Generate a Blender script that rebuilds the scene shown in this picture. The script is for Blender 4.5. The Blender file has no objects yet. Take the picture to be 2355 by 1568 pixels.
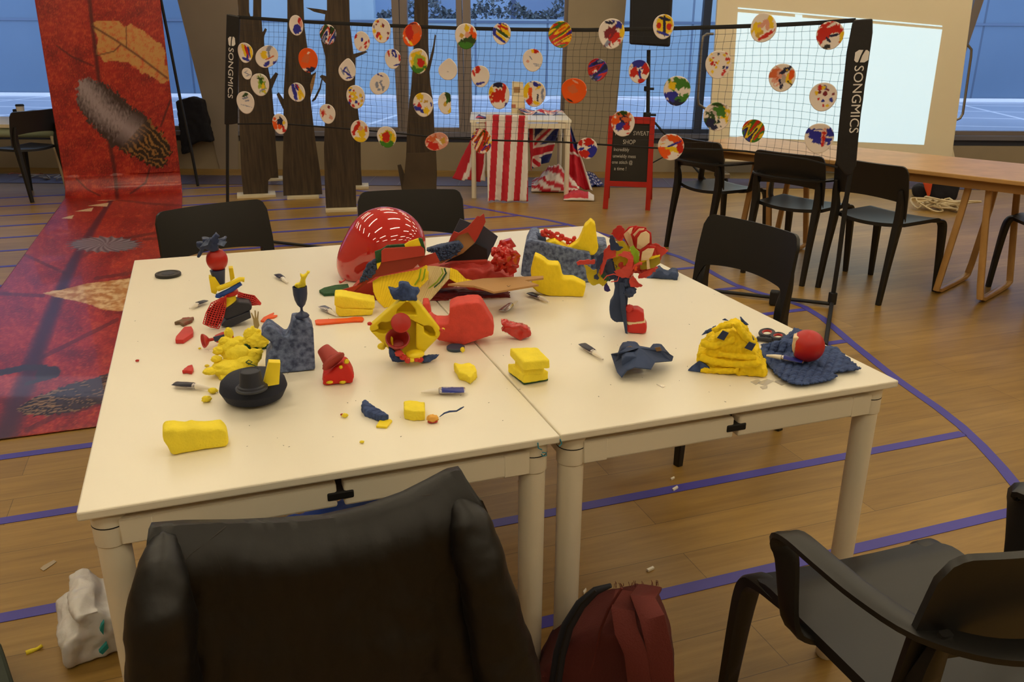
import bpy, bmesh, math, random
import numpy as np
from mathutils import Vector, Matrix, noise
sc = bpy.context.scene
COL = sc.collection
random.seed(7)
# ---------------------------------------------------------------- camera
IW, IH, FPX, CAMH = 2355, 1568, 1942.0, 1.435
RC = np.array([[0.94067934, 0.11201663, -0.32027279], [-0.33925498, 0.32535865, -0.88263685], [0.00533351, 0.93893238, 0.34406036]])
cd = bpy.data.cameras.new('camera'); cam = bpy.data.objects.new('camera', cd); COL.objects.link(cam)
cd.sensor_width = 36; cd.lens = 36 * FPX / IW; cd.clip_start = .02; cd.clip_end = 200
cam.matrix_world = Matrix([[*RC[0], 0], [*RC[1], 0], [*RC[2], CAMH], [0, 0, 0, 1]])
sc.camera = cam
# ---------------------------------------------------------------- world and exposure
sc.view_settings.view_transform = 'Standard'; sc.view_settings.look = 'None'
sc.view_settings.gamma = 1; sc.view_settings.use_curve_mapping = False
sc.view_settings.exposure = EXPO if 'EXPO' in globals() else 0.0
w = bpy.data.worlds.new('evening_sky'); sc.world = w; w.use_nodes = True
wb = w.node_tree.nodes['Background']; wb.inputs[0].default_value = (.62, .76, .98, 1); wb.inputs[1].default_value = 2.0
LAMP_L = 20.3
# ---------------------------------------------------------------- helpers
def lin(c):
    if isinstance(c, str): c = [int(c[i:i+2], 16) for i in (0, 2, 4)]
    return tuple(((v/255)/12.92 if v/255 <= .04045 else ((v/255+.055)/1.055)**2.4) for v in c)
def mat(name, col, rough=.5, metal=0, var=0, vscale=8, bump=0, bscale=60, spec=.5, col2=None, trans=0, coat=0, emit=0, stretch=None, vc=False, bdist=.002, alpha=1, subs=0):
    m = bpy.data.materials.new(name); m.use_nodes = True; nt = m.node_tree; N = nt.nodes; L = nt.links
    b = N['Principled BSDF']; c = lin(col)
    b.inputs['Base Color'].default_value = (*c, 1); b.inputs['Roughness'].default_value = rough; b.inputs['Metallic'].default_value = metal
    b.inputs['Specular IOR Level'].default_value = spec
    if trans: b.inputs['Transmission Weight'].default_value = trans
    if coat: b.inputs['Coat Weight'].default_value = coat
    if alpha < 1: b.inputs['Alpha'].default_value = alpha
    if subs: b.inputs['Subsurface Weight'].default_value = subs; b.inputs['Subsurface Radius'].default_value = (.01, .005, .002)
    if emit: b.inputs['Emission Color'].default_value = (*c, 1); b.inputs['Emission Strength'].default_value = emit
    tc = N.new('ShaderNodeTexCoord'); src = tc.outputs['Object']
    if stretch:
        mp = N.new('ShaderNodeMapping'); mp.inputs['Scale'].default_value = stretch; L.new(src, mp.inputs[0]); src = mp.outputs[0]
    if vc:
        a = N.new('ShaderNodeVertexColor'); a.layer_name = 'paint'; L.new(a.outputs[0], b.inputs['Base Color'])
    elif var or col2:
        n = N.new('ShaderNodeTexNoise'); n.inputs['Scale'].default_value = vscale; n.inputs['Detail'].default_value = 5; L.new(src, n.inputs['Vector'])
        r = N.new('ShaderNodeValToRGB'); L.new(n.outputs[0], r.inputs[0])
        c2 = lin(col2) if col2 else tuple(v*(1-var) for v in c)
        r.color_ramp.elements[0].position = .35; r.color_ramp.elements[1].position = .65
        r.color_ramp.elements[0].color = (*c2, 1); r.color_ramp.elements[1].color = (*c, 1)
        L.new(r.outputs[0], b.inputs['Base Color'])
    if bump:
        n2 = N.new('ShaderNodeTexNoise'); n2.inputs['Scale'].default_value = bscale; n2.inputs['Detail'].default_value = 4; L.new(src, n2.inputs['Vector'])
        bp = N.new('ShaderNodeBump'); bp.inputs['Strength'].default_value = bump; bp.inputs['Distance'].default_value = bdist
        L.new(n2.outputs[0], bp.inputs['Height']); L.new(bp.outputs[0], b.inputs['Normal'])
    return m
def tag(o, label, cat, group=None, kind=None):
    if kind: o['kind'] = kind
    if label: o['label'] = label
    if cat: o['category'] = cat
    if group: o['group'] = group
    return o
def link(o, parent=None, m=None):
    COL.objects.link(o)
    if parent is not None:
        o.parent = parent; o.matrix_parent_inverse = Matrix.Translation(-parent.location) if parent.type == 'EMPTY' and parent.parent is None and not parent.get('_local') else Matrix()
    if m: o.data.materials.append(m)
    return o
def empty(name, loc, label, cat, group=None, rz=0, local=False):
    o = bpy.data.objects.new(name, None); o.location = loc; o.rotation_euler = (0, 0, rz); o.empty_display_size = .05
    if local: o['_local'] = True
    COL.objects.link(o); return tag(o, label, cat, group)
def mesh(name, verts, faces, m, parent=None, smooth=False, sharp=None):
    me = bpy.data.meshes.new(name); me.from_pydata([tuple(v) for v in verts], [], faces); me.update()
    bm = bmesh.new(); bm.from_mesh(me); bmesh.ops.recalc_face_normals(bm, faces=bm.faces); bm.to_mesh(me); bm.free()
    if smooth:
        for p in me.polygons: p.use_smooth = True
        if sharp: me.set_sharp_from_angle(angle=math.radians(sharp))
    o = bpy.data.objects.new(name, me); return link(o, parent, m)
class MB:
    def __init__(s): s.v = []; s.f = []
    def add(s, v, f):
        k = len(s.v); s.v += [Vector(a) for a in v]; s.f += [tuple(i+k for i in q) for q in f]; return s
    def box(s, c, d, rz=0, M=None):
        v = []
        for x in (-.5, .5):
            for y in (-.5, .5):
                for z in (-.5, .5):
                    p = Vector((x*d[0], y*d[1], z*d[2]))
                    if rz: p.rotate(Matrix.Rotation(rz, 3, 'Z'))
                    if M: p = M @ p
                    v.append(p + Vector(c))
        return s.add(v, [(0, 1, 3, 2), (4, 6, 7, 5), (0, 4, 5, 1), (2, 3, 7, 6), (0, 2, 6, 4), (1, 5, 7, 3)])
    def tube(s, pts, r, n=8, cap=True):
        pts = [Vector(p) for p in pts]; rs = r if isinstance(r, (list, tuple)) else [r]*len(pts)
        v = []; f = []; up = None
        for i, p in enumerate(pts):
            t = (pts[min(i+1, len(pts)-1)] - pts[max(i-1, 0)]).normalized()
            if up is None:
                up = t.cross(Vector((0, 0, 1))); up = up.normalized() if up.length > .1 else Vector((1, 0, 0))
            up = (up - t*up.dot(t)).normalized(); sd = t.cross(up)
            for k in range(n):
                a = 2*math.pi*k/n; v.append(p + (up*math.cos(a) + sd*math.sin(a))*rs[i])
        for i in range(len(pts)-1):
            for k in range(n): f.append((i*n+k, i*n+(k+1) % n, (i+1)*n+(k+1) % n, (i+1)*n+k))
        if cap: f += [tuple(range(n)), tuple(range((len(pts)-1)*n, len(pts)*n))[::-1]]
        return s.add(v, f)
    def sweep(s, pts, ws, ts, side):
        """flat bar along pts; ws across 'side' (vector or list), ts the other way"""
        pts = [Vector(p) for p in pts]; n = len(pts)
        ws = ws if isinstance(ws, (list, tuple)) else [ws]*n; ts = ts if isinstance(ts, (list, tuple)) else [ts]*n
        v = []; f = []
        for i, p in enumerate(pts):
            t = (pts[min(i+1, n-1)] - pts[max(i-1, 0)]).normalized()
            sd = Vector(side[i] if isinstance(side, list) else side); sd = (sd - t*sd.dot(t)).normalized(); u = t.cross(sd)
            a = sd*ws[i]/2; b = u*ts[i]/2
            c = .3
            for (e, g) in ((1, 1-c), (1-c, 1), (-1+c, 1), (-1, 1-c), (-1, -1+c), (-1+c, -1), (1-c, -1), (1, -1+c)): v.append(p + a*e + b*g)
        for i in range(n-1):
            for k in range(8): f.append((i*8+k, i*8+(k+1) % 8, (i+1)*8+(k+1) % 8, (i+1)*8+k))
        f += [tuple(range(8)), tuple(range((n-1)*8, n*8))[::-1]]
        return s.add(v, f)
    def lathe(s, prof, M, n=32):
        """prof [(r,h)] about local z, M a 4x4"""
        v = []; f = []
        for (r, h) in prof:
            for k in range(n):
                a = 2*math.pi*k/n; v.append(M @ Vector((r*math.cos(a), r*math.sin(a), h)))
        for i in range(len(prof)-1):
            for k in range(n): f.append((i*n+k, i*n+(k+1) % n, (i+1)*n+(k+1) % n, (i+1)*n+k))
        f += [tuple(range(n)), tuple(range((len(prof)-1)*n, len(prof)*n))[::-1]]
        return s.add(v, f)
    def prism(s, pts, ext):
        n = len(pts); pts = [Vector(p) for p in pts]; e = Vector(ext)
        return s.add(pts + [p+e for p in pts], [tuple(range(n)), tuple(range(n, 2*n))[::-1]] + [(i, (i+1) % n, n+(i+1) % n, n+i) for i in range(n)])
    def build(s, name, m, parent=None, smooth=False, sharp=35, bevel=0):
        o = mesh(name, s.v, s.f, m, parent, smooth, sharp)
        if bevel:
            b = o.modifiers.new('bevel', 'BEVEL'); b.width = bevel; b.segments = 2; b.limit_method = 'ANGLE'
        return o
def sheet(fn, nu, nv, name, m, parent=None, thick=0, closed_u=False, smooth=True, colfn=None):
    v = []; f = []
    for j in range(nv+1):
        for i in range(nu+1): v.append(fn(i/nu, j/nv))
    for j in range(nv):
        for i in range(nu):
            a = j*(nu+1)+i; f.append((a, a+1, a+nu+2, a+nu+1))
    me = bpy.data.meshes.new(name); me.from_pydata([tuple(p) for p in v], [], f); me.update()
    if thick:
        bm = bmesh.new(); bm.from_mesh(me); bmesh.ops.solidify(bm, geom=bm.faces[:], thickness=thick); bmesh.ops.recalc_face_normals(bm, faces=bm.faces); bm.to_mesh(me); bm.free()
    for p in me.polygons: p.use_smooth = smooth
    if smooth: me.set_sharp_from_angle(angle=math.radians(50))
    if colfn: paint(me, colfn)
    return link(bpy.data.objects.new(name, me), parent, m)
def paint(me, fn):
    a = me.color_attributes.new('paint', 'FLOAT_COLOR', 'POINT')
    for i, vv in enumerate(me.vertices): a.data[i].color = (*fn(vv.co), 1)
def copy_tree(o, parent=None):
    c = o.copy(); COL.objects.link(c)
    if parent is not None: c.parent = parent; c.matrix_parent_inverse = o.matrix_parent_inverse.copy()
    for ch in [x for x in list(bpy.data.objects) if x.parent == o and x.name in COL.objects]: copy_tree(ch, c)
    return c
# pixel of the photograph -> point of the place
def ray(px, py): return Vector((RC @ np.array([px-IW/2, -(py-IH/2), -FPX])).tolist())
EYE = Vector((0, 0, CAMH))
def P(px, py, z=0.):
    d = ray(px, py); return EYE + d*((z-CAMH)/d.z)
def RP(px, py, p0, n):
    d = ray(px, py); n = Vector(n); return EYE + d*((Vector(p0)-EYE).dot(n)/d.dot(n))
FW = Vector((.3409, .9401, 0)); RT = Vector((.9401, -.3409, 0)); UP = Vector((0, 0, 1))
def depth(p): return (Vector(p)-EYE).dot(ray(IW/2, IH/2).normalized())
class Spot:
    """a place on a surface: outlines are drawn on the upright plane through it, d metres further back"""
    def __init__(s, px, py, z=.741):
        s.o = P(px, py, z); s.z = z; s.s = depth(s.o)/FPX
        h = s.o-EYE; h.z = 0; s.fw = h.normalized(); s.rt = Vector((s.fw.y, -s.fw.x, 0))
    def v(s, px, py, d=0):
        p = RP(px, py, s.o + s.fw*d, s.fw)
        p.z = max(p.z, s.z+.0006); return p
    def poly(s, name, pts, th, m, parent, d=0, bevel=0, smooth=False, lean=0):
        b = MB().prism([s.v(x, y, d) for x, y in pts], s.fw*th)
        return b.build(name, m, parent, smooth=smooth, bevel=bevel)
    def mass(s, name, pts, th, m, parent, d=0, vox=.003, disp=0, ds=.01, sm=4, dt='CLOUDS'):
        if th >= .036 and not any(k in name for k in ('slab', 'coral', 'hump')):   # the far top edge makes the outline seen from above
            return organic(MB().prism([s.v(x, y, d+th) for x, y in pts], -s.fw*th).build(name, m, parent), vox, disp, ds, sm, dt)
        return organic(s.poly(name, pts, th, m, parent, d), vox, disp, ds, sm, dt)
    def ball(s, name, px, py, rx, ry, rd, m, parent, d=0, amp=0, ns=30, sub=4, seed=0, shape=None):
        c = s.v(px, py, d); k = s.s; bm = bmesh.new(); bmesh.ops.create_icosphere(bm, subdivisions=sub, radius=1)
        for q in bm.verts:
            n = q.co.copy(); f = 1 + (amp*noise.fractal(Vector(n)*ns/10+Vector((seed, 0, 0)), .7, 2, 4) if amp else 0)
            if shape: f *= shape(n)
            q.co = c + s.rt*n.x*rx*k*f + s.fw*n.y*rd*f + UP*n.z*ry*k*f
            if q.co.z < s.z+.0006: q.co.z = s.z+.0006
        me = bpy.data.meshes.new(name); bm.to_mesh(me); bm.free()
        for p in me.polygons: p.use_smooth = True
        return link(bpy.data.objects.new(name, me), parent, m)
    def tube(s, name, pts, r, m, parent, d=0, n=8):
        rr = [x*s.s for x in r] if isinstance(r, (list, tuple)) else r*s.s
        ps = [s.v(p[0], p[1], d + (p[2] if len(p) > 2 else 0)) for p in pts]
        return MB().tube(ps, rr, n).build(name, m, parent, smooth=True, sharp=50)
def organic(o, vox=.003, disp=0, ds=.01, sm=4, dt='CLOUDS'):
    r = o.modifiers.new('remesh', 'REMESH'); r.mode = 'VOXEL'; r.voxel_size = vox; r.use_smooth_shade = True
    if sm: q = o.modifiers.new('smooth', 'SMOOTH'); q.iterations = sm; q.factor = .5
    if disp:
        t = bpy.data.textures.new('grain', dt)
        t.noise_scale = ds
        d = o.modifiers.new('displace', 'DISPLACE'); d.texture = t; d.strength = disp; d.mid_level = .5; d.texture_coords = 'GLOBAL'
    return o
def flat(name, pts, h, m, parent, z=.7405, bevel=0, wave=0):
    """a flat piece lying on a surface: outline at height z+h, pushed down to z"""
    b = MB().prism([P(x, y, z+h) for x, y in pts], (0, 0, -h))
    return b.build(name, m, parent, bevel=bevel)
def text(body, size, origin, ax, ay, name, m, parent, off=.0008, sx=1, align='LEFT'):
    cu = bpy.data.curves.new(name, 'FONT'); cu.body = body; cu.size = size; cu.align_x = align; cu.resolution_u = 3
    to = bpy.data.objects.new(name, cu); COL.objects.link(to)
    bpy.context.view_layer.update()
    me = bpy.data.meshes.new_from_object(to.evaluated_get(bpy.context.evaluated_depsgraph_get()))
    bpy.data.objects.remove(to)
    ax = Vector(ax).normalized(); ay = Vector(ay).normalized(); n = ax.cross(ay)
    for q in me.vertices: q.co = Vector(origin) + ax*q.co.x*sx + ay*q.co.y + n*off
    me.name = name; me.materials.clear()
    return link(bpy.data.objects.new(name, me), parent, m)
# ---------------------------------------------------------------- materials
WN = Vector((.371, 1, 0)).normalized(); WP = Vector((-2.11, 10.738, 0)); WU = Vector((WN.y, -WN.x, 0))
def WPX(px, py, off=0.): return RP(px, py, WP + WN*off, WN)
m_floor = bpy.data.materials.new('oak_floor'); m_floor.use_nodes = True
def _floor():
    nt = m_floor.node_tree; N = nt.nodes; L = nt.links; b = N['Principled BSDF']
    tc = N.new('ShaderNodeTexCoord')
    br = N.new('ShaderNodeTexBrick'); br.inputs['Scale'].default_value = 1; br.inputs['Brick Width'].default_value = 1.9; br.inputs['Row Height'].default_value = .165
    br.inputs['Mortar Size'].default_value = .0012; br.inputs['Mortar Smooth'].default_value = .3; br.offset = .37
    br.inputs['Color1'].default_value = (*lin('a98848'), 1); br.inputs['Color2'].default_value = (*lin('98783c'), 1); br.inputs['Mortar'].default_value = (*lin('6d5630'), 1)
    L.new(tc.outputs['Object'], br.inputs['Vector'])
    mp = N.new('ShaderNodeMapping'); mp.inputs['Scale'].default_value = (1.2, 14, 1); L.new(tc.outputs['Object'], mp.inputs[0])
    n = N.new('ShaderNodeTexNoise'); n.inputs['Scale'].default_value = 2.2; n.inputs['Detail'].default_value = 7; n.inputs['Roughness'].default_value = .65; L.new(mp.outputs[0], n.inputs['Vector'])
    r = N.new('ShaderNodeValToRGB'); r.color_ramp.elements[0].position = .3; r.color_ramp.elements[1].position = .75
    r.color_ramp.elements[0].color = (.72, .66, .58, 1); r.color_ramp.elements[1].color = (1.12, 1.1, 1.05, 1); L.new(n.outputs[0], r.inputs[0])
    mx = N.new('ShaderNodeMix'); mx.data_type = 'RGBA'; mx.blend_type = 'MULTIPLY'; mx.inputs[0].default_value = 1
    L.new(br.outputs['Color'], mx.inputs[6]); L.new(r.outputs[0], mx.inputs[7])
    n2 = N.new('ShaderNodeTexNoise'); n2.inputs['Scale'].default_value = 1.1; n2.inputs['Detail'].default_value = 3; L.new(tc.outputs['Object'], n2.inputs['Vector'])
    r2 = N.new('ShaderNodeValToRGB'); r2.color_ramp.elements[0].position = .3; r2.color_ramp.elements[1].position = .7
    r2.color_ramp.elements[0].color = (.86, .86, .84, 1); r2.color_ramp.elements[1].color = (1.05, 1.03, 1, 1); L.new(n2.outputs[0], r2.inputs[0])
    mx2 = N.new('ShaderNodeMix'); mx2.data_type = 'RGBA'; mx2.blend_type = 'MULTIPLY'; mx2.inputs[0].default_value = 1
    L.new(mx.outputs[2], mx2.inputs[6]); L.new(r2.outputs[0], mx2.inputs[7]); L.new(mx2.outputs[2], b.inputs['Base Color'])
    b.inputs['Roughness'].default_value = .38; b.inputs['Specular IOR Level'].default_value = .4
_floor()
m_tape = mat('blue_tape', '473fa8', .45, var=.12, vscale=5)
m_wall = mat('beige_concrete', 'a3937a', .8, var=.14, vscale=1.6, bump=.15, bscale=20)
m_wall2 = mat('grey_concrete', '9d8f80', .8, var=.14, vscale=1.3, bump=.15, bscale=20)
m_ceil = mat('ceiling_grey', 'b5ac9c', .9)
m_dark = mat('plaster_wall', 'a89c88', .9)
m_frame = mat('window_frame_grey', '8b7e78', .45, metal=.2)
m_frame_d = mat('window_frame_dark', '3b3f50', .45)
m_sill = mat('sill_grey', '77757f', .35)
m_trench = mat('floor_grille_grey', '5d5366', .4, metal=.3)
m_white = mat('white_laminate', 'f1ead8', .3, var=.03, vscale=2)
m_whitep = mat('white_metal_paint', 'e9e0cb', .38)
m_edge = mat('white_edge', 'd6cab2', .4)
m_black = mat('black_plastic', '171513', .40, bump=.1, bscale=300, bdist=.0004)
m_blackm = mat('black_matt', '121112', .6)
m_glass = bpy.data.materials.new('window_glass'); m_glass.use_nodes = True
def _glass():
    nt = m_glass.node_tree; N = nt.nodes; L = nt.links; N.remove(N['Principled BSDF'])
    t = N.new('ShaderNodeBsdfTransparent'); t.inputs[0].default_value = (.93, .96, 1, 1); g = N.new('ShaderNodeBsdfGlossy'); g.inputs['Roughness'].default_value = .02
    x = N.new('ShaderNodeMixShader'); f = N.new('ShaderNodeFresnel'); f.inputs[0].default_value = 1.3; L.new(f.outputs[0], x.inputs[0]); L.new(t.outputs[0], x.inputs[1]); L.new(g.outputs[0], x.inputs[2])
    L.new(x.outputs[0], N['Material Output'].inputs[0])
_glass()
# ---------------------------------------------------------------- room shell
def struct(o): o['kind'] = 'structure'; return o
XL, XR, YB = -4.2, 9.6, -2.6
def wy(x, off=0): return WP.y + off*1.066 - .371*(x-WP.x)
fl = struct(MB().prism([(XL, YB, 0), (XR, YB, 0), (XR, wy(XR), 0), (XL, wy(XL), 0)], (0, 0, -.12)).build('floor', m_floor))
struct(MB().prism([(XL, YB, 3.3), (XR, YB, 3.3), (XR, wy(XR)+.3, 3.3), (XL, wy(XL)+.3, 3.3)], (0, 0, .1)).build('ceiling', m_ceil))
struct(MB().prism([(XL, YB, 0), (XL, wy(XL)+.3, 0), (XL, wy(XL)+.3, 3.3), (XL, YB, 3.3)], (-.12, 0, 0)).build('wall_left', m_dark))
struct(MB().prism([(XR, YB, 0), (XR, wy(XR)+.3, 0), (XR, wy(XR)+.3, 3.3), (XR, YB, 3.3)], (.12, 0, 0)).build('wall_right', m_dark))
struct(MB().prism([(XL, YB, 0), (XR, YB, 0), (XR, YB, 3.3), (XL, YB, 3.3)], (0, -.12, 0)).build('wall_rear', m_dark))
def wpoly(name, pts, th, m, off=0, parent=None, kind=True):
    o = MB().prism([WPX(x, y, off) for x, y in pts], WN*th).build(name, m, parent)
    return struct(o) if kind else o
def wz(s, z, off=0): p = WP + WU*s + WN*off; return Vector((p.x, p.y, z))
def ws(px, py=200): return (WPX(px, py)-WP).dot(WU)
SL, SR = ws(-420), ws(2355) + 1.5
# plinth under the windows: lower wall, with deep ledge
struct(MB().prism([wz(SL, 0), wz(SR, 0), wz(SR, .30), wz(SL, .30)], WN*.35).build('wall_back', m_wall))
struct(MB().prism([wz(SL, .301, .04), wz(SR, .301, .04), wz(SR, .36, .04), wz(SL, .36, .04)], WN*.3).build('trim_1', m_frame_d))  # dark-coloured strip standing in for the shadow below the ledge
struct(MB().prism([wz(SL, .361, -.01), wz(SR, .361, -.01), wz(SR, .405, -.01), wz(SL, .405, -.01)], WN*.34).build('trim_2', m_sill))
# concrete columns between the windows
def wcol(name, px0b, px0t, px1b, px1t, m, yb=310, off=-.012):
    def q(pt, pb, z): 
        a = WPX(pb, yb); b = WPX(pt, 0); t = (z-a.z)/(b.z-a.z); return a+(b-a)*t + WN*off
    return struct(MB().prism([q(px0t, px0b, .0), q(px1t, px1b, .0), q(px1t, px1b, 3.3), q(px0t, px0b, 3.3)], WN*.32).build(name, m))
wcol('wall_pier', 487, 409, 548, 548, m_wall2)
wcol('wall_pier', 1296, 1308, 1413, 1440, m_wall)
# header above windows out of frame
struct(MB().prism([wz(SL, 2.9), wz(SR, 2.9), wz(SR, 3.3), wz(SL, 3.3)], WN*.3).build('wall_header', m_wall))
# mullions and panes
def mull(n, px0b, px0t, px1b, px1t, m=m_frame, parent=None):
    yb = 300
    def q(pt, pb, z):
        a = WPX(pb, yb); b = WPX(pt, 0); t = (z-a.z)/(b.z-a.z); return a+(b-a)*t + WN*.08
    o = MB().prism([q(px0t, px0b, .404), q(px1t, px1b, .404), q(px1t, px1b, 2.95), q(px0t, px0b, 2.95)], WN*.1).build(n, m, parent)
    if parent is None: struct(o)
    return o
def window(n, pa, pb, mulls, mf=m_frame):
    w_ = bpy.data.objects.new('window_%d' % n, None); w_.location = wz((ws(pa)+ws(pb))/2, .4); COL.objects.link(w_); w_['kind'] = 'structure'
    a, b = ws(pa), ws(pb)
    MB().prism([wz(a, .405, .13), wz(b, .405, .13), wz(b, 2.95, .13), wz(a, 2.95, .13)], WN*.012).build('glass_pane', m_glass, w_)
    MB().prism([wz(a, .404, .1), wz(b, .404, .1), wz(b, .445, .1), wz(a, .445, .1)], WN*.08).build('bottom_rail', mf, w_)
    for mm in mulls: mull('mullion', *mm, mf, w_)
window(1, -400, 470, [])
window(2, 550, 1302, [(913, 897, 922, 914), (923, 916, 938, 933), (1055, 1047, 1067, 1060), (1068, 1062, 1085, 1080), (1288, 1300, 1300, 1312)])
window(3, 1412, 1660, [(1598, 1625, 1616, 1643)], m_frame_d)
window(4, 2160, 2700, [(2150, 2252, 2168, 2272)], m_frame)
# ventilation grille in the floor before the windows
g = MB()
g.prism([wz(SL, 0.001, -1.0), wz(SR, .001, -1.0), wz(SR, .001, -.45), wz(SL, .001, -.45)], (0, 0, .004))
g.build('ventilation_grille', m_trench, fl)
g = MB()
for k in range(46):
    s = SL + .3*k
    g.prism([wz(s, .0055, -.99), wz(s+.006, .0055, -.99), wz(s+.006, .0055, -.46), wz(s, .0055, -.46)], (0, 0, .002))
g.build('grille_joint', m_sill, fl)
# ---------------------------------------------------------------- tape lines on the floor
curve_px = [(1065, 472), (1190, 495), (1300, 515), (1560, 590), (1690, 655), (1850, 706), (1960, 790), (2060, 870), (2210, 980), (2352, 1135)]
cv = [P(*q) for q in curve_px]
cv = [Vector((1.2, 8.25, 0)), Vector((1.68, 7.72, 0))] + cv + [Vector((2.12, 1.25, 0)), Vector((1.7, .8, 0))]
def cvx(y):
    for a, b in zip(cv, cv[1:]):
        if b.y <= y <= a.y: return a.x + (b.x-a.x)*(y-a.y)/(b.y-a.y)
    return 1.5
def ribbon(pts, wd, name):
    v = []; f = []
    for i, p in enumerate(pts):
        t = (pts[min(i+1, len(pts)-1)] - pts[max(i-1, 0)]).normalized(); n = Vector((-t.y, t.x, 0))
        v += [p + n*wd/2 + UP*.0018, p - n*wd/2 + UP*.0018]
    k = len(v); v += [q - UP*.0012 for q in v]
    for i in range(len(pts)-1):
        a = 2*i; f += [(a, a+1, a+3, a+2), (k+a, k+a+2, k+a+3, k+a+1), (a, a+2, k+a+2, k+a), (a+1, k+a+1, k+a+3, a+3)]
    return mesh(name, v, f, m_tape, fl)
ys = [.68, 1.17, 1.665, 2.15, 2.67, 3.14, 3.63, 4.11, 4.60, 5.08, 5.56, 6.05, 6.51, 6.95, 7.39, 7.83, 8.27, 8.7]
for y in ys:
    x1 = cvx(y) - .02 if y < 8.2 else (1.15 if y < 8.5 else .6)
    ribbon([Vector((-3.6, y, 0)), Vector((x1*.5-1.5, y-.002, 0)), Vector((x1, y, 0))], .042, 'tape_line')
sm = []
for i in range(len(cv)-1):
    for t in (0, .33, .66):
        p0, p1, p2, p3 = cv[max(i-1, 0)], cv[i], cv[i+1], cv[min(i+2, len(cv)-1)]
        sm.append(.5*((2*p1) + (p2-p0)*t + (2*p0-5*p1+4*p2-p3)*t*t + (3*p1-p0-3*p2+p3)*t**3))
ribbon(sm, .042, 'tape_line')
# ---------------------------------------------------------------- outside
m_terr = bpy.data.materials.new('terrace_slabs'); m_terr.use_nodes = True
def brickmat(m, c1, c2, mort, bw, rh, ms, off, rough=.6, rot=0, vert=False):
    nt = m.node_tree; N = nt.nodes; L = nt.links; b = N['Principled BSDF']; tc = N.new('ShaderNodeTexCoord'); br = N.new('ShaderNodeTexBrick')
    br.inputs['Scale'].default_value = 1; br.inputs['Brick Width'].default_value = bw; br.inputs['Row Height'].default_value = rh; br.inputs['Mortar Size'].default_value = ms; br.offset = off
    mp = N.new('ShaderNodeMapping'); mp.inputs['Rotation'].default_value = (math.radians(90) if vert else 0, 0, rot)
    if vert:
        # facade: use along-wall distance and height
        cx = N.new('ShaderNodeCombineXYZ'); sp = N.new('ShaderNodeSeparateXYZ'); L.new(tc.outputs['Object'], sp.inputs[0])
        ma = N.new('ShaderNodeMath'); ma.operation = 'MULTIPLY'; ma.inputs[1].default_value = 1.066; L.new(sp.outputs[0], ma.inputs[0])
        L.new(ma.outputs[0], cx.inputs[0]); L.new(sp.outputs[2], cx.inputs[1]); L.new(cx.outputs[0], br.inputs['Vector'])
    else:
        L.new(tc.outputs['Object'], mp.inputs[0]); L.new(mp.outputs[0], br.inputs['Vector'])
    br.inputs['Color1'].default_value = (*lin(c1), 1); br.inputs['Color2'].default_value = (*lin(c2), 1); br.inputs['Mortar'].default_value = (*lin(mort), 1)
    n = N.new('ShaderNodeTexNoise'); n.inputs['Scale'].default_value = .9; n.inputs['Detail'].default_value = 4; L.new(tc.outputs['Object'], n.inputs['Vector'])
    r = N.new('ShaderNodeValToRGB'); r.color_ramp.elements[0].color = (.72, .78, .82, 1); r.color_ramp.elements[1].color = (1.1, 1.08, 1.05, 1); L.new(n.outputs[0], r.inputs[0])
    mx = N.new('ShaderNodeMix'); mx.data_type = 'RGBA'; mx.blend_type = 'MULTIPLY'; mx.inputs[0].default_value = 1
    L.new(br.outputs['Color'], mx.inputs[6]); L.new(r.outputs[0], mx.inputs[7]); L.new(mx.outputs[2], b.inputs['Base Color'])
    b.inputs['Roughness'].default_value = rough
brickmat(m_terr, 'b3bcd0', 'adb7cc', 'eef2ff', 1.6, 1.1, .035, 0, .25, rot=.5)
TZ = .43; tb = TZ-.02
far = 5.0
t_ = MB().prism([wz(SL-6, tb, .36), wz(SR+5, tb, .36), wz(SR+6, tb, far+3), wz(SL-7, tb, far+3)], (0, 0, -.1)).build('terrace', m_terr); t_['kind'] = 'structure'
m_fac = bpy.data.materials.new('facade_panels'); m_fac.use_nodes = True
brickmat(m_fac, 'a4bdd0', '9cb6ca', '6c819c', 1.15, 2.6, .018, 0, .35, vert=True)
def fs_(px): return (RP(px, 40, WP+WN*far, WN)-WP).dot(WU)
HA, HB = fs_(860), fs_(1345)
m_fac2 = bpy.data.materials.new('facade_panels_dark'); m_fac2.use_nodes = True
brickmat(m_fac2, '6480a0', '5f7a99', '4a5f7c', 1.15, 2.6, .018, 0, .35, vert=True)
G1_, G2_ = fs_(500), fs_(1850)
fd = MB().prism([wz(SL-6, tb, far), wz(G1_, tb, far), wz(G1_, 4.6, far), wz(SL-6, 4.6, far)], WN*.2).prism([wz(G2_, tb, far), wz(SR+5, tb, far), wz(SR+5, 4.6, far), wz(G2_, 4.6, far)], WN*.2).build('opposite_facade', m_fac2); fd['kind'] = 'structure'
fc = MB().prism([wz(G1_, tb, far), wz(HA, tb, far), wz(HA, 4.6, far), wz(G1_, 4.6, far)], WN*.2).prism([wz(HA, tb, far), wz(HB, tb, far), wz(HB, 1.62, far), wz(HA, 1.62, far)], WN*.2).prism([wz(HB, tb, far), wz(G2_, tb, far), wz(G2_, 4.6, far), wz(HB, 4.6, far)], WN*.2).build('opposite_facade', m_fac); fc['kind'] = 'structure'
for zz in (1.56, 2.6):
    o = MB().prism([wz(SL-6, zz, far-.02), wz(SR+5, zz, far-.02), wz(SR+5, zz+.035, far-.02), wz(SL-6, zz+.035, far-.02)], WN*.019).build('facade_joint', mat('facade_joint', '5f7492', .5)); o['kind'] = 'structure'
m_kerb = mat('pale_kerb', 'f4f7ff', .5)
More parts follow.
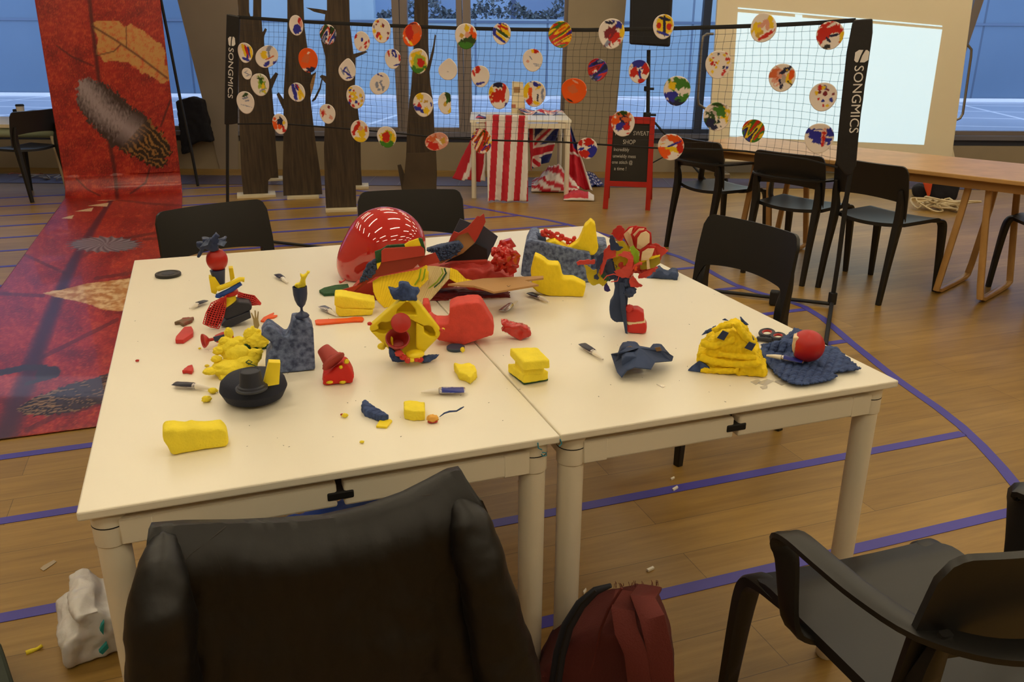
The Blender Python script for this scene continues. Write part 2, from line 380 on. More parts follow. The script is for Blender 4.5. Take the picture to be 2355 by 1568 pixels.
for o in [MB().prism([wz(SL-6, tb, far-.12), wz(SR+5, tb, far-.12), wz(SR+5, tb+.045, far-.12), wz(SL-6, tb+.045, far-.12)], WN*.1).build('kerb', m_kerb)]: o['kind'] = 'structure'
# upper storey beyond, set back, with hedge
m_up = bpy.data.materials.new('upper_panels'); m_up.use_nodes = True
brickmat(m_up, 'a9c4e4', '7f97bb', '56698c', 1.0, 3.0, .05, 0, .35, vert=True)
fc2 = MB().prism([wz(SL-8, 1.0, far+2.2), wz(SR+7, 1.0, far+2.2), wz(SR+7, 4.6, far+2.2), wz(SL-8, 4.6, far+2.2)], WN*.2).build('upper_facade', m_up); fc2['kind'] = 'structure'
m_hedge = mat('hedge_leaves', '3f4f50', .8, col2='6b7480', vscale=12)
def hedge():
    b = MB(); rnd = random.Random(3)
    a0, a1 = HA, HB
    for k in range(1200):
        s = a0 + (a1-a0)*rnd.random(); z = 1.62 + .42*rnd.random()*(.6+.4*math.sin(s*5)); o = far+.3+.25*rnd.random()
        c = wz(s, z, o); q = [Vector((rnd.gauss(0, 1), rnd.gauss(0, 1), rnd.gauss(0, 1))).normalized()*.06 for _ in range(3)]
        b.add([c, c+q[0], c+q[0]+q[1]*.6, c+q[1]], [(0, 1, 2, 3)])
    o = b.build('hedge', m_hedge); tag(o, 'low dark hedge growing on the roof edge beyond the middle windows', 'hedge', kind='stuff')
hedge()
# ---------------------------------------------------------------- ceiling lights
m_lamp = bpy.data.materials.new('lamp_tube'); m_lamp.use_nodes = True
_b = m_lamp.node_tree.nodes['Principled BSDF']; _b.inputs['Emission Color'].default_value = (1, .87, .62, 1); _b.inputs['Emission Strength'].default_value = LAMP_L; _b.inputs['Base Color'].default_value = (.9, .85, .7, 1)
l0 = empty('ceiling_light', (0, 0, 3.2), 'long warm white tube light hanging in rows under the ceiling', 'light', 'rows of tube lights under the ceiling', local=True)
MB().box((0, 0, .035), (1.32, .14, .06)).build('light_housing', m_whitep, l0, bevel=.005)
MB().box((0, 0, -.005), (1.26, .10, .018)).build('light_tube', m_lamp, l0, bevel=.006)
pos = [(x, y) for y in (-1.8, -.3, 1.4, 2.9, 4.4, 5.9, 7.4) for x in (-2.6, -.6, 1.4, 3.4, 5.4, 7.4) if y < wy(x)-1.2]
for i, (x, y) in enumerate(pos):
    o = l0 if i == 0 else copy_tree(l0)
    o.location = (x, y, 3.2); o.rotation_euler.z = math.radians(20)
# ---------------------------------------------------------------- the two white work tables
def work_table(x0, x1, y0, y1, label):
    t = empty('work_table', ((x0+x1)/2, (y0+y1)/2, 0), label, 'table', 'white work tables pushed together')
    MB().box(((x0+x1)/2, (y0+y1)/2, .7320), (x1-x0-.002, y1-y0, .016)).build('tabletop', m_white, t, bevel=.003)
    i = .012; zt, zb = .709, .664
    cxs = (x0+i+.028, x1-i-.028); cys = (y0+i+.028, y1-i-.028)
    for cy in cys:
        for sx in (0, 1):
            a = cxs[0]+.06 if sx == 0 else (x0+x1)/2+.006; b = (x0+x1)/2-.006 if sx == 0 else cxs[1]-.06
            s_ = -1 if cy < (y0+y1)/2 else 1
            MB().box(((a+b)/2, cy+s_*.012, (zt+zb)/2), (b-a, .03, zt-zb)).build('rail', m_whitep, t, bevel=.004)
        MB().box(((x0+x1)/2, cy, .686), (.046, .058, .016)).build('rail_clip', m_blackm, t, bevel=.003)
    for cx_ in cxs:
        MB().box((cx_, (y0+y1)/2, (zt+zb)/2), (.03, cys[1]-cys[0]-.12, zt-zb)).build('rail', m_whitep, t, bevel=.004)
        for cy in cys:
            M = Matrix.Translation((cx_, cy, 0))
            MB().lathe([(.022, .0), (.024, .004), (.0255, .663)], M, 28).build('leg', m_whitep, t, smooth=True)
            g = MB().lathe([(.0275, .660), (.028, .663), (.028, .7185), (.0275, .7235)], M, 28)
            sx = 1 if cx_ < (x0+x1)/2 else -1; sy = 1 if cy < (y0+y1)/2 else -1
            g.box((cx_+sx*.04, cy-sy*.012, .6865), (.05, .031, .046)); g.box((cx_, cy+sy*.04, .6865), (.031, .05, .046))
            k = g.build('corner_joint', m_whitep, t, smooth=True, bevel=.002)
            MB().lathe([(.0283, .695), (.0283, .697)], M, 28).build('joint_line', m_blackm, k)
    return t
TX0, TX1, TX2 = -.2445, .5605, 1.346; TY1 = 2.886
work_table(TX0, TX1, 1.280, TY1, "left white work table carrying the red balloon and the blue foam goblet sculpture")
work_table(TX1+.001, TX2, 1.283, TY1+.01, "right white work table carrying the yellow knitted creature and the paper flower sculpture")
# ---------------------------------------------------------------- black moulded chairs
def cr(P_, m=5):
    P_ = [Vector(p) for p in P_]; o = []
    for i in range(len(P_)-1):
        p0, p1, p2, p3 = P_[max(i-1, 0)], P_[i], P_[i+1], P_[min(i+2, len(P_)-1)]
        for k in range(m):
            t = k/m; o.append(.5*((2*p1) + (p2-p0)*t + (2*p0-5*p1+4*p2-p3)*t*t + (3*p1-p0-3*p2+p3)*t**3))
    return o + [P_[-1]]
def lp(L_, n): return [float(np.interp(i/(n-1), np.linspace(0, 1, len(L_)), L_)) for i in range(n)]
def make_chair(arms):
    t = empty('armchair' if arms else 'side_chair', (0, 0, 0), 'x', 'chair', None, local=True)
    def seat(u, v):
        x = (u-.5)*2; y = -.21 + .43*v
        w_ = .208 + .014*v - .10*max(0, .12-v)*2 - .03*max(0, (v-.9)/.1)**2.5
        z = .452 - .016*(1-x*x)*(1-(v-.4)**2*2) - .02*max(0, v-.86)/.14
        y += .028*x*x*max(0, 1-v/.3)**2
        return (x*w_, y, z)
    sheet(seat, 28, 24, 'seat', m_black, t, thick=.02)
    # back: curved panel, bottom edge arched, rounded top corners
    def back(u, v):
        x = (u-.5)*2; ax = abs(x)
        zb = .565 + .022*(1-ax**2) - .10*max(0, (ax-.80)/.20)**1.5
        zt = .768 - .042*(1-math.sqrt(max(0, 1-max(0, (ax-.84)/.16)**2)))
        z = zb + (zt-zb)*v
        h = (z-.45)/.32
        hw = .238 - .012*abs(h-.5)
        return (x*hw, -.215 - .05*h**1.3 + .035*x*x, z)
    sheet(back, 44, 20, 'backrest', m_black, t, thick=.013)
    for s in (-1, 1):
        pts = cr([(s*.217, .262, 0), (s*.213, .252, .2), (s*.209, .240, .36), (s*.206, .226, .412), (s*.201, .195, .429), (s*.194, .12, .433)])
        MB().sweep(pts, lp([.028, .036, .044, .048, .05, .05], len(pts)), lp([.026, .030, .034, .030, .020, .010], len(pts)), (1, 0, 0)).build('leg', m_black, t, smooth=True, sharp=40)
        pts = [(s*.205, -.262, 0), (s*.205, -.235, .22), (s*.204, -.205, .42), (s*.206, -.20, .50), (s*.207, -.215, .58), (s*.205, -.226, .64)]
        pts = cr(pts); MB().sweep(pts, lp([.026, .032, .040, .040, .034, .02], len(pts)), lp([.030, .036, .048, .046, .026, .012], len(pts)), (1, 0, 0)).build('leg', m_black, t, smooth=True, sharp=40)
    if arms:
        pts = [(.17, .035, .426), (.222, .038, .436), (.250, .046, .466), (.256, .068, .575), (.257, .084, .610), (.255, .062, .628), (.253, -.02, .630), (.246, -.11, .629), (.222, -.20, .628), (.16, -.262, .628), (.08, -.290, .628), (0, -.298, .628)]
        full = pts + [(-x, y, z) for x, y, z in pts[:-1][::-1]]
        sd = []
        for k, p in enumerate(full):
            j = k if k < len(pts) else 2*len(pts)-2-k
            s = 1 if k < len(pts) else -1
            if j < 4: sd.append((0, 1, 0) if j > 1 else (0, 1, 0))
            elif j == 4: sd.append((s*.5, .5, .0))
            else: sd.append((s*1., 0, 0) if j < 8 else (p[0], p[1], 0))
        ws_ = [.04 if (k if k < len(pts) else 2*len(pts)-2-k) < 4 else .038 for k in range(len(full))]
        sm_ = cr(full, 4); sds = [sd[min(len(sd)-1, i//4)] for i in range(len(sm_))]; sds = [tuple(sum((Vector(sds[max(0, min(len(sds)-1, i+k))]) for k in (-3, -2, -1, 0, 1, 2, 3)), Vector())) for i in range(len(sm_))]
        MB().sweep(sm_, .046, .014, sds).build('armrest', m_black, t, smooth=True, sharp=40)
    return t
side0 = make_chair(False); arm0 = make_chair(True); used = {}
def chair(x, y, deg, label, arms, group=None, tilt=0):
    src = arm0 if arms else side0
    o = src if id(src) not in used else copy_tree(src)
    used[id(src)] = 1
    o.location = (x, y, 0); o.rotation_euler = (0, 0, math.radians(deg-90)); o['label'] = label
    if group: o['group'] = group
    return o
G1 = 'black moulded chairs around the work tables'; G2 = 'black moulded chairs along the oak table'
def at_back(ax, ay, bx, by, far=.25):   # centre of a chair whose back top runs a->b
    mx, my = (ax+bx)/2, (ay+by)/2; dx, dy = bx-ax, by-ay; l = math.hypot(dx, dy); n = (dy/l, -dx/l)
    return mx+n[0]*far, my+n[1]*far, math.degrees(math.atan2(n[1], n[0]))
x, y, a = at_back(-.2, 3.54, .205, 3.705); chair(x, y, a, 'black chair behind the left work table, in front of the printed red banner', False, G1)
x, y, a = at_back(.635, 3.74, 1.075, 3.665); chair(x, y, a, 'black chair behind the middle of the work tables, right behind the red balloon', False, G1)
chair(1.67, 2.56, 192, 'black chair pushed in at the right side of the right work table', False, G1)
chair(3.33, 5.0, 9, 'black armchair at the oak table nearest the red chalkboard', True, G2)
chair(3.48, 4.31, 23, 'black armchair in the middle of the oak table, in front of the projection', True, G2)
chair(3.694, 3.822, 13, 'black armless chair at the oak table beside the net pole', False, G2)
chair(4.56, 3.35, 160, 'black chair cut by the right edge of the photo beyond the oak trestle', False, G2)
chair(-1.51, 8.71, 138, 'black chair at the far left desk by the window', False)
chair(1.128, .928, 87.5, 'black armchair in the right foreground with its back to the camera', True, G1)
chair(.125, 1.315, 90, 'black chair in the foreground wearing the black leather jacket', False, G1)
# ---------------------------------------------------------------- oak table
m_oak = mat('light_oak', 'c69a5f', .35, col2='b58a50', vscale=3, stretch=(3, 3, 3))
m_oak_e = mat('oak_edge', 'a97d45', .45)
D = Vector((.41, -.912, 0)).normalized(); W_ = Vector((.912, .41, 0)).normalized(); A0 = Vector((3.78, 3.75, 0))
def OT(s, w_, z): return A0 + D*s + W_*w_ + UP*z
ot = empty('oak_table', OT(0, .35, 0), 'long light oak table on trestle legs standing before the projection board', 'table')
MB().prism([OT(-1.55, 0, .715), OT(1.5, 0, .715), OT(1.5, .72, .715), OT(-1.55, .72, .715)], (0, 0, -.024)).build('tabletop', m_oak, ot, bevel=.004)
MB().prism([OT(-1.35, .05, .69), OT(1.3, .05, .69), OT(1.3, .08, .69), OT(-1.35, .08, .69)], (0, 0, -.05)).build('apron', m_oak_e, ot)
MB().prism([OT(-1.35, .64, .69), OT(1.3, .64, .69), OT(1.3, .67, .69), OT(-1.35, .67, .69)], (0, 0, -.05)).build('apron', m_oak_e, ot)
for sc_ in (-1.02, .31):
    for e in (-1, 1):
        pts = [OT(sc_+e*.05, .12, .68), OT(sc_+e*.07, .11, .45), OT(sc_+e*.11, .105, .10), OT(sc_+e*.12, .11, .03), OT(sc_+e*.12, .16, .016), OT(sc_+e*.12, .36, .014), OT(sc_+e*.12, .56, .016), OT(sc_+e*.12, .61, .03), OT(sc_+e*.11, .615, .10), OT(sc_+e*.07, .61, .45), OT(sc_+e*.05, .60, .68)]
        MB().sweep(pts, .034, .026, D).build('trestle_leg', m_oak, ot, smooth=True, sharp=40)
# ---------------------------------------------------------------- badminton net
NL = Vector((.109, 6.383, .03)); NR = Vector((3.209, 3.62, .03)); ND = (NR-NL).normalized(); NN = Vector((-ND.y, ND.x, 0))
if NN.y < 0: NN = -NN
def NP(px, py, off=0): return RP(px, py, NL, NN) - NN*off      # off: towards the camera
net = empty('badminton_net', (NL+NR)/2, 'black portable badminton net on a folding stand with white lettered end sleeves', 'net')
m_sleeve = mat('black_nylon', '1c191a', .45, bump=.5, bscale=25, bdist=.004)
m_cord = mat('net_cord', '15131a', .7)
m_letter = mat('white_print', 'e9e4e0', .5)
MB().tube([NL, NP(523, 400), NP(523, 290), NP(527, 34)], .011, 10).build('pole', m_blackm, net, smooth=True, sharp=60)
MB().tube([NR, NP(1928, 600), NP(1950, 430), NP(1960, 378), NP(1986, 52)], .0125, 10).build('pole', m_blackm, net, smooth=True, sharp=60)
MB().tube([NR-UP*.012, NL-UP*.012], .011, 8).build('crossbar', m_blackm, net, smooth=True, sharp=60)
FD = Vector((.665, .747, 0)).normalized()
for c_ in (NL, NR):
    a = c_ - FD*.70; b = c_ + FD*.45; a.z = b.z = .012
    MB().tube([a, c_-UP*.006, b], .011, 8).build('foot_bar', m_blackm, net, smooth=True, sharp=60)
    MB().box(c_+UP*.02, (.035, .035, .07)).build('pole_socket', m_blackm, net, bevel=.004)
k_ = P(1781, 684, .045)
MB().box(k_, (.05, .05, .08), rz=-.73).build('crossbar_joint', m_blackm, net, bevel=.008)
def band(name, quad, th=.022, off=0):
    return MB().prism([NP(*q, off) for q in quad], NN*th).build(name, m_sleeve, net, bevel=.006)
lsl = band('sleeve', [(523, 32), (535, 34), (552, 38), (549, 120), (547, 200), (546, 284), (533, 286), (518, 286), (519, 200), (521, 110)], .02, .012)
rsl = band('sleeve', [(1964, 46), (1985, 44), (2007, 43), (2007, 75), (1998, 140), (1989, 196), (1985, 230), (1980, 262), (1974, 320), (1969, 382), (1958, 402), (1946, 402), (1922, 375), (1928, 300), (1934, 240), (1947, 120), (1959, 58)], .024, .014)
def sl_text(top, bot, size_px, sx, off, par):
    a = NP(*top, off); b = NP(*bot, off); ax = (b-a).normalized(); ay = ax.cross(NN).normalized()
    # normal towards the camera = ax x ay
    if ax.cross(ay).dot(NN) > 0: ay = -ay
    size = size_px*depth(a)/FPX
    o = text('SONGMICS', size, a, ax, ay, 'lettering', m_letter, par, off=.0012, sx=1)
    L_ = max((v.co-a).dot(ax) for v in o.data.vertices); want = (b-a).length
    for v in o.data.vertices:
        r = v.co-a; v.co = a + ax*(r.dot(ax)*want/L_) + ay*r.dot(ay)*1.0 - NN*.0012
    em = o.modifiers.new('weight', 'SOLIDIFY'); em.thickness = .001
    return ax, ay
ax, ay = sl_text((529, 108), (527, 224), 20, 1, .0125, lsl)
bx, by = sl_text((1966, 150), (1953, 305), 29, 1, .0145, rsl)
def logo(c, w_, h, par, off):
    o = NP(*c, off+.0015); s_ = depth(o)/FPX; ux = RT*(-1 if False else 1); ux = ND; uy = UP
    q = [(-.5, -.35), (-.35, -.5), (.25, -.5), (.5, -.3), (.5, .35), (.35, .5), (-.25, .5), (-.5, .3)]
    MB().prism([o + ux*(x*w_*s_) + uy*(y*h*s_) for x, y in q], NN*.001).build('emblem', m_letter, par)
    q = [(-.22, -.5), (-.08, -.5), (.02, .02), (.22, .5), (.05, .5), (-.1, .0)]
    MB().prism([o - NN*.0012 + ux*(x*w_*s_) + uy*(y*h*s_) for x, y in q], NN*.001).build('emblem_slash', m_blackm, par)
logo((536, 95), 19, 20, lsl, .0125); logo((1982, 129), 30, 27, rsl, .0145)
# top and bottom tapes
def top_px(x):
    xs = [545, 700, 870, 1060, 1200, 1350, 1500, 1650, 1800, 1900, 1975]; ys_ = [39, 50, 58, 65, 68, 69, 66.5, 62.5, 57, 51.5, 46]
    return float(np.interp(x, xs, ys_))
def bot_px(x):
    xs = [545, 640, 760, 900, 1000, 1150, 1300, 1500, 1700, 1850, 1925]; ys_ = [285, 284, 293, 305, 316, 323, 327, 340, 346, 365, 385]
    return float(np.interp(x, xs, ys_))
def tape(fn, r, name):
    pts = [NP(x, fn(x)) for x in np.linspace(547, 1968 if fn is top_px else 1926, 40)]
    MB().sweep(pts, r*2, .004, (0, 0, 1)).build(name, m_blackm, net, smooth=True, sharp=60)
tape(top_px, .0105, 'top_tape'); tape(bot_px, .005, 'bottom_tape')
def wob(u, v): return Vector((0, 0, 0)) + ND*(.007*noise.noise(Vector((u*30, v*9, 1)))) + UP*(.008*noise.noise(Vector((u*14, v*14, 7)))) + NN*(.02*noise.noise(Vector((u*5, v*3, 3))))
nb = MB(); NU, NVV = 96, 17
def xl(v): return 548 + (546-548)*v
def xr(v): return 1962 + (1925-1962)*v
def netpt(u, v):
    x = xl(v) + (xr(v)-xl(v))*u_map(u); xt = x
    return NP(x, top_px(xt)*(1-v) + bot_px(xt)*v) + wob(u, v)*(1 if 0 < v < 1 else 0)
_a = NP(548, 60); _b = NP(1960, 60); _N = 200
_xs = np.linspace(0, 1, _N); _d = [(NP(548+(1412)*t, 60)-_a).dot(ND)/(_b-_a).dot(ND) for t in _xs]
def u_map(u): return float(np.interp(u, _d, _xs))
for i in range(NU+1): nb.tube([netpt(i/NU, j/34) for j in range(35)], .0009, 3, False)
for j in range(1, NVV): nb.tube([netpt(i/130, j/NVV) for i in range(131)], .0009, 3, False)
nb.build('netting', m_cord, net)
# ---------------------------------------------------------------- painted discs on the net
m_disc = mat('painted_paper_disc', 'e6ddd6', .3, vc=True, coat=.2)
Wt = lin('efe3da')
CC = dict(r=lin('c8261a'), y=lin('f0c81e'), b=lin('2b2f9c'), n=lin('1d2246'), o=lin('ee5a10'), g=lin('3d7a22'), d=lin('2c4a1c'), k=lin('161418'), w=Wt, m=lin('7d2230'), p=lin('e2a08c'), s=lin('8a8fa8'), e=lin('b9a9a4'), t=lin('cfa23a'), c=lin('d86a3c'), l=lin('9db43a'))
rnd = random.Random(11)
def fbm(x, y, s=0, o=4): return noise.fractal(Vector((x, y, s)), .8, 2, o)
def st_dots(cols, n, seed, rr=(.07, .15)):
    r = random.Random(seed); L_ = [(r.uniform(-.8, .8), r.uniform(-.8, .8), r.uniform(*rr), CC[r.choice(cols)]) for _ in range(n)]
    def f(x, y):
        for (a, b, q, c) in L_:
            if math.hypot(x-a, y-b) < q*(1+.4*fbm(x*5, y*5, seed)): return c
        return Wt
    return f
def st_blobs(items, seed, rag=.35, base='w'):
    """items: (x, y, rx, ry, angle, colour) painted in order, ragged edges"""
    def f(x, y):
        col = CC[base]
        for (a, b, rx, ry, an, c) in items:
            ca, sa = math.cos(math.radians(an)), math.sin(math.radians(an)); dx, dy = x-a, y-b
            u = (dx*ca+dy*sa)/rx; v = (-dx*sa+dy*ca)/ry
            if math.hypot(u, v) < 1 + rag*fbm(x*3.2+a, y*3.2+b, seed, 2)*1.7: col = CC[c]
        return col
    return f
def st_streak(cols, an, seed, fq=3.2, white=.3, reg=None):
    ca, sa = math.cos(math.radians(an)), math.sin(math.radians(an))
    def f(x, y):
        u = x*ca+y*sa; v = -x*sa+y*ca
        if fbm(x*1.6, y*1.6, seed+9) < -.55+white*1.1: return Wt
        q = fbm(u*.5, v*fq*.7, seed, 1)*.9 + .5 + .1*math.sin(v*6+seed)
        return CC[cols[int(max(0, min(.999, q))*len(cols))]]
    return f
m_back = None
DG = 'painted paper discs fastened to the net'
def disc(px, py, ry, fn, label, rx=None, shape=None, seed=0, tab=False):
    c = NP(px, py, .012); r = ry*depth(c)/FPX
    sxx = 1.0
    if rx: # keep the photographed width where the plate is folded narrower
        e = NP(px+rx, py, .012); sxx = min(1.25, (e-c).length/r)
    bm = bmesh.new(); nr, na = 15, 56; rings = []
    ctr = bm.verts.new((0, 0, 0)); data = {}
    for i in range(1, nr+1):
        row = []
        for k in range(na):
            a = 2*math.pi*k/na; q = i/nr; R_ = q*(shape(a) if shape else 1+.025*math.sin(3*a+seed))
            row.append(bm.verts.new((R_*math.cos(a), R_*math.sin(a), 0)))
        rings.append(row)
    for k in range(na): bm.faces.new((ctr, rings[0][k], rings[0][(k+1) % na]))
    for i in range(nr-1):
        for k in range(na): bm.faces.new((rings[i][k], rings[i+1][k], rings[i+1][(k+1) % na], rings[i][(k+1) % na]))
    me = bpy.data.meshes.new('painted_disc')
    cols = []; cv_ = fn
    bend = .10*math.sin(seed*1.7); ba = seed*2.1
    flatp = [(v.co.x, v.co.y) for v in bm.verts]
    for v in bm.verts:
        x, y = v.co.x, v.co.y; h = bend*(x*math.cos(ba)+y*math.sin(ba))**2 + .05*(x*x+y*y)
        p = c + ND*(x*r*sxx) + UP*(y*r) - NN*(h*r)
        v.co = p
    bm.to_mesh(me); bm.free()
    a = me.color_attributes.new('paint', 'FLOAT_COLOR', 'POINT')
    for i, (x, y) in enumerate(flatp): a.data[i].color = (*fn(x, y), 1)
    for p in me.polygons: p.use_smooth = True
    o = link(bpy.data.objects.new('painted_disc', me), None, m_disc)
    so = o.modifiers.new('thickness', 'SOLIDIFY'); so.thickness = .003; so.offset = 0
    tag(o, label, 'painted disc', DG); return o
B = st_blobs; S = st_streak; T = st_dots
def egg(a): return 1+.08*math.cos(a-1.2)
def odd(a): return 1+.14*math.sin(2*a+.6)
def half(a): return .95 if math.cos(a) < .55 else .58/max(.55, math.cos(a))
def nick(a): return 1-.16*max(0, math.cos(a-2.3))**4 + .12*max(0, math.cos(a-1.35))**20
disc(568, 121, 22, B([(-.1, .2, .25, .7, 15, 'y'), (.2, .1, .2, .7, 15, 'r'), (.5, .1, .15, .6, 15, 'b'), (.8, 0, .2, .7, 10, 'y'), (0, -.65, .6, .14, -15, 'b'), (.2, -.5, .12, .35, 0, 'b')], 1, .12), 'disc with yellow, red and blue stripes above a blue cross, beside the left sleeve', seed=1, rx=17)
disc(617, 130, 26, B([(-.3, .1, .3, .35, 0, 'y'), (.3, .7, .3, .2, 30, 's'), (.2, .3, .1, .5, 0, 's'), (-.1, -.6, .3, .2, 40, 'b'), (.8, -.6, .2, .3, 0, 'b'), (.3, -.1, .5, .08, 20, 'c')], 2, .4), 'bulged white disc with pale yellow blotches and small blue corners near the left sleeve', shape=odd, rx=24)
disc(571, 169, 13, B([(0, 0, .7, .08, -20, 's'), (-.2, .3, .4, .06, 30, 's'), (.2, -.3, .5, .06, 15, 's')], 3), 'smallest white disc with faint grey scribbles beside the left sleeve', rx=11)
disc(601, 194, 25, B([(.2, 0, .42, .75, 10, 'l'), (.2, .2, .2, .5, 20, 'g'), (.3, -.3, .25, .3, 0, 'y'), (.1, .5, .3, .1, 0, 'd'), (.2, -.5, .3, .08, 20, 's')], 4, .6), 'white disc with a scratchy yellow green patch on its right half', rx=21)
disc(568, 235, 25, B([(0, .65, .5, .12, 20, 'd'), (.1, .4, .4, .08, 15, 's'), (.2, .15, .3, .07, 10, 's'), (0, -.3, .5, .04, -10, 's')], 5, .5), 'white disc with grey brush strokes at its top, lowest beside the left sleeve', rx=20)
disc(684, 60, 22, B([(.1, -.3, .62, .5, 20, 'b'), (.6, .5, .35, .3, 60, 'r'), (.8, .2, .2, .4, 0, 'p')], 6, .12), 'white disc with one big solid blue patch and one red dot', rx=16, shape=egg)
disc(757, 79, 22, S('dkrwbns', 60, 7, 3.5, .1), 'dark disc swirled green, wine red and blue just under the top tape', seed=7, rx=19)
disc(712, 138, 27, B([(0, 0, 1.4, 1.4, 0, 'o'), (-.2, .1, .5, .3, 30, 'c'), (.3, -.8, .6, .25, 0, 'n'), (-.5, -.8, .3, .1, 0, 'w'), (.1, .6, .2, .1, 30, 'w')], 8, .25), 'glossy orange disc with a dark blue smear along its bottom edge', rx=22)
disc(686, 212, 21, B([(-.3, 0, .22, 1.1, 12, 'b'), (.1, .5, .2, .5, 30, 'b'), (.35, .2, .12, .6, 28, 'r'), (.6, -.1, .14, .6, 32, 'y'), (.3, -.3, .2, .5, 20, 'y')], 9, .2), 'white disc with one broad blue band and thin red and yellow strokes', seed=4, rx=19)
disc(647, 284, 23, B([(-.7, -.1, .35, .55, 0, 'o'), (.1, .1, .45, .5, 30, 'n'), (.5, .1, .22, .2, 0, 'y'), (-.1, -.3, .35, .2, 0, 'o'), (.5, -.6, .25, .3, 0, 'r')], 10, .5), 'disc with orange edge and dark blue blotches, leftmost on the bottom tape', rx=17)
disc(834, 97, 22, B([(-.7, .6, .22, .2, 0, 'r'), (.1, .3, .18, .22, 0, 'b'), (.5, -.1, .3, .12, 35, 'r'), (.5, -.45, .2, .15, 50, 'r'), (-.2, -.6, .3, .1, 40, 'p'), (.9, .1, .1, .15, 0, 'r')], 11, .3), 'white disc with scattered red dabs and one small blue dot', rx=18, shape=egg, seed=3)
disc(880, 70, 27, T('yrbym', 16, 5, (.08, .17)), 'white disc with loosely spaced yellow, red and blue spots on the top tape', rx=21)
disc(951, 79, 28, B([(0, 0, 1.4, 1.4, 0, 'o'), (.2, .4, .9, .4, 0, 'c'), (-.3, .1, .4, .6, 0, 'r'), (-.5, -.5, .1, .4, 50, 'w'), (-.2, -.7, .1, .4, 50, 'y'), (0, .85, .4, .1, 0, 'm')], 13, .3), 'torn orange red disc with pale stripes at the lower left, on the top tape', rx=20, shape=odd)
disc(801, 161, 24, B([(-.3, .1, .3, .1, 50, 'b'), (0, -.3, .5, .1, -30, 'b'), (-.5, -.2, .3, .08, -60, 's'), (.2, -.7, .4, .08, 10, 'b'), (.1, 0, .1, .4, 30, 's')], 14, .6), 'white disc with thin dark blue brush lines, in front of the third tree', rx=20, shape=nick)
disc(906, 135, 22, B([(.2, .6, .3, .45, 30, 'b'), (.2, .5, .1, .25, 30, 'w'), (-.5, .6, .12, .4, 10, 'r'), (.9, .1, .15, .3, 0, 'r'), (.5, -.6, .5, .08, 10, 'b')], 15, .25), 'white disc with a blue crescent at the top and red right edge', rx=18)
disc(965, 140, 28, B([(0, -.1, .85, .85, 0, 'y'), (-.1, -.6, .85, .4, 10, 'g'), (.1, .0, .6, .6, 0, 'l'), (.2, -.15, .4, .35, 0, 'r')], 16, .2), 'large disc of green and yellow around a red centre, on the fourth tree', rx=22)
disc(876, 192, 26, B([(0, .1, .4, .05, 30, 's'), (-.3, -.1, .12, .4, 0, 's'), (.2, -.2, .1, .3, 20, 's'), (.1, .7, .3, .05, -20, 'b'), (-.1, -.5, .2, .1, 0, 's'), (.4, -.4, .3, .04, 60, 's')], 17, .7), 'white disc with faint grey blue handwriting-like scribbles', rx=21, shape=odd, seed=2)
disc(821, 222, 26, T('ryrybyr', 30, 8, (.09, .17)), 'white disc crowded with red, yellow and blue spots over the third tree', rx=21)
disc(756, 261, 22, B([(-.5, .1, .3, .4, 20, 'p'), (-.6, 0, .18, .25, 20, 'r'), (.3, .7, .2, .2, 0, 'm'), (.4, -.4, .2, .2, 0, 'p')], 19, .5), 'white disc with pink red smears on its left edge', rx=18)
disc(976, 240, 27, B([(-.4, .7, .35, .4, 30, 'y'), (-.5, -.1, .3, .35, 20, 'r'), (-.5, -.4, .45, .2, -20, 'b'), (.3, -.5, .3, .3, 0, 'y'), (.3, .3, .2, .15, 0, 't'), (.8, -.1, .1, .2, 0, 'b')], 20, .6), 'disc with yellow patches and ragged red and blue strokes on the slim tree', rx=23)
disc(1028, 237, 26, B([(.4, .6, .5, .5, -20, 'd'), (.1, .1, .35, .12, 60, 'g'), (-.1, -.1, .2, .2, 0, 't'), (.5, -.7, .3, .3, 0, 'y')], 21, .35), 'half folded white disc with a dark green blotch at the top', rx=19, shape=half)
disc(830, 303, 25, B([(-.3, .4, .2, .85, -35, 'r'), (.2, 0, .4, .5, 0, 'y'), (0, -.7, .6, .25, 0, 'y'), (.1, .3, .2, .2, 0, 'p'), (.7, .3, .15, .3, 0, 'c')], 22, .35), 'cream disc crossed by a broad red diagonal band on the bottom tape', rx=21, shape=egg)
disc(892, 314, 24, B([(.1, -.1, .8, .7, 0, 'y'), (0, -.6, .75, .4, 0, 'g'), (0, 0, .55, .5, 0, 'l'), (-.1, 0, .42, .45, 0, 'r')], 23, .2), 'small disc with a red heart shape on yellow and green, on the bottom tape', rx=22)
disc(1007, 325, 22, B([(0, 0, 1.4, 1.4, 0, 'p'), (-.4, .3, .5, .3, 20, 'c'), (-.4, -.5, .6, .4, -15, 'r'), (.6, .1, .25, .3, 0, 't'), (.2, 0, .1, .5, 40, 'w')], 24, .45), 'drooping red and salmon coloured disc on the bottom tape right of the fourth tree', rx=25, shape=odd)
disc(1074, 83, 28, B([(.6, .2, .3, .5, 30, 'o'), (.1, .6, .2, .3, 0, 'y'), (.2, -.5, .8, .45, 10, 'd'), (0, -.8, .8, .3, 0, 'g'), (-.4, 0, .2, .2, 0, 't'), (.1, .1, .3, .2, 0, 'p')], 25, .3), 'large white disc with orange right side and dark green bottom, before the window mullion', rx=25)
disc(1032, 160, 23, B([(0, -.2, .1, .05, 0, 'e')], 26), 'blank white disc with a torn tab on top, before the window mullion', rx=22, shape=nick)
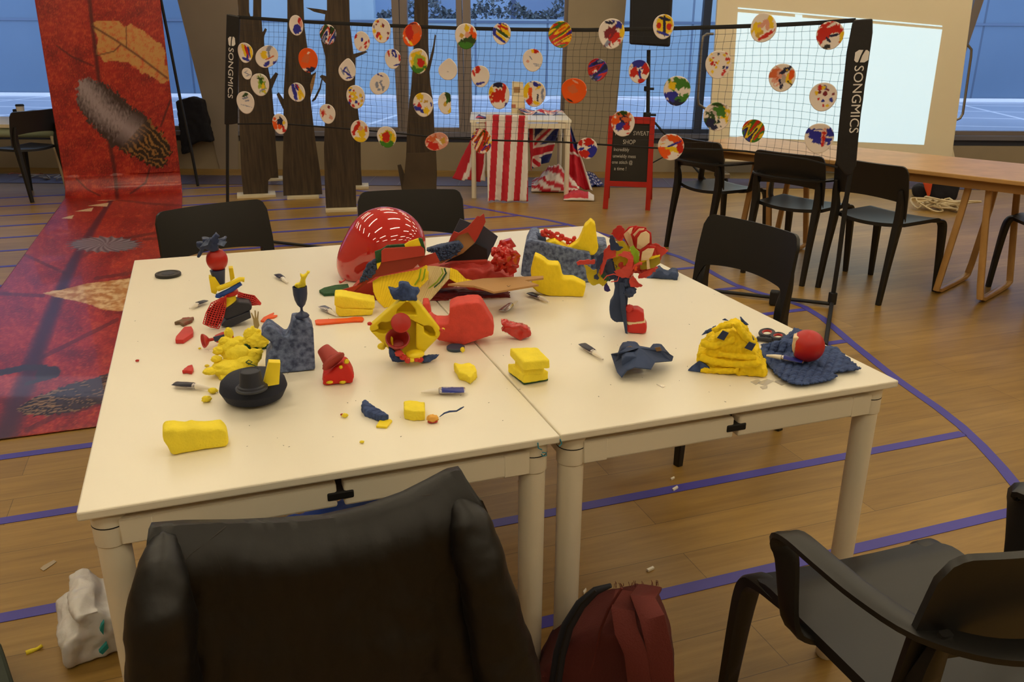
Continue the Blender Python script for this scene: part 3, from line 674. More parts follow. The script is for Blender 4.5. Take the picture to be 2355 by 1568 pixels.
disc(1156, 77, 24, B([(.2, .5, .6, .4, -30, 'r'), (.5, .1, .6, .2, -30, 'y'), (.1, 0, .9, .15, -30, 'd'), (-.2, -.2, 1, .14, -32, 'y'), (-.3, -.4, .9, .13, -32, 'b'), (-.8, .2, .2, .4, 0, 'b'), (0, .85, .5, .1, -15, 'b'), (.3, .7, .4, .07, -20, 'y')], 27, .15), 'disc with curved rainbow bands of red, yellow, green and blue on the top tape', rx=21)
disc(1291, 79, 29, S('royrgyrb', 25, 28, 3, -.2), 'large red disc with yellow and green strokes hanging on the top tape', rx=27, seed=5)
disc(1408, 77, 33, B([(.1, 0, .55, .6, 0, 'm'), (.3, -.3, .45, .3, 20, 'r'), (.5, .6, .35, .2, -40, 'b'), (.85, .1, .25, .4, 0, 'y'), (-.3, -.7, .3, .1, 60, 's'), (-.2, .7, .3, .1, 0, 'n')], 29, .6), 'biggest white disc with a dark red splash and yellow edge, left of the loudspeaker', rx=30)
disc(1527, 61, 27, B([(.1, .1, .8, .85, 0, 'y'), (.1, 0, .14, .9, 5, 'n'), (.1, .6, .6, .13, -12, 'n'), (0, -.55, .6, .13, -15, 'b'), (-.45, .05, .22, .25, 0, 'r'), (.55, 0, .25, .28, 0, 'r')], 30, .12), 'yellow disc with dark blue bars and two red dots before the loudspeaker', rx=24)
disc(1227, 138, 25, B([(.3, .8, .3, .25, 0, 'r'), (0, .75, .15, .2, 0, 'y'), (-.2, .2, .2, .05, -50, 's'), (-.5, -.1, .15, .12, 0, 'p'), (.4, -.35, .4, .04, -5, 's'), (.5, -.5, .3, .04, -5, 's')], 31, .2), 'white disc with a red dab at the top and grey pencil lines', rx=23)
disc(1107, 175, 24, B([(-.3, .65, .3, .35, 0, 'r'), (-.75, .3, .12, .35, 20, 'r'), (-.1, -.65, .5, .15, 12, 'b')], 32, .3), 'white disc with a red flower mark above and a short blue stroke below', rx=21)
disc(1150, 219, 30, B([(-.8, .3, .25, .6, 0, 'y'), (-.1, .8, .5, .25, 0, 'n'), (0, -.1, .75, .55, 10, 'r'), (.5, .5, .2, .5, 0, 'r'), (.8, .1, .25, .5, 0, 'w'), (.2, -.85, .9, .4, 5, 'w'), (.7, -.7, .15, .25, 0, 'b')], 33, .3), 'disc with a big red patch, yellow left edge and white bottom', rx=24)
disc(1231, 215, 29, B([(-.7, .3, .3, .7, 0, 'y'), (-.4, .1, .2, .4, 0, 'o'), (.1, .75, .5, .15, -20, 'b'), (.3, -.4, .08, .4, 0, 'n'), (-.4, -.6, .3, .3, 0, 'r'), (.4, .5, .3, .1, 30, 'y'), (.7, -.1, .12, .5, 0, 's'), (.2, -.7, .3, .15, 0, 'y')], 34, .4), 'disc with yellow left side and curly strokes, right of the cardboard tower', rx=26)
disc(1322, 208, 28, B([(0, 0, 1.4, 1.4, 0, 'o'), (.2, .2, .5, .5, 0, 'o'), (-.3, -.8, .3, .06, -30, 'k'), (.1, .7, .3, .07, -30, 'p'), (-.1, .1, .4, .3, 0, 'c')], 35, .2), 'fully orange glossy disc in front of the concrete pier', rx=29)
disc(1376, 160, 25, S('rrmrbns', 28, 36, 3.3, .02), 'red disc streaked with dark blue, in front of the concrete pier', rx=23, seed=1)
disc(1471, 164, 26, B([(-.1, .65, .75, .4, -10, 'b'), (-.5, -.1, .42, .45, 0, 'r'), (.65, .2, .35, .5, 0, 'r'), (.1, -.3, .12, .5, 10, 'b'), (.3, -.8, .35, .2, 0, 'r'), (.1, .9, .3, .1, 0, 'b')], 37, .35), 'white disc with red lobes and blue top, in front of the speaker stand', rx=24)
disc(1558, 208, 33, B([(-.1, .4, .7, .45, 0, 'g'), (-.4, .3, .3, .3, 0, 'y'), (.4, .5, .5, .3, -30, 'g'), (-.3, -.5, .6, .4, -20, 'b'), (.5, -.5, .45, .3, 20, 'g'), (.1, -.85, .5, .2, 0, 'n'), (.45, 0, .35, .22, -50, 'w'), (-.8, .1, .15, .4, 0, 'w')], 38, .4), 'large disc painted green above and blue below with a white gap', rx=31)
disc(1434, 283, 29, B([(0, .6, .7, .35, 0, 'c'), (.1, .1, .4, .5, 0, 'n'), (-.7, .1, .35, .4, 0, 'o'), (.3, -.4, .35, .4, 0, 'r'), (-.3, -.3, .4, .3, 0, 'b'), (0, -.85, .8, .25, 0, 'w'), (.0, .8, .4, .2, 0, 'd'), (.3, .3, .3, .2, 0, 'c'), (.9, 0, .15, .8, 0, 'w')], 39, .5), 'dark orange, green and blue disc covering the top of the red chalkboard', rx=27)
disc(1110, 324, 28, S('wybrdowyb', 55, 40, 3.8, .1), 'disc with slanting yellow, blue, red and green streaks in front of the striped flag', rx=23)
disc(1352, 340, 24, B([(.1, .6, .5, .4, 0, 'r'), (.5, -.3, .6, .6, 20, 'b'), (-.3, -.55, .55, .4, 0, 'r'), (-.7, .5, .25, .3, 0, 'r'), (-.2, .0, .5, .15, 10, 'w'), (-.6, -.1, .3, .12, 20, 'b')], 41, .25), 'disc with round red patches and a solid blue right side on the bottom tape', rx=23)
disc(1544, 337, 30, B([(-.5, -.4, .55, .5, -20, 'o'), (.3, .6, .8, .3, -20, 'o'), (0, -.1, .8, .2, -20, 'y'), (.7, 0, .25, .5, 0, 'r'), (-.4, .1, .4, .12, 10, 'w'), (.2, .2, .6, .07, 25, 'b'), (-.6, .6, .3, .15, 30, 'p')], 42, .3), 'orange and yellow disc with a blue tick, right of the chalkboard', rx=30)
disc(1756, 64, 32, B([(-.5, -.1, .35, .5, 0, 'y'), (.5, .4, .25, .5, 10, 'y'), (0, .3, .35, .2, 30, 'p'), (.3, -.5, .7, .13, 32, 'r'), (-.2, -.4, .3, .15, 30, 't'), (.3, .1, .15, .3, 0, 'p')], 43, .4), 'cream disc with pale yellow strokes and one slanting red line', rx=30, seed=2)
disc(1909, 81, 31, B([(-.1, .1, .95, .8, 30, 'r'), (.3, -.2, .5, .35, 30, 'w'), (0, -.6, .6, .3, 0, 'w'), (.1, .75, .4, .1, 30, 'w'), (.3, .0, .5, .08, 12, 'n'), (-.1, -.3, .1, .25, 40, 'n'), (-.1, -.8, .3, .15, 20, 'k'), (.85, -.1, .15, .5, 0, 'y')], 44, .25), 'red disc with white gaps and a dark tick, highest beside the right sleeve', rx=32)
disc(1653, 148, 31, T('rybyrnr', 26, 21, (.06, .13)), 'white disc of small coloured rings at the left edge of the projection board', rx=30)
disc(1799, 178, 31, B([(-.4, .1, .5, .7, 0, 'p'), (-.6, .3, .3, .4, 0, 'c'), (.3, .6, .5, .15, 30, 'n'), (0, -.5, .13, .5, 15, 'n'), (.5, 0, .3, .5, 0, 'y'), (.7, .2, .2, .4, 0, 'o'), (.1, -.2, .2, .3, 0, 'e'), (.6, -.4, .3, .08, -40, 'k')], 45, .45), 'pink and orange disc with dark blue strokes in the middle of the projection', rx=31)
disc(1893, 222, 32, T('rymryb', 14, 33, (.07, .19)), 'white disc with sparse red and yellow spots beside the middle of the right sleeve', rx=32)
disc(1650, 267, 32, B([(.1, .5, .7, .5, 20, 'e'), (.5, .2, .35, .6, 20, 'y'), (.2, .4, .3, .6, 40, 'g'), (-.4, -.3, .6, .45, -30, 'd'), (-.3, -.6, .5, .3, -30, 'n'), (.4, -.5, .3, .15, 10, 'w'), (.2, .8, .4, .1, 0, 'd')], 46, .6), 'disc scribbled green and yellow above navy, at the lower left of the projection', rx=32)
disc(1733, 300, 26, S('ryrgynbg', 55, 47, 2.2, -.5), 'disc with bold diagonal red, yellow, green and blue bands before the projection', rx=26)
disc(1884, 317, 34, B([(.1, .2, .9, .7, 0, 'b'), (.3, .1, .17, .8, 0, 'p'), (.3, .4, .12, .15, 0, 'r'), (.32, 0, .13, .2, 0, 'r'), (.3, -.4, .12, .2, 0, 'r'), (-.1, .8, .8, .2, 0, 'w'), (-.5, -.6, .5, .5, 0, 'w'), (0, .5, .5, .05, 0, 'w'), (.7, .1, .4, .04, 0, 'w')], 48, .35), 'large blue disc with a red cross-hatched column, lowest beside the right sleeve', rx=34)
# ---------------------------------------------------------------- cardboard trees
m_card = mat('brown_painted_cardboard', '4a3a28', .75, col2='33271a', vscale=5, stretch=(9, 9, .8), bump=.4, bscale=60, bdist=.003)
m_card_r = mat('raw_cardboard', 'a67c4c', .8, var=.1)
m_foam = mat('pale_foam_board', 'd8c9a8', .6)
G = 'cardboard trees standing before the windows'
def ftree(pts, base, label, foot=None, extra=(), th=.012):
    o = P(*base); h = o-EYE; h.z = 0; fw = h.normalized(); rt = Vector((fw.y, -fw.x, 0))
    t = empty('cardboard_tree', o, label, 'cardboard tree', G)
    q = []
    for x, y in pts:
        p = RP(x, y, o, fw)
        if y <= 0:   # carry the trunk on above the picture
            p2 = RP(x, 60, o, fw); k = (2.25-p.z)/(p.z-p2.z); p = p + (p-p2)*k
        p.z = max(p.z, .022); q.append(p)
    MB().prism(q, fw*th).build('trunk', m_card, t)
    for nm, ps, mm, d in extra:
        MB().prism([RP(x, y, o, fw)+fw*d for x, y in ps], fw*.006).build(nm, mm, t)
    f = foot or .2
    MB().box(o + UP*.011 + fw*.02, (f, .22, .02), rz=math.atan2(rt.y, rt.x)).build('foot_board', m_foam, t)
    return t
ftree([(533, 0), (548, 20), (549, 200), (551, 300), (555, 400), (560, 450), (617, 449), (617, 415), (637, 395), (633, 320), (630, 260), (625, 205), (640, 170), (634, 166), (622, 182), (618, 163), (608, 104), (607, 85), (614, 68), (610, 64), (604, 74), (601, 40), (602, 0), (584, 0), (582, 35), (578, 45), (573, 28), (571, 0)], (590, 451),
      'forked brown cardboard tree nearest the left end of the net', .34)
ftree([(622, 260), (631, 262), (634, 330), (641, 413), (618, 413)], (630, 414), 'short dark cardboard trunk half hidden behind the forked tree', .2)
ftree([(660, 0), (661, 60), (656, 150), (653, 200), (652, 228), (641, 212), (636, 217), (645, 238), (652, 252), (652, 300), (650, 400), (652, 452), (742, 453), (737, 400), (731, 360), (725, 320), (719, 270), (714, 225), (722, 190), (727, 165), (716, 172), (712, 150), (707, 110), (700, 60), (692, 0)], (697, 454),
      'wide flared cardboard tree, second from the left end of the net', .28, extra=[('branch', [(717, 231), (723, 224), (735, 200), (740, 178), (742, 179), (738, 204), (726, 229), (719, 234)], m_card, -.004), ('bare_strip', [(713, 195), (719, 176), (727, 168), (722, 195), (715, 220)], m_card_r, -.007)])
ftree([(751, 0), (752, 24), (735, 21), (703, 17), (722, 27), (748, 33), (745, 60), (744, 82), (738, 92), (748, 130), (750, 175), (740, 172), (735, 176), (742, 184), (749, 192), (748, 260), (745, 340), (747, 420), (750, 482), (820, 480), (818, 420), (814, 340), (814, 260), (816, 210), (818, 150), (818, 133), (845, 120), (842, 117), (813, 124), (809, 90), (805, 60), (798, 0)], (785, 483),
      'tall dark cardboard tree with short side branches, third from the left', .26)
ftree([(812, 200), (818, 210), (829, 300), (830, 380), (833, 430), (815, 430)], (824, 431), 'narrow dark cardboard trunk behind the third tree', .2)
ftree([(955, 0), (952, 80), (950, 140), (946, 195), (940, 250), (936, 300), (934, 360), (930, 400), (922, 378), (914, 380), (922, 425), (925, 446), (1003, 444), (1005, 400), (1003, 350), (999, 300), (997, 240), (990, 195), (988, 165), (998, 120), (1003, 82), (1000, 78), (996, 105), (987, 140), (985, 100), (984, 0)], (962, 447),
      'slim cardboard tree with one upright twig, in front of the middle window', .26, extra=[('patch', [(936, 352), (1003, 350), (1004, 440), (924, 441), (930, 400)], mat('cardboard_patch', '4f3f2c', .75, var=.2, vscale=6), -.006)])
# ---------------------------------------------------------------- printed red banner: hangs, then runs along the floor
m_ban = mat('printed_banner', '992a1a', .35, vc=True, coat=.15)
def inpoly(x, y, pts):
    c = False; j = len(pts)-1
    for i in range(len(pts)):
        xi, yi = pts[i]; xj, yj = pts[j]
        if (yi > y) != (yj > y) and x < (xj-xi)*(y-yi)/(yj-yi)+xi: c = not c
        j = i
    return c
def dseg(x, y, pts):
    best = 1e9; bt = 0
    for k, (a, b) in enumerate(zip(pts, pts[1:])):
        dx, dy = b[0]-a[0], b[1]-a[1]; t = max(0, min(1, ((x-a[0])*dx+(y-a[1])*dy)/(dx*dx+dy*dy)))
        d = math.hypot(x-a[0]-t*dx, y-a[1]-t*dy)
        if d < best: best = d; bt = (k+t)/(len(pts)-1)
    return best, bt
def proj(p):
    c = np.array(RC).T @ np.array([p[0], p[1], p[2]-CAMH]); return IW/2+FPX*c[0]/-c[2], IH/2-FPX*c[1]/-c[2]
FEA = [(180, 185), (200, 178), (245, 195), (268, 212), (300, 245), (332, 262), (365, 300), (388, 325), (393, 350), (375, 386), (345, 382), (310, 362), (280, 345), (255, 335), (235, 312), (205, 282), (183, 255), (176, 220)]
LEAF = [(213, 56), (245, 47), (275, 50), (287, 62), (300, 56), (320, 68), (345, 78), (368, 98), (378, 120), (388, 182), (375, 192), (345, 178), (318, 160), (290, 146), (262, 142), (240, 140), (225, 124), (222, 90)]
FEA2 = [(38, 941), (75, 915), (120, 898), (165, 882), (240, 862), (300, 845), (300, 915), (240, 925), (170, 945), (110, 957), (60, 954)]
CONE = [(98, 674), (150, 664), (200, 652), (298, 640), (330, 640), (330, 700), (275, 716), (240, 712), (190, 695), (140, 685)]
def lerp(a, b, t): return tuple(a[i]+(b[i]-a[i])*t for i in range(3))
c_red, c_org, c_drk, c_tan = lin('9c2019'), lin('c24a2a'), lin('581012'), lin('bf8c4e')
c_fg, c_fd, c_fb, c_vein = lin('97878a'), lin('3a2a28'), lin('241608'), lin('43161a')
def ban_col(p):
    x, y = proj(p); nx = x + 7*fbm(x*.03, y*.03, 1); ny = y + 6*fbm(x*.03, y*.03, 2)
    n = fbm(x*.09, y*.12, 4, 5); n2 = fbm(x*.015, y*.02, 8, 4); n3 = fbm(x*.5, y*.5, 5, 3)
    c = lerp(c_red, c_org, max(0, min(1, .06+.8*n+.35*n2+.7*n3))); c = lerp(c, c_drk, max(0, min(.75, -.7*n2+.1-.6*n3)))
    if y < 460 or (x > 170 and y < 455):
        if inpoly(nx, ny, LEAF): c = lerp(c_tan, c_org, max(0, min(1, .08+.9*n+.6*n3)))
        for pts, w_ in (([(203, -30), (212, 60), (221, 130), (228, 190), (246, 300), (262, 380), (270, 455)], 6), ([(213, 60), (270, 95), (320, 130), (385, 180)], 3), ([(290, 62), (291, 110)], 1.5), ([(130, 105), (165, 130), (215, 152)], 2.5), ([(222, 128), (262, 118), (277, 103)], 2), ([(392, 230), (370, 290)], 3), ([(345, 385), (335, 420), (300, 445)], 3), ([(175, 410), (200, 435), (230, 450)], 2.5)):
            d, t = dseg(x, y, pts)
            if d < w_: c = lerp(c, c_vein, .75*(1-(d/w_)**2)+.1)
        fx, fy = x + 9*fbm(x*.12, y*.12, 3), y + 8*fbm(x*.12, y*.12, 6)
        if inpoly(fx, fy, FEA):
            d, t = dseg(x, y, [(183, 190), (240, 260), (300, 300), (350, 345), (378, 365)])
            edge = min(1, d/42)
            if t < .54: c = lerp(c_fg, c_fd, max(0, min(1, edge*1.2-.1+.5*fbm(x*.25, y*.1, 4))))
            else:
                c = c_fb if math.sin(d*.55 + t*16 + 4*fbm(x*.05, y*.05, 2)) < .45 else lin('8a6230')
            if .44 < t < .64: c = lerp(c, lerp(c_fg, c_fd, edge), max(0, min(1, (.64-t)/.2)))
    else:
        # printed floor length
        w_ = 5 + (y-440)*.055
        d, t = dseg(x, y, [(270, 440), (245, 475), (205, 540), (170, 600), (130, 690), (95, 780), (60, 880), (10, 1000), (0, 1040)])
        if d < w_: c = lerp(c, lin('3e1c2c'), .85*(1-(d/w_)**3)+.1)
        for pts in ([(55, 585), (110, 610), (150, 628)], [(0, 675), (100, 680)], [(360, 535), (250, 555), (190, 590)], [(270, 735), (180, 780), (100, 820)], [(360, 548), (330, 550)], [(240, 455), (340, 468), (440, 474)], [(350, 620), (220, 640)], [(240, 925), (120, 960), (60, 990)]):
            d, t = dseg(x, y, pts)
            if d < 2.5+(y-450)*.006: c = lerp(c, c_vein, .6)
        e = math.hypot((x-240)/98, (y-562)/21)
        if e < 1:
            a = math.atan2((y-562)/21, (x-240)/98)
            if e < .95-.2*abs(math.sin(a*11+e*3)) or e < .35: c = lerp(lin('8d8590'), lin('4d4550'), .5+.5*math.sin(a*22+e*9))
        if inpoly(nx, y, CONE): c = lerp(lin('b5793c'), lin('e0c090'), max(0, min(1, .4+1.2*fbm(x*.05, y*.12, 9))))
        fy = y + 4*fbm(x*.1, y*.1, 3)
        if inpoly(x, fy, FEA2): c = c_fd if (x > 130 and fbm(x*.03, y*.1, 2) > -.1) else (c_fb if math.sin(y*.9+x*.08+4*fbm(x*.04, y*.1, 3)) < .3 else lin('8a6a48'))
        for pts, w_ in (([(0, 857), (60, 845), (105, 845)], 7), ([(95, 862), (125, 855)], 14), ([(60, 882), (115, 868)], 4)):
            d, t = dseg(x, y, pts)
            if d < w_: c = lin('3a2c30')
        for (ax_, ay_), (bx_, by_) in (((222, 462), (298, 450)), ((200, 473), (250, 466)), ((172, 486), (215, 477)), ((140, 502), (170, 494))):
            if inpoly(x, y, [(ax_, ay_), (bx_, by_), (bx_-4, by_+9)]): c = lin('d8b890')
    return c
YV = 8.60
LX0, LX1 = -1.205, -.215
def ban(u, v):
    # v 0..1: floor from y=3.28 back to the bend, then up to 2.75 m
    Lf, Rb = 5.15, .17; Lu = 2.45; tot = Lf + Rb*1.57 + Lu; s = v*tot
    x = LX0 + (LX1-LX0)*u
    if s < Lf: return (x, 3.29 + s, .006)
    if s < Lf + Rb*1.57:
        a = (s-Lf)/Rb; return (x, 3.29+Lf+Rb*math.sin(a), .006+Rb*(1-math.cos(a)))
    h = s-Lf-Rb*1.57
    return (x + .012*h, 3.29+Lf+Rb+.02*math.sin(u*6), .006+Rb+h)
bn = empty('printed_banner', (-.71, 6, 0), 'long red banner printed with leaves and feathers, running down onto the floor', 'banner')
bs = sheet(ban, 150, 760, 'banner_sheet', m_ban, bn, colfn=ban_col)
q = bs.modifiers.new('thickness', 'SOLIDIFY'); q.thickness = .002; q.offset = -1
def bpl(x, y, yy=8.75): d = ray(x, y); return EYE + d*(yy/d.y)
MB().tube([bpl(370, 0)+(bpl(370, 0)-bpl(388, 90))*1.4, bpl(370, 0), bpl(388, 90), bpl(414, 225), bpl(440, 345), Vector((bpl(452, 400).x, 8.75, .012))], .013, 8).build('support_pole', m_blackm, bn, smooth=True, sharp=60)
# ---------------------------------------------------------------- coat hanging on the pier
m_cloth = mat('black_cloth', '14131c', .85, bump=.6, bscale=14, bdist=.01)
ct = empty('coat', WPX(440, 300, -.15), 'dark coat hanging on the slanting concrete pier beside the red banner', 'coat')
def wprism(name, pts, th, m, off, par, vox=.015):
    o = MB().prism([WPX(x, y, off) for x, y in pts], WN*th).build(name, m, par); return organic(o, vox, .03, .08, 5)
wprism('coat_body', [(402, 235), (420, 228), (438, 222), (455, 227), (464, 232), (472, 262), (486, 326), (446, 328), (444, 334), (436, 330), (432, 352), (416, 357), (412, 300)], .12, m_cloth, -.16, ct)
# ---------------------------------------------------------------- projection board
BO = -.55
def BP(px, py, off=0): return WPX(px, py, BO+off)
m_board = mat('cream_board', 'efe2c4', .45)
m_tubem = mat('satin_steel', '8d857a', .35, metal=.8)
m_proj = bpy.data.materials.new('projected_light'); m_proj.use_nodes = True
def _pj():
    nt = m_proj.node_tree; N = nt.nodes; L = nt.links; b = N['Principled BSDF']; b.inputs['Base Color'].default_value = (.45, .5, .52, 1)
    b.inputs['Emission Color'].default_value = (.68, .92, 1, 1); b.inputs['Emission Strength'].default_value = .75
_pj()
m_proj2 = mat('projected_bar', 'cfc7a8', .6, emit=.12)
bd = empty('projection_board', BP(1930, 380), 'tall cream wheeled board with side handles and a bright projected picture', 'projection board')
def up2(px, py, z=2.35, off=0):
    a = BP(px, 0, off); b = BP(px + (0), 60, off); return a
q4 = [BP(1628, 372), BP(2188, 372)]
tl, tr = BP(1650, 0), BP(2238, 0)
kl = (2.35-tl.z)/(tl.z-q4[0].z); kr = (2.35-tr.z)/(tr.z-q4[1].z)
tl2 = tl + (tl-q4[0])*kl; tr2 = tr + (tr-q4[1])*kr
MB().prism([q4[0], q4[1], tr2, tl2], WN*.045).build('board_panel', m_board, bd, bevel=.006)
MB().prism([BP(1697, 28, -.004), BP(2167, 68, -.004), BP(2125, 333, -.004), BP(1678, 314, -.004)], WN*.003).build('projected_image', m_proj, bd)
MB().prism([BP(1697, 17, -.004), BP(2167, 59, -.004), BP(2167, 62, -.004), BP(1697, 20, -.004)], WN*.003).build('projected_title_bar', m_proj, bd)
MB().prism([BP(1829, 33, -.005), BP(1845, 34.5, -.005), BP(1845, 42, -.005), BP(1829, 40, -.005)], WN*.003).build('projected_tab', m_proj, bd)
for pts in ([(1641, 78), (1626, 78), (1617, 84), (1613, 110), (1605, 225), (1607, 240), (1622, 250), (1632, 250)], [(2214, 102), (2226, 104), (2234, 114), (2233, 130), (2214, 262), (2208, 272), (2198, 276), (2188, 276)]):
    MB().tube([BP(x, y, .02) for x, y in pts], .013, 8).build('handle', m_tubem, bd, smooth=True, sharp=60)
MB().prism([BP(2183, 300, .04), BP(2197, 366, .04), BP(2189, 372, .04), BP(2176, 372, .04)], WN*.3).build('rear_brace', m_board, bd)
for px in (1660, 2150):
    c = BP(px, 385); MB().box((c.x, c.y, .085), (.06, .5, .05), rz=math.atan2(WN.y, WN.x)-math.pi/2).build('foot', m_tubem, bd, bevel=.006)
    for e in (-.2, .2):
        cc = c + WN*e; MB().lathe([(.03, -.012), (.034, -.008), (.034, .008), (.03, .012)], Matrix.Translation((cc.x, cc.y, .034)) @ Matrix.Rotation(math.pi/2, 4, 'Y'), 16).build('castor', m_blackm, bd, smooth=True)
    zt = max(.12, BP(px, 372).z-.02)
    MB().box((c.x, c.y, (.085+zt+.06)/2), (.04, .03, zt-.02)).build('upright', m_tubem, bd)
# ---------------------------------------------------------------- loudspeaker on tripod
sk = Spot(1487, 412, 0); so_ = sk.o
sp = empty('loudspeaker', sk.v(1495, 60), 'black loudspeaker box held high on a tripod stand behind the chalkboard', 'loudspeaker')
a = [sk.v(1447, 102, -.12), sk.v(1541, 108, -.12), sk.v(1547, 0, -.12), sk.v(1449, 0, -.12)]
for i in (2, 3): a[i] = a[i] + (a[i]-a[1 if i == 2 else 0])*.75
MB().prism(a, sk.fw*.30).build('cabinet', mat('speaker_black', '1a1618', .6, bump=.3, bscale=200, bdist=.001), sp, bevel=.02)
MB().prism([a[0]-sk.fw*.006+sk.rt*.03+UP*.03, a[1]-sk.fw*.006-sk.rt*.03+UP*.03, a[2]-sk.fw*.006-sk.rt*.03, a[3]-sk.fw*.006+sk.rt*.03], sk.fw*.006).build('grille', mat('speaker_grille', '120f12', .7), sp)
ss = empty('speaker_stand', sk.o, 'black tripod stand carrying the loudspeaker behind the red chalkboard', 'speaker stand')
ptop = sk.v(1492, 112)
MB().tube([(sk.o.x, sk.o.y, .12), (ptop.x, ptop.y, ptop.z-.01)], .019, 12).build('pole', m_blackm, ss, smooth=True, sharp=60)
for y_, w_ in ((204, .1), (264, .13)):
    c = sk.v(1488, y_); MB().box(c, (w_*.5, .05, .05)).build('collar', m_blackm, ss, bevel=.008)
    MB().tube([c, c + sk.rt*w_*.7], .012, 8).build('knob', m_blackm, ss, smooth=True, sharp=60)
hc = sk.v(1488, 270)
for dx, dy in ((.52, -.30), (-.5, -.3), (.1, .22)):
    MB().tube([(sk.o.x, sk.o.y, hc.z), (sk.o.x+dx, sk.o.y+dy, .012)], .011, 8).build('leg', m_blackm, ss, smooth=True, sharp=60)
    MB().tube([(sk.o.x, sk.o.y, .14), (sk.o.x+dx*.5, sk.o.y+dy*.5, .012+(hc.z-.012)*.5)], .007, 6).build('brace', m_blackm, ss, smooth=True, sharp=60)
# ---------------------------------------------------------------- red chalkboard
m_redw = mat('red_painted_wood', 'b8231a', .45, var=.08)
m_chalk = mat('chalk_surface', '2c2823', .8, var=.2, vscale=6)
m_chk = mat('white_chalk', 'c8c2b8', .9)
kb = Spot(1440, 482, 0); cb = empty('chalkboard', kb.o, 'red framed A-board chalkboard with white handwriting standing on the floor', 'chalkboard')
def kbar(name, pts, th=.022, m=m_redw, d=0, par=None): return MB().prism([kb.v(x, y, d) for x, y in pts], kb.fw*th).build(name, m, par or cb)
kbar('frame_leg', [(1401, 267), (1412, 267), (1398, 480), (1386, 480)]); kbar('frame_leg', [(1495, 270), (1507, 270), (1495, 484), (1484, 484)])
kbar('frame_rail', [(1411, 267.5), (1496, 270), (1496, 285), (1411, 283)]); kbar('frame_rail', [(1402, 416), (1488, 419), (1487, 431), (1401, 428)])
kbar('writing_surface', [(1411, 282), (1497, 284), (1488, 420), (1402, 417)], .008, m_chalk, .008)
for (x0, y0, x1, y1) in ((1406, 270, 1399, 455), (1500, 272, 1497, 458)):
    a = kb.v(x0, y0, .03); b = P(x1, y1); MB().sweep([a, b], .024, .02, kb.rt).build('rear_leg', m_redw, cb)
uy = (kb.v(1410, 282) - kb.v(1402, 417)).normalized(); ux = (kb.v(1497, 284)-kb.v(1411, 282)).normalized()
for bodyt, px, py, szp in (('HAND', 1414, 311, 14), ('SWEAT', 1456, 311, 13.5), ('SHOP', 1432, 331, 14), ('Incredibly', 1411, 347, 11), ('unwieldy mess', 1409, 362, 11), ('one stitch @', 1407, 376, 11), ('a time !', 1412, 391, 11.5)):
    L = len(bodyt)
    o = text(bodyt, szp*kb.s, kb.v(px, py, .0075), ux, uy, 'chalk_writing', m_chk, cb, off=.0008, sx=.8)
    mm = o.modifiers.new('weight', 'SOLIDIFY'); mm.thickness = .001
# ---------------------------------------------------------------- small table with flags
m_fr, m_fw, m_fb = mat('flag_red', 'c01c30', .7), mat('flag_white', 'e4dcd8', .7), mat('flag_blue', '24306e', .7)
m_flag = mat('flag_cloth', 'ffffff', .7, vc=True, bump=.2, bscale=20)
FT = [P(1120, 277, .74), P(1310, 283, .74), P(1300, 244, .74), P(1128, 243, .74)]
ftb = Spot(1302, 455, 0)
A1 = P(1302, 455); B1 = P(1130, 457); bk = WN*.0 + (P(1300, 244, .74)-P(1310, 283, .74)); bk.z = 0; bk = bk.normalized()*.75
A1 = Vector((3.105, 7.12, 0)); B1 = Vector((2.30, 7.38, 0)); fdir = (A1-B1).normalized(); bk = Vector((-fdir.y, fdir.x, 0))*.78
zt = RP(1310, 276, A1, ftb.fw).z
ft = empty('display_table', (A1+B1)/2+bk/2, 'small square white table draped with flags below the middle window', 'table')
MB().prism([B1-fdir*.03+UP*zt, A1+fdir*.03+UP*zt, A1+fdir*.03+bk+UP*zt, B1-fdir*.03+bk+UP*zt], (0, 0, -.024)).build('tabletop', m_white, ft, bevel=.003)
for c in (A1, B1, A1+bk, B1+bk):
    MB().tube([c, c+UP*(zt-.024)], .022, 16).build('leg', m_whitep, ft, smooth=True, sharp=60)
MB().prism([B1+UP*(zt-.03), A1+UP*(zt-.03), A1+bk*.03+UP*(zt-.03), B1+bk*.03+UP*(zt-.03)], (0, 0, -.045)).build('rail', m_whitep, ft)
def fl_sheet(name, quad, colfn, label, cat='flag', fold=.02, d=0, nu=40, nv=50, sag=0):
    """quad: tl, tr, br, bl points; cloth hung between them with folds"""
    tl_, tr_, br_, bl_ = [Vector(p) for p in quad]
    nrm = (tr_-tl_).cross(bl_-tl_).normalized()
    if nrm.dot(FW) > 0: nrm = -nrm
    def f(u, v):
        p = (tl_*(1-u)+tr_*u)*(1-v) + (bl_*(1-u)+br_*u)*v
        p = p + nrm*(fold*(.3+v)*math.sin(u*13+2*v) + .5*fold*fbm(u*4, v*4, 3)) - UP*sag*math.sin(math.pi*u)*(1-v)
        if p.z < .006: p.z = .006 + .01*abs(math.sin(u*20))
        return p
    v = []
    o = sheet(f, nu, nv, name, m_flag, None)
    a = o.data.color_attributes.new('paint', 'FLOAT_COLOR', 'POINT')
    for j in range(nv+1):
        for i in range(nu+1): a.data[j*(nu+1)+i].color = (*colfn(i/nu, j/nv), 1)
    s_ = o.modifiers.new('thickness', 'SOLIDIFY'); s_.thickness = .003
    return tag(o, label, cat) if label else o
cR, cW, cB = lin('c41d31'), lin('e9e0dc'), lin('27337a')
def stripes(n, first=0): return lambda u, v: (cR if (int(u*n)+first) % 2 == 0 else cW)
fs = Spot(1170, 462, 0)
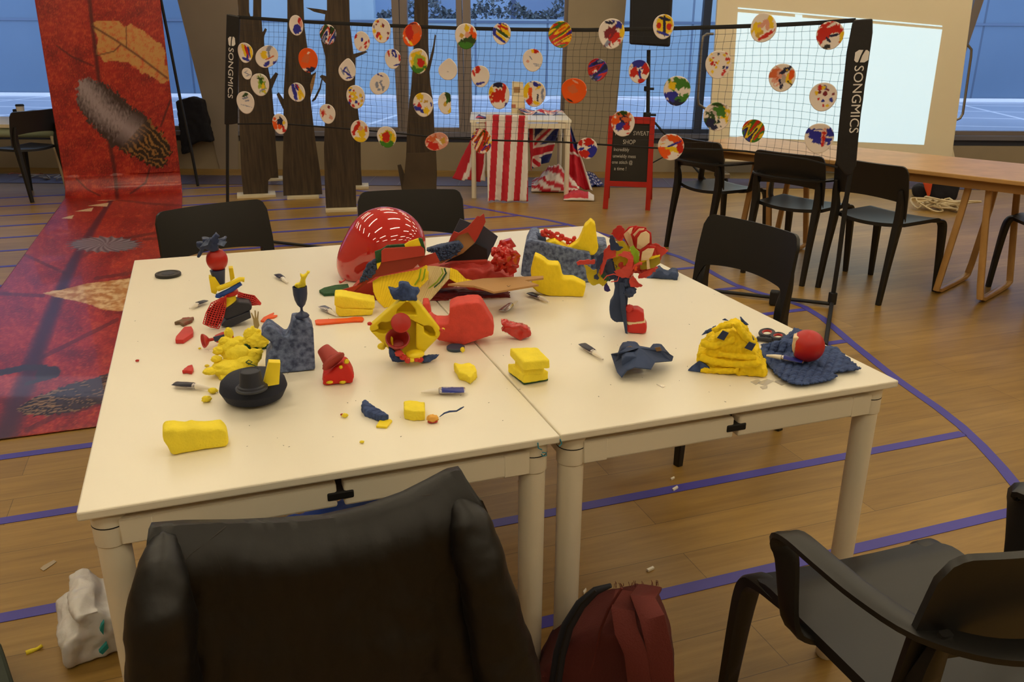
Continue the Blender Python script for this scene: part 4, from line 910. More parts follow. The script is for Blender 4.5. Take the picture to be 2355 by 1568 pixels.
fl_sheet('striped_flag', [fs.v(1118, 263, -.02)+UP*.0, fs.v(1214, 266, -.02), fs.v(1214, 462, -.05), fs.v(1122, 465, -.05)], lambda u, v: (cR if (int((u+.14*(v))*6.4)) % 2 == 1 else cW), 'red and white striped flag hanging over the front left corner of the small table', fold=.018, nu=90)
fl_sheet('striped_flag', [fs.v(1108, 272, .25), fs.v(1122, 280, .1), fs.v(1120, 418, .12), fs.v(1045, 412, .25)], lambda u, v: (cR if int(u*3.2+v*.5) % 2 == 0 else cW), 'red and white striped flag trailing on the floor left of the small table', fold=.02)
def union(u, v):
    x, y = (u-.5)*2, (v-.5)*2
    if abs(x) < .14 or abs(y) < .14: return cR
    if abs(x) < .24 or abs(y) < .24: return cW
    d = min(abs(x-y), abs(x+y))
    return cR if d < .1 else (cW if d < .26 else cB)
fl_sheet('union_flag', [fs.v(1216, 288, .35), fs.v(1288, 286, .45), fs.v(1260, 372, .4), fs.v(1218, 392, .3)], lambda u, v: union(u*.6+.5, v*.8), 'blue, red and white crossed flag hanging underneath the small table', fold=.03)
fr_ = Spot(1345, 440, 0)
fl_sheet('red_flag', [fr_.v(1304, 285, .2), fr_.v(1311, 285, .2), fr_.v(1362, 455, 0), fr_.v(1303, 420, -.02)], lambda u, v: (cB if v < .4 and u > .55 else (cW if (.45 < v < .5) or u > .9 else cR)), 'red flag with white edge sliding off the right side of the small table', fold=.03)
def stars(u, v):
    a, b = (u*5) % 1-.5, (v*4) % 1-.5
    return cW if math.hypot(a, b) < .22+.1*math.cos(5*math.atan2(b, a)) else cB
fl_sheet('starred_flag', [P(1340, 398)+UP*.03, P(1366, 405)+UP*.03, P(1388, 430)+UP*.01, P(1352, 432)+UP*.02], stars, 'dark blue flag corner with white stars lying on the floor by the chalkboard', fold=.01)
def heap(px0, px1, py, h, label, colf, dd=.18):
    sp_ = Spot((px0+px1)/2, py, 0)
    def f(u, v):
        x = px0+(px1-px0)*u; a = v*math.pi
        p = sp_.v(x, py, 0) + sp_.fw*(-dd*math.cos(a)+.1) ; hh = h*math.sin(a)*(.35+.65*math.sin(math.pi*min(1, u*1.02)))*(1+.35*fbm(u*4, v*3, px0))
        p.z = .008 + max(0, hh); return p
    o = sheet(f, 50, 24, 'crumpled_flag', m_flag, None); a = o.data.color_attributes.new('paint', 'FLOAT_COLOR', 'POINT')
    for j in range(25):
        for i in range(51): a.data[j*51+i].color = (*colf(i/50, j/24), 1)
    s_ = o.modifiers.new('thickness', 'SOLIDIFY'); s_.thickness = .003
    tag(o, label, 'flag')
heap(1222, 1332, 440, .19, 'crumpled heap of striped flag on the floor beneath the small table', lambda u, v: (cB if u > .45 and v > .5 else (cR if int(v*9+u*4+fbm(u*3, v*3, 2)) % 2 else cW)))
heap(1296, 1366, 462, .07, 'red flag end with a white hem lying in front of the small table leg', lambda u, v: (cW if u > .8 or v < .12 else lin('c8303e')), .12)
# things on the small table
tt = Spot(1190, 262, zt+.001)
cT = m_cream = mat('cream_card', 'e0cfa8', .7)
tw = empty('cardboard_tower', tt.v(1190, 262, .2), 'cream cardboard tower model standing on the small flag table', 'model tower')
tt.poly('tower_body', [(1176, 260), (1209, 262), (1203, 190), (1178, 188)], .09, cT, tw, .1)
tt.poly('window_hole', [(1182, 200), (1196, 200), (1196, 213), (1182, 213)], .004, m_card_r, tw, .096)
tt.poly('door_hole', [(1176, 240), (1186, 240), (1186, 248), (1176, 248)], .004, mat('pale_red', 'b06a50', .7), tw, .096)
flx = [B1+fdir*.02+bk*.1, B1+fdir*.34+bk*.08, B1+fdir*.40+bk*.35, B1+fdir*.05+bk*.40]
fl_sheet('bunting', [p+UP*(zt+.012) for p in flx], lambda u, v: (cR if int(u*4+v*2) % 3 == 0 else (cB if int(u*4+v*2) % 3 == 1 else cW)), 'small coloured paper flags lying on the left of the flag table', 'paper flags', fold=.008)
fl_sheet('union_flag', [A1-fdir*.42+bk*.86+UP*(zt+.035), A1-fdir*.02+bk*.8+UP*(zt+.03), A1+bk*.55+UP*(zt+.012), A1-fdir*.4+bk*.6+UP*(zt+.012)], union, 'blue, red and white crossed flag bunched on the back of the small table', fold=.015)
ca = MB().tube([P(1052, 400)+UP*.01, P(1075, 400)+UP*.01, P(1100, 392)+UP*.02, P(1112, 388)+UP*.02], .008, 6).build('power_cable', m_blackm, None, smooth=True); tag(ca, 'thin black cable on the floor left of the flag table', 'cable')
# ---------------------------------------------------------------- far left desk
m_desk = mat('pale_desk', 'd9c9a8', .5); m_desk_g = mat('pale_green_beam', 'a9b79a', .5)
dk = Spot(130, 442, 0); DA = dk.o
du = Vector((WU.x, WU.y, 0)); dv = WN
dt = empty('far_desk', DA, 'pale desk with castor legs by the window at the far left', 'desk')
_pz = RP(105, 286, dk.o, dk.fw); zt2 = _pz.z
c0 = _pz.copy()
def DP(a, b, z): return c0 + du*a + dv*b + UP*(z-zt2)
MB().prism([DP(-2.2, -.03, zt2), DP(.30, -.03, zt2), DP(.30, .70, zt2), DP(-2.2, .70, zt2)], (0, 0, -.03)).build('desktop', m_desk, dt)
_bz = RP(60, 306, dk.o, dk.fw).z
MB().tube([DP(-2.2, .05, _bz), DP(.25, .05, _bz)], .055, 12).build('cross_beam', m_desk_g, dt, smooth=True, sharp=60)
for a in (.08, -1.9):
    lg = DP(a, .03, 0)
    MB().tube([lg+UP*.06, lg+UP*(zt2-.03)+du*-.06], .024, 12).build('leg', m_desk, dt, smooth=True, sharp=60)
    Spot(130, 442, 0).ball('castor', *proj(lg+UP*.032), 7, 7, .032, m_blackm, dt) if False else MB().lathe([(.012, -.02), (.034, -.014), (.034, .014), (.012, .02)], Matrix.Translation(lg+UP*.036) @ Matrix.Rotation(math.pi/2, 4, 'Y'), 16).build('castor', m_blackm, dt, smooth=True)
ds = Spot(60, 262, zt2+.001)
cup = empty('paper_cup', P(50, 268, zt2), 'white paper cup with dark lid on the far left desk', 'cup')
M = Matrix.Translation(P(50, 268, zt2+.001))
MB().lathe([(.028, 0), (.030, .002), (.038, .10)], M, 20).build('cup_body', m_disc if False else mat('cup_paper', 'd8cfc8', .5), cup, smooth=True)
MB().lathe([(.040, .10), (.041, .108), (.034, .118)], M, 20).build('lid', m_blackm, cup, smooth=True)
for (x0, x1, y, z_, lb, nm) in ((62, 90, 262, .03, 'flat black pouch lying beside the paper cup on the far desk', 'pouch'), (123, 142, 261, .045, 'black box at the right end of the far desk, behind the banner edge', 'box'), (30, 40, 262, .045, 'small dark holder left of the paper cup on the far desk', 'holder'), (98, 118, 262, .018, 'tan notebook lying on the far desk', 'notebook')):
    a, b = P(x0, y, zt2), P(x1, y, zt2)
    o = MB().prism([a+UP*.001, b+UP*.001, b+dv*.12+UP*.001, a+dv*.12+UP*.001], (0, 0, z_)).build(nm, m_card_r if nm == 'notebook' else m_blackm, None, bevel=.004); tag(o, lb, nm)
# cables on the floor at the far left
rnd = random.Random(5)
def cable(px0, py0, px1, py1, label, m, r=.004, amp=.12, n=26, seed=1, h=.0):
    rr = random.Random(seed); a, b = P(px0, py0), P(px1, py1); pts = []
    for i in range(n):
        t = i/(n-1); p = a+(b-a)*t + Vector((rr.uniform(-amp, amp), rr.uniform(-amp, amp), r+.003+h*rr.random())); pts.append(p)
    sp2 = []
    for i in range(n-1):
        for t in (0, .25, .5, .75):
            p0, p1, p2, p3 = pts[max(i-1, 0)], pts[i], pts[i+1], pts[min(i+2, n-1)]
            q_ = .5*((2*p1) + (p2-p0)*t + (2*p0-5*p1+4*p2-p3)*t*t + (3*p1-p0-3*p2+p3)*t**3); q_.z = max(q_.z, r+.001); sp2.append(q_)
    o = MB().tube(sp2, r, 5).build('cable', m, None, smooth=True); tag(o, label, 'cable')
cable(60, 408, 128, 416, 'tangled pale cables on the floor under the far left desk', mat('pale_cable', 'b9b4b4', .5), .006, .10, 22, 3, .03)
cable(20, 400, 100, 402, 'thin orange cable on the floor at the far left edge', mat('orange_cable', 'b9643c', .5), .004, .05, 14, 6)
cable(2108, 478, 2200, 486, 'coiled cream extension cable heaped on the floor behind the oak table', mat('cream_cable', 'cbb892', .5), .008, .15, 60, 9, .09)
sb = Spot(2165, 470, 0)
bg = sb.mass('black_bag', [(2132, 470), (2196, 474), (2207, 420), (2202, 400), (2140, 400), (2128, 425)], .22, m_cloth, None, .25, vox=.02, disp=.03, ds=.1); tag(bg, 'black bag on the floor behind the oak table, beside the cable coil', 'bag')
bg = sb.mass('orange_cloth', [(2122, 418), (2146, 415), (2138, 450), (2134, 452)], .05, mat('orange_cloth', 'c8481c', .8), None, .18, vox=.01, disp=.01, ds=.05); tag(bg, 'orange cloth hanging between the black bags behind the oak table', 'cloth')
bg = sb.mass('round_black_bag', [(2098, 440), (2100, 425), (2112, 420), (2130, 424), (2134, 445), (2120, 454), (2104, 452)], .14, m_cloth, None, .26, vox=.014, disp=.02, ds=.06); tag(bg, 'small rounded black bag left of the orange cloth behind the oak table', 'bag')
# ---------------------------------------------------------------- things on the work tables
mY = mat('yellow_foam', 'fadc1c', .75, var=.08, vscale=40, bump=.5, bscale=180, bdist=.002)
mY2 = mat('yellow_sponge', 'ffe83c', .85, var=.10, vscale=30, bump=.7, bscale=260, bdist=.002)
mYp = mat('yellow_painted_wood', 'fbe020', .5, var=.06, vscale=20)
mYk = mat('yellow_knit', 'ffdc12', .85, var=.15, vscale=60, bump=.6, bscale=150, bdist=.003)
mR = mat('red_plastic', 'b5231a', .35); mR2 = mat('coral_foam', 'dc4a40', .8, var=.12, vscale=60, bump=.5, bscale=300, bdist=.002)
mRm = mat('matt_red_board', 'b8382a', .6, var=.1, vscale=12); mRd = mat('dark_red_paper', '7c1a18', .7, var=.25, vscale=14, bump=.5, bscale=30, bdist=.004)
mRs = mat('glossy_red_ribbon', 'c4241e', .2, coat=.5)
mN = mat('navy_plastic', '26345a', .42); mNf = mat('navy_painted_foam', '334266', .5, col2='7384ac', vscale=90, bump=.8, bscale=260, bdist=.003)
mNp = mat('navy_egg_carton', '37486e', .75, var=.3, vscale=16, bump=.4, bscale=120); mNc = mat('navy_denim', '2a3c68', .85, col2='465c90', vscale=45, bump=.8, bscale=160, bdist=.003, stretch=(1, 5, 1))
mK = mat('charcoal_rubber', '202434', .5, bump=.3, bscale=300, bdist=.001); mGs = mat('green_scourer', '35603c', .9, var=.3, vscale=60, bump=.8, bscale=300, bdist=.003)
mTan = mat('kraft_cardboard', 'b58a58', .75, var=.08, vscale=10); mTanE = mat('cardboard_edge', '8a6a44', .8)
mOr = mat('orange_plastic', 'ee5a1a', .5); mWh = mat('white_plastic', 'efe8dc', .35); mClr = mat('clear_plastic', 'f2eee8', .15, trans=.6, alpha=.75); mSil = mat('silver_foil', 'b8b4b8', .25, metal=.8)
mLab = mat('blue_label', '1f2c8c', .35); mLabK = mat('dark_label', '1a1a30', .35); mRad = mat('red_wood', 'd02c28', .5, var=.15, vscale=15); mRadW = mat('cream_wood', 'ead0aa', .6)
mGr = mat('green_foam', '8fb01c', .7); mOl = mat('olive_yellow_foam', 'cdb818', .7, var=.1, vscale=30); mKh = mat('khaki_foam', 'a09020', .7)
mBl = mat('blue_plastic', '1f4fae', .4); mWeaveY = mat('woven_yellow_straw', 'e6c020', .8, col2='c09a10', vscale=60); mWeaveC = mat('woven_cream_straw', 'd8c28c', .8, col2='b89c60', vscale=60)
mFork = mat('wooden_fork', 'a89466', .6)
TS = lambda x, y: Spot(x, y, .7405)
# --- lens cap
c = P(387, 634, .7405); M = Matrix.Translation(c)
lc = empty('lens_cap', c, 'black camera lens cap lying at the back left of the left table', 'lens cap')
r_ = 28.5*depth(c)/FPX
MB().lathe([(r_*.98, 0), (r_, .002), (r_, .007), (r_*.96, .009), (r_*.78, .009), (r_*.76, .0075)], M, 40).build('cap_body', m_black, lc, smooth=True)
MB().lathe([(r_*.5, .0076), (r_*.5, .0082), (r_*.3, .0082)], M, 30).build('cap_emblem', mK, lc, smooth=True)
# --- glue tubes
def glue(ax_, ay_, bx_, by_, wpx, label, lab=mLab, blurbs=True, writing=None, z=.7405, capc=None):
    a, b = P(ax_, ay_, z), P(bx_, by_, z); d = (b-a); L = d.length; d.normalize(); n = Vector((-d.y, d.x, 0)); s_ = depth(a)/FPX; w_ = wpx*s_*1.45
    t = empty('glue_tube', (a+b)/2, label, 'glue tube', 'small glue tubes scattered on the work tables')
    g = MB(); v = []; f = []; K = 14; secs = [(0, .5, .0012), (.06, .5, .0016), (.3, .5, .0045), (.52, .40, .0065), (.58, .34, .0062), (.6, .2, .005)]
    for (q, hw, hh) in secs:
        for k in range(K):
            an = 2*math.pi*k/K; v.append(a + d*(q*L) + n*(hw*w_*math.cos(an)) + UP*(.0075+hh*math.sin(an)))
    for i in range(len(secs)-1):
        for k in range(K): f.append((i*K+k, i*K+(k+1) % K, (i+1)*K+(k+1) % K, (i+1)*K+k))
    f += [tuple(range(K)), tuple(range((len(secs)-1)*K, len(secs)*K))[::-1]]
    for q_ in v: q_.z = max(q_.z, z+.0008)
    g.add(v, f).build('tube_body', mSil, t, smooth=True)
    # label wraps the upper half
    v = []; f = []; ks = 9; ls = [(.03, .5, .0018), (.15, .5, .0030), (.3, .5, .0048), (.45, .44, .006), (.53, .40, .0067)]
    for (q, hw, hh) in ls:
        for k in range(ks):
            an = math.pi*(.02+.96*k/(ks-1)); v.append(a + d*(q*L) + n*(hw*w_*1.02*math.cos(an)) + UP*(.0078+hh*math.sin(an)))
    for i in range(len(ls)-1):
        for k in range(ks-1): f.append((i*ks+k, i*ks+k+1, (i+1)*ks+k+1, (i+1)*ks+k))
    lb = MB().add(v, f).build('label', lab, t, smooth=True)
    MB().tube([a+d*(.6*L)+UP*.0075, a+d*(.78*L)+UP*.0072, a+d*L+UP*.006], [.0060, .0048, .0022], 12).build('nozzle_cap', capc or mWh, t, smooth=True, sharp=60)
    if writing:
        e = -d if writing[1] < 0 else d; nn = UP.cross(e)
        o = text(writing[0], writing[2]*s_, a + d*(.50*L if writing[1] < 0 else .05*L) - nn*w_*.1 + UP*.0150, e, nn, 'lettering', mWh, t, off=.0, sx=.9)
        text(writing[3], writing[2]*s_*.55, a + d*(.15*L) - nn*w_*.1 + UP*.0150, e, nn, 'lettering', mWh, t, off=0, sx=.7)
    return t
glue(1070, 904, 968, 908, 21, 'blue glue tube with Super Glue lettering near the front of the left table', writing=('Super Glue', -1, 9.5, '3g'))
glue(401, 889, 486, 900, 15, 'dark labelled glue tube at the left edge of the left table, beside yellow crumbs', lab=mLabK)
glue(474, 697, 437, 714, 11, 'twisted empty glue tube left of the figure with the red egg head', lab=mLabK)
glue(638, 636, 662, 655, 11, 'small silver glue tube lying behind the navy goblet', lab=mLabK)
glue(740, 710, 773, 730, 13, 'silver glue tube beside the stacked yellow sponge slabs', lab=mSil)
glue(1217, 679, 1262, 699, 13, 'dark glue tube with white cap in front of the broken yellow foam corner', lab=mLabK)
glue(1155, 721, 1190, 697, 14, 'flat silver glue tube left of the broken yellow foam corner', lab=mSil)
glue(1338, 797, 1386, 832, 14, 'glue tube with white nozzle left of the navy egg carton piece', lab=mLabK)
glue(1848, 839, 1762, 823, 16, 'blue glue tube lying on the denim scarf', z=.752)
# --- figure with red egg head
s = TS(540, 752); t = empty('junk_figure', s.o, 'tall figure with red egg head, navy crumpled hat and black foam base', 'sculpture')
s.poly('lower_base', [(508, 750), (517, 738), (574, 716), (578, 731), (533, 755)], .05, mK, t, bevel=.002)
s.poly('upper_base', [(516, 712), (546, 694), (574, 697), (580, 705), (578, 713), (549, 727), (523, 736), (513, 731)], .05, mK, t, .004, bevel=.003)
cc = s.v(531, 704, .03); M = Matrix.Translation(cc); k = s.s
MB().lathe([(20*k, -2*k), (21*k, 1*k), (18*k, 5*k), (14*k, 10*k), (13*k, 26*k), (14*k, 28*k)], M, 30).build('yellow_cup', mYp, t, smooth=True)
M = Matrix.Translation(s.v(530, 674, .03)) @ Matrix.Rotation(-.15, 4, 'Y')
MB().lathe([(15*k, -5*k), (18*k, -3*k), (18*k, 4*k), (14*k, 6*k)], M, 30).build('red_disc', mR, t, smooth=True)
s.tube('yellow_bar', [(500, 665), (530, 653), (552, 642), (562, 643)], [6, 6, 5.5, 6], mYp, t, .012)
s.tube('blue_bar', [(503, 680), (530, 667), (554, 651)], [6, 6, 5.5], mBl, t, .016)
s.tube('blue_bar', [(502, 676), (501, 684)], [5, 6], mBl, t, .014)
s.poly('yellow_block', [(480, 637), (494, 637), (507, 657), (496, 677), (486, 673)], .022, mYp, t, .02, bevel=.001)
s.poly('yellow_block', [(526, 617), (536, 616), (540, 640), (530, 647)], .022, mYp, t, .05, bevel=.001)
MB().tube([s.v(506, 652, .035), s.v(500, 620, .035)], [11*k, 17*k], 24).build('black_pot', mN, t, smooth=True, sharp=50)
s.ball('egg_head', 499, 597, 23.5, 26.5, .023*1.0, mR, t, .035)
s.mass('crumpled_hat', [(453, 557), (470, 560), (464, 549), (486, 549), (497, 536), (504, 543), (498, 553), (521, 547), (517, 560), (500, 567), (503, 576), (484, 580), (470, 573), (458, 594), (453, 592), (462, 575), (452, 568)], .02, mN, t, .018, vox=.0022, disp=.006, ds=.012, sm=1)
for pts, dd in (([(485, 545), (470, 556), (459, 569), (478, 563)], .012), ([(497, 540), (490, 560), (500, 570), (503, 552)], .03), ([(505, 552), (522, 556), (515, 567), (500, 562)], .010)):
    s.poly('plastic_scrap', pts, .0015, mNf, t, dd)
def netflap(nm, rows, d):
    g = MB(); L_, R_ = rows
    n = 15
    for i in range(n+1):
        q = i/n; a = np.array([np.interp(q, np.linspace(0, 1, len(L_)), [p[j] for p in L_]) for j in (0, 1)]); b = np.array([np.interp(q, np.linspace(0, 1, len(R_)), [p[j] for p in R_]) for j in (0, 1)])
        mid = (a+b)/2 + np.array([0, 2.0])
        g.tube([s.v(a[0], a[1], d), s.v(mid[0], mid[1], d-.006), s.v(b[0], b[1], d)], .0013, 5)
    for q in np.linspace(0, 1, 7):
        pts = []
        for i in range(n+1):
            w_ = i/n; a = [np.interp(w_, np.linspace(0, 1, len(L_)), [p[j] for p in L_]) for j in (0, 1)]; b = [np.interp(w_, np.linspace(0, 1, len(R_)), [p[j] for p in R_]) for j in (0, 1)]
            pts.append(s.v(a[0]*(1-q)+b[0]*q, a[1]*(1-q)+b[1]*q + 4*q*(1-q)*2, d-.006*4*q*(1-q)))
        g.tube(pts, .0014, 5)
    return g.build(nm, mRad, t, smooth=True)
netflap('red_mesh_flap', ([(512, 684), (486, 697), (474, 720), (467, 744)], [(520, 680), (519, 705), (514, 728), (503, 756)]), .0)
s.poly('red_mesh_flap', [(478, 712), (500, 694), (516, 690), (517, 712), (508, 740), (500, 753), (470, 746)], .0012, mRd, t, .004)
netflap('red_mesh_flap', ([(548, 671), (560, 675), (585, 680), (600, 697)], [(546, 690), (556, 696), (575, 702), (598, 700)]), .05)
s.poly('red_mesh_flap', [(548, 672), (585, 681), (597, 697), (576, 700), (560, 695), (546, 688)], .0012, mRd, t, .054)
# --- navy foam block with goblet
s = TS(660, 858); t = empty('foam_sculpture', s.o, 'worn navy foam block carrying a navy goblet with a yellow foam crumb', 'sculpture')
s.mass('foam_block', [(671, 719), (683, 717), (708, 724), (717, 737), (722, 832), (718, 845), (644, 861), (620, 852), (610, 829), (613, 796), (625, 781), (622, 768), (600, 752), (606, 742), (615, 731), (625, 734), (655, 757), (661, 755), (667, 740)], .055, mNf, t, vox=.003, disp=.0012, ds=.004, sm=2)
k = s.s*.9; M = Matrix.Translation(s.v(695, 728, .012))
MB().lathe([(17*k, 0), (18*k, 3*k), (14*k, 8*k), (5*k, 13*k), (3*k, 18*k), (3.2*k, 24*k), (10*k, 32*k), (15*k, 45*k), (17.5*k, 60*k), (18*k, 79*k), (16.5*k, 79*k), (15*k, 58*k), (4*k, 40*k)], M, 36).build('goblet', mN, t, smooth=True, sharp=60)
s.mass('yellow_crumb', [(677, 660), (680, 654), (690, 651), (693, 640), (690, 630), (698, 634), (704, 631), (708, 624), (714, 626), (708, 633), (702, 645), (704, 657), (700, 662), (684, 663)], .012, mY2, t, .018, vox=.0018, disp=.003, ds=.008, sm=1)
# --- yellow fluffy sponge heap with red goblet
s = TS(545, 862); t = empty('sponge_heap', s.o, 'torn fluffy yellow sponge heap in front of the navy foam block', 'torn sponge')
for i, (x, y, rx, ry, d) in enumerate([(530, 800, 27, 24, .05), (545, 815, 30, 22, .035), (503, 806, 13, 10, .04), (498, 825, 12, 8, .02), (526, 766, 10, 14, .06), (525, 845, 40, 17, .01), (485, 853, 17, 8, 0), (523, 868, 20, 12, -.01), (560, 835, 32, 18, .02), (583, 818, 20, 17, .03), (596, 808, 9, 6, .02), (518, 785, 14, 12, .05), (548, 785, 16, 12, .06)]):
    s.ball('sponge_tuft', x, y, rx, ry, max(rx, 12)*s.s*.8, mY2, t, d, amp=.16, ns=22, seed=i*3.1, sub=4)
s.tube('green_wire', [(565, 833), (572, 828), (580, 832), (572, 838), (566, 834), (585, 840), (600, 848), (608, 862)], 1.2, mGs, t, -.005)
s = TS(590, 800); t = empty('sponge_tuft', s.o, 'round yellow sponge tuft with a small wooden fork stuck in it', 'torn sponge')
for i, (x, y, rx, ry, d) in enumerate([(580, 772, 19, 20, .01), (592, 782, 26, 17, 0), (618, 762, 13, 13, -.01), (572, 785, 14, 14, .01)]):
    s.ball('sponge_body', x, y, rx, ry, rx*s.s*.8, mY2, t, d, amp=.3, ns=30, seed=20+i)
s.poly('fork', [(583, 745), (582, 735), (577, 720), (579, 719), (586, 733), (585, 714), (588, 714), (590, 733), (593, 716), (595, 717), (594, 736), (597, 748), (593, 756), (585, 753)], .002, mFork, t, -.012)
for i, (x, y, r) in enumerate([(565, 795, 9), (583, 799, 12), (600, 796, 9), (608, 803, 8), (615, 795, 6)]):
    s.ball('green_scrap', x, y, r*1.3, r*.5, r*s.s, mGs, t, -.005, amp=.5, ns=40, seed=i)
s = TS(500, 800); t = empty('red_goblet', s.o, 'small red plastic goblet lying on its side against the yellow sponge heap', 'goblet')
k = s.s; ax_ = (s.v(530, 772, .02) - s.v(466, 783, 0)).normalized(); zq = ax_.to_track_quat('Z', 'Y').to_matrix().to_4x4()
M = Matrix.Translation(s.v(467, 784, 0)) @ zq
MB().lathe([(14*k, 4*k), (16.5*k, 0), (16*k, 3*k), (11*k, 9*k), (4*k, 14*k), (3.5*k, 24*k), (9*k, 30*k), (13*k, 45*k), (14*k, 66*k), (12*k, 66*k)], M, 30).build('goblet_body', mR, t, smooth=True)
s.poly('black_band', [(490, 775), (520, 768), (519, 780), (494, 786)], .002, mN, t, -.009)
# --- dark pebble with hat and yellow block
s = TS(586, 930); t = empty('dark_pebble_sculpture', s.o, 'smooth dark pebble shape carrying a small black hat and a yellow block', 'sculpture')
cb_ = P(586, 905, .7405); k = depth(cb_)/FPX
MB().lathe([(.5*74*k, 0), (.86*74*k, 9*k), (74*k, 30*k), (.95*74*k, 46*k), (.8*74*k, 57*k), (.5*74*k, 62*k), (.2*74*k, 63*k)], Matrix.Translation(P(586, 918, .7405)), 48).build('pebble', mat('dark_velvet', '141a30', .75, bump=.3, bscale=300), t, smooth=True)
pb = P(586, 918, .7405); ztop = .7405+61*k
hb = P(579, 893, ztop+.001); M = Matrix.Translation(hb)
MB().lathe([(33*k, -1*k), (34*k, 3*k), (30*k, 5*k), (29*k, 8*k), (25*k, 10*k), (24*k, 14*k), (21.5*k, 41*k), (20*k, 42*k), (18*k, 40*k)], M, 40).build('small_hat', mK, t, smooth=True, sharp=40)
s2 = Spot(628, 888, ztop-.004)
s2.poly('yellow_block', [(618, 833), (645, 834), (642, 884), (614, 890), (606, 883)], .018, mYp, t, bevel=.001)
# --- front left sponge
s = TS(450, 1040); o = s.mass('yellow_sponge', [(373, 972), (378, 965), (396, 963), (425, 966), (441, 961), (450, 965), (480, 963), (508, 962), (519, 972), (523, 992), (520, 1006), (505, 1020), (475, 1033), (440, 1040), (410, 1040), (394, 1036), (388, 1015), (384, 1004), (374, 993)], .045, mY2, None, 0, vox=.004, disp=.003, ds=.03, sm=12)
tag(o, 'bright yellow sponge lying alone at the front left of the left table', 'sponge')
# --- red top-hatted lump
s = TS(775, 885); t = empty('hatted_figure', s.o, 'small red lump figure with yellow spots wearing a faded red top hat', 'sculpture')
s.mass('body', [(744, 845), (742, 878), (752, 884), (762, 879), (777, 886), (795, 884), (811, 867), (809, 858), (813, 846), (800, 822), (789, 815), (776, 824), (758, 836)], .05, mat('bright_red_foam', 'd01c14', .55), t, vox=.003, disp=.003, ds=.02, sm=4)
k = s.s; ax_ = (s.v(741, 798, .02)-s.v(766, 829, .0)).normalized(); M = Matrix.Translation(s.v(767, 831, -.004)) @ ax_.to_track_quat('Z', 'Y').to_matrix().to_4x4()
mHat = mat('faded_red_plastic', 'a83c36', .6)
MB().lathe([(29*k, -2*k), (30*k, 1*k), (27*k, 3*k), (26*k, 6*k), (22*k, 8*k), (21*k, 12*k), (15.5*k, 38*k), (14*k, 40*k), (4*k, 40*k)], M, 36).build('top_hat', mHat, t, smooth=True, sharp=40)
for x, y, r in ((784, 844, 4), (797, 831, 5.5), (758, 879, 7), (788, 879, 7)): s.ball('yellow_spot', x, y, r, r if r < 6 else 3.5, .003, mYp, t, -.002, amp=.3, ns=40, seed=x)
# --- scraps
def scrap(pts, h, m, label, cat='scrap', nm='scrap', z=.7405, org=None):
    o = flat(nm, pts, h, m, None, z=z, bevel=.0005 if org is None else 0)
    if org: organic(o, *org)
    return tag(o, label, cat)
scrap([(724, 736), (730, 734), (800, 731), (815, 728), (833, 728), (837, 732), (833, 737), (815, 737), (800, 738), (735, 744), (726, 743)], .005, mOr, 'bright orange plastic stick in front of the stacked yellow sponges', 'stick', 'orange_stick')
scrap([(599, 737), (606, 729), (614, 725), (620, 722), (630, 718), (626, 724), (638, 724), (630, 729), (617, 731), (607, 738)], .004, mOr, 'star shaped orange plastic scrap behind the navy foam block', nm='orange_scrap')
scrap([(400, 741), (405, 737), (413, 735), (420, 730), (432, 729), (446, 728), (441, 735), (430, 740), (420, 745), (412, 739)], .008, mat('brown_red_bark', '8f4a3c', .7, col2='6e6248', vscale=50), 'brown and red broken scrap, farthest back of the left edge scraps', nm='broken_scrap', org=(.002, .002, .01, 1))
scrap([(403, 780), (405, 773), (424, 751), (440, 750), (444, 757), (443, 766), (421, 781), (404, 781)], .010, mRad, 'flat red wedge of plastic at the left side of the left table', nm='red_wedge')
scrap([(418, 852), (424, 846), (432, 840), (442, 837), (445, 845), (440, 853), (428, 851)], .008, mRad, 'small torn red scrap above the left glue tube', nm='red_scrap', org=(.0018, .002, .01, 1))
for i, (x, y, r, m_, lb) in enumerate([(490, 898, 10, mY2, 'yellow foam crumb at the nozzle of the left glue tube'), (475, 917, 11, mY2, 'yellow foam crumb just in front of the left glue tube'), (476, 841, 5, mY2, 'tiny yellow crumb left of the sponge heap'), (316, 829, 4, mR, 'tiny red crumb near the left table edge'), (405, 885, 3, mR, 'tiny red crumb touching the left glue tube'), (832, 1016, 5, mY2, 'lone yellow crumb nearest the front edge'), (793, 955, 7, mY2, 'small yellow crumb with red tip left of the blue rag'), (786, 953, 3.5, mR, 'red tip crumb beside the small yellow crumb'), (866, 953, 7, mY2, 'yellow crumb under the end of the blue rag'), (995, 962, 13, mat('peach_foam', 'eeb050', .8), 'peach coloured foam lump with a red underside'), (459, 801, 3, mY2, 'tiny pale crumb beside the red goblet foot')]):
    q = TS(x, y+r*.6); o = q.ball('foam_crumb', x, y, r, r*.65, r*q.s*.8, m_, None, 0, amp=.35, ns=26, seed=i*7, sub=3); tag(o, lb, 'crumb', 'small crumbs scattered on the work tables')
q = TS(995, 971); o = q.ball('red_crumb', 995, 969, 12, 3, .006, mR, None, -.001, sub=3); tag(o, 'red underside piece below the peach foam lump', 'crumb', 'small crumbs scattered on the work tables')
scrap([(832, 921), (840, 917), (853, 925), (860, 933), (880, 943), (893, 953), (882, 956), (866, 953), (853, 947), (838, 942), (831, 932)], .014, mNc, 'crumpled dark blue rag strip near the front of the left table', 'rag', 'blue_rag', org=(.0018, .006, .012, 1))
scrap([(865, 979), (879, 956), (884, 964), (897, 963), (902, 966), (889, 981)], .004, mYp, 'notched flat yellow scrap in front of the blue rag', nm='yellow_scrap')
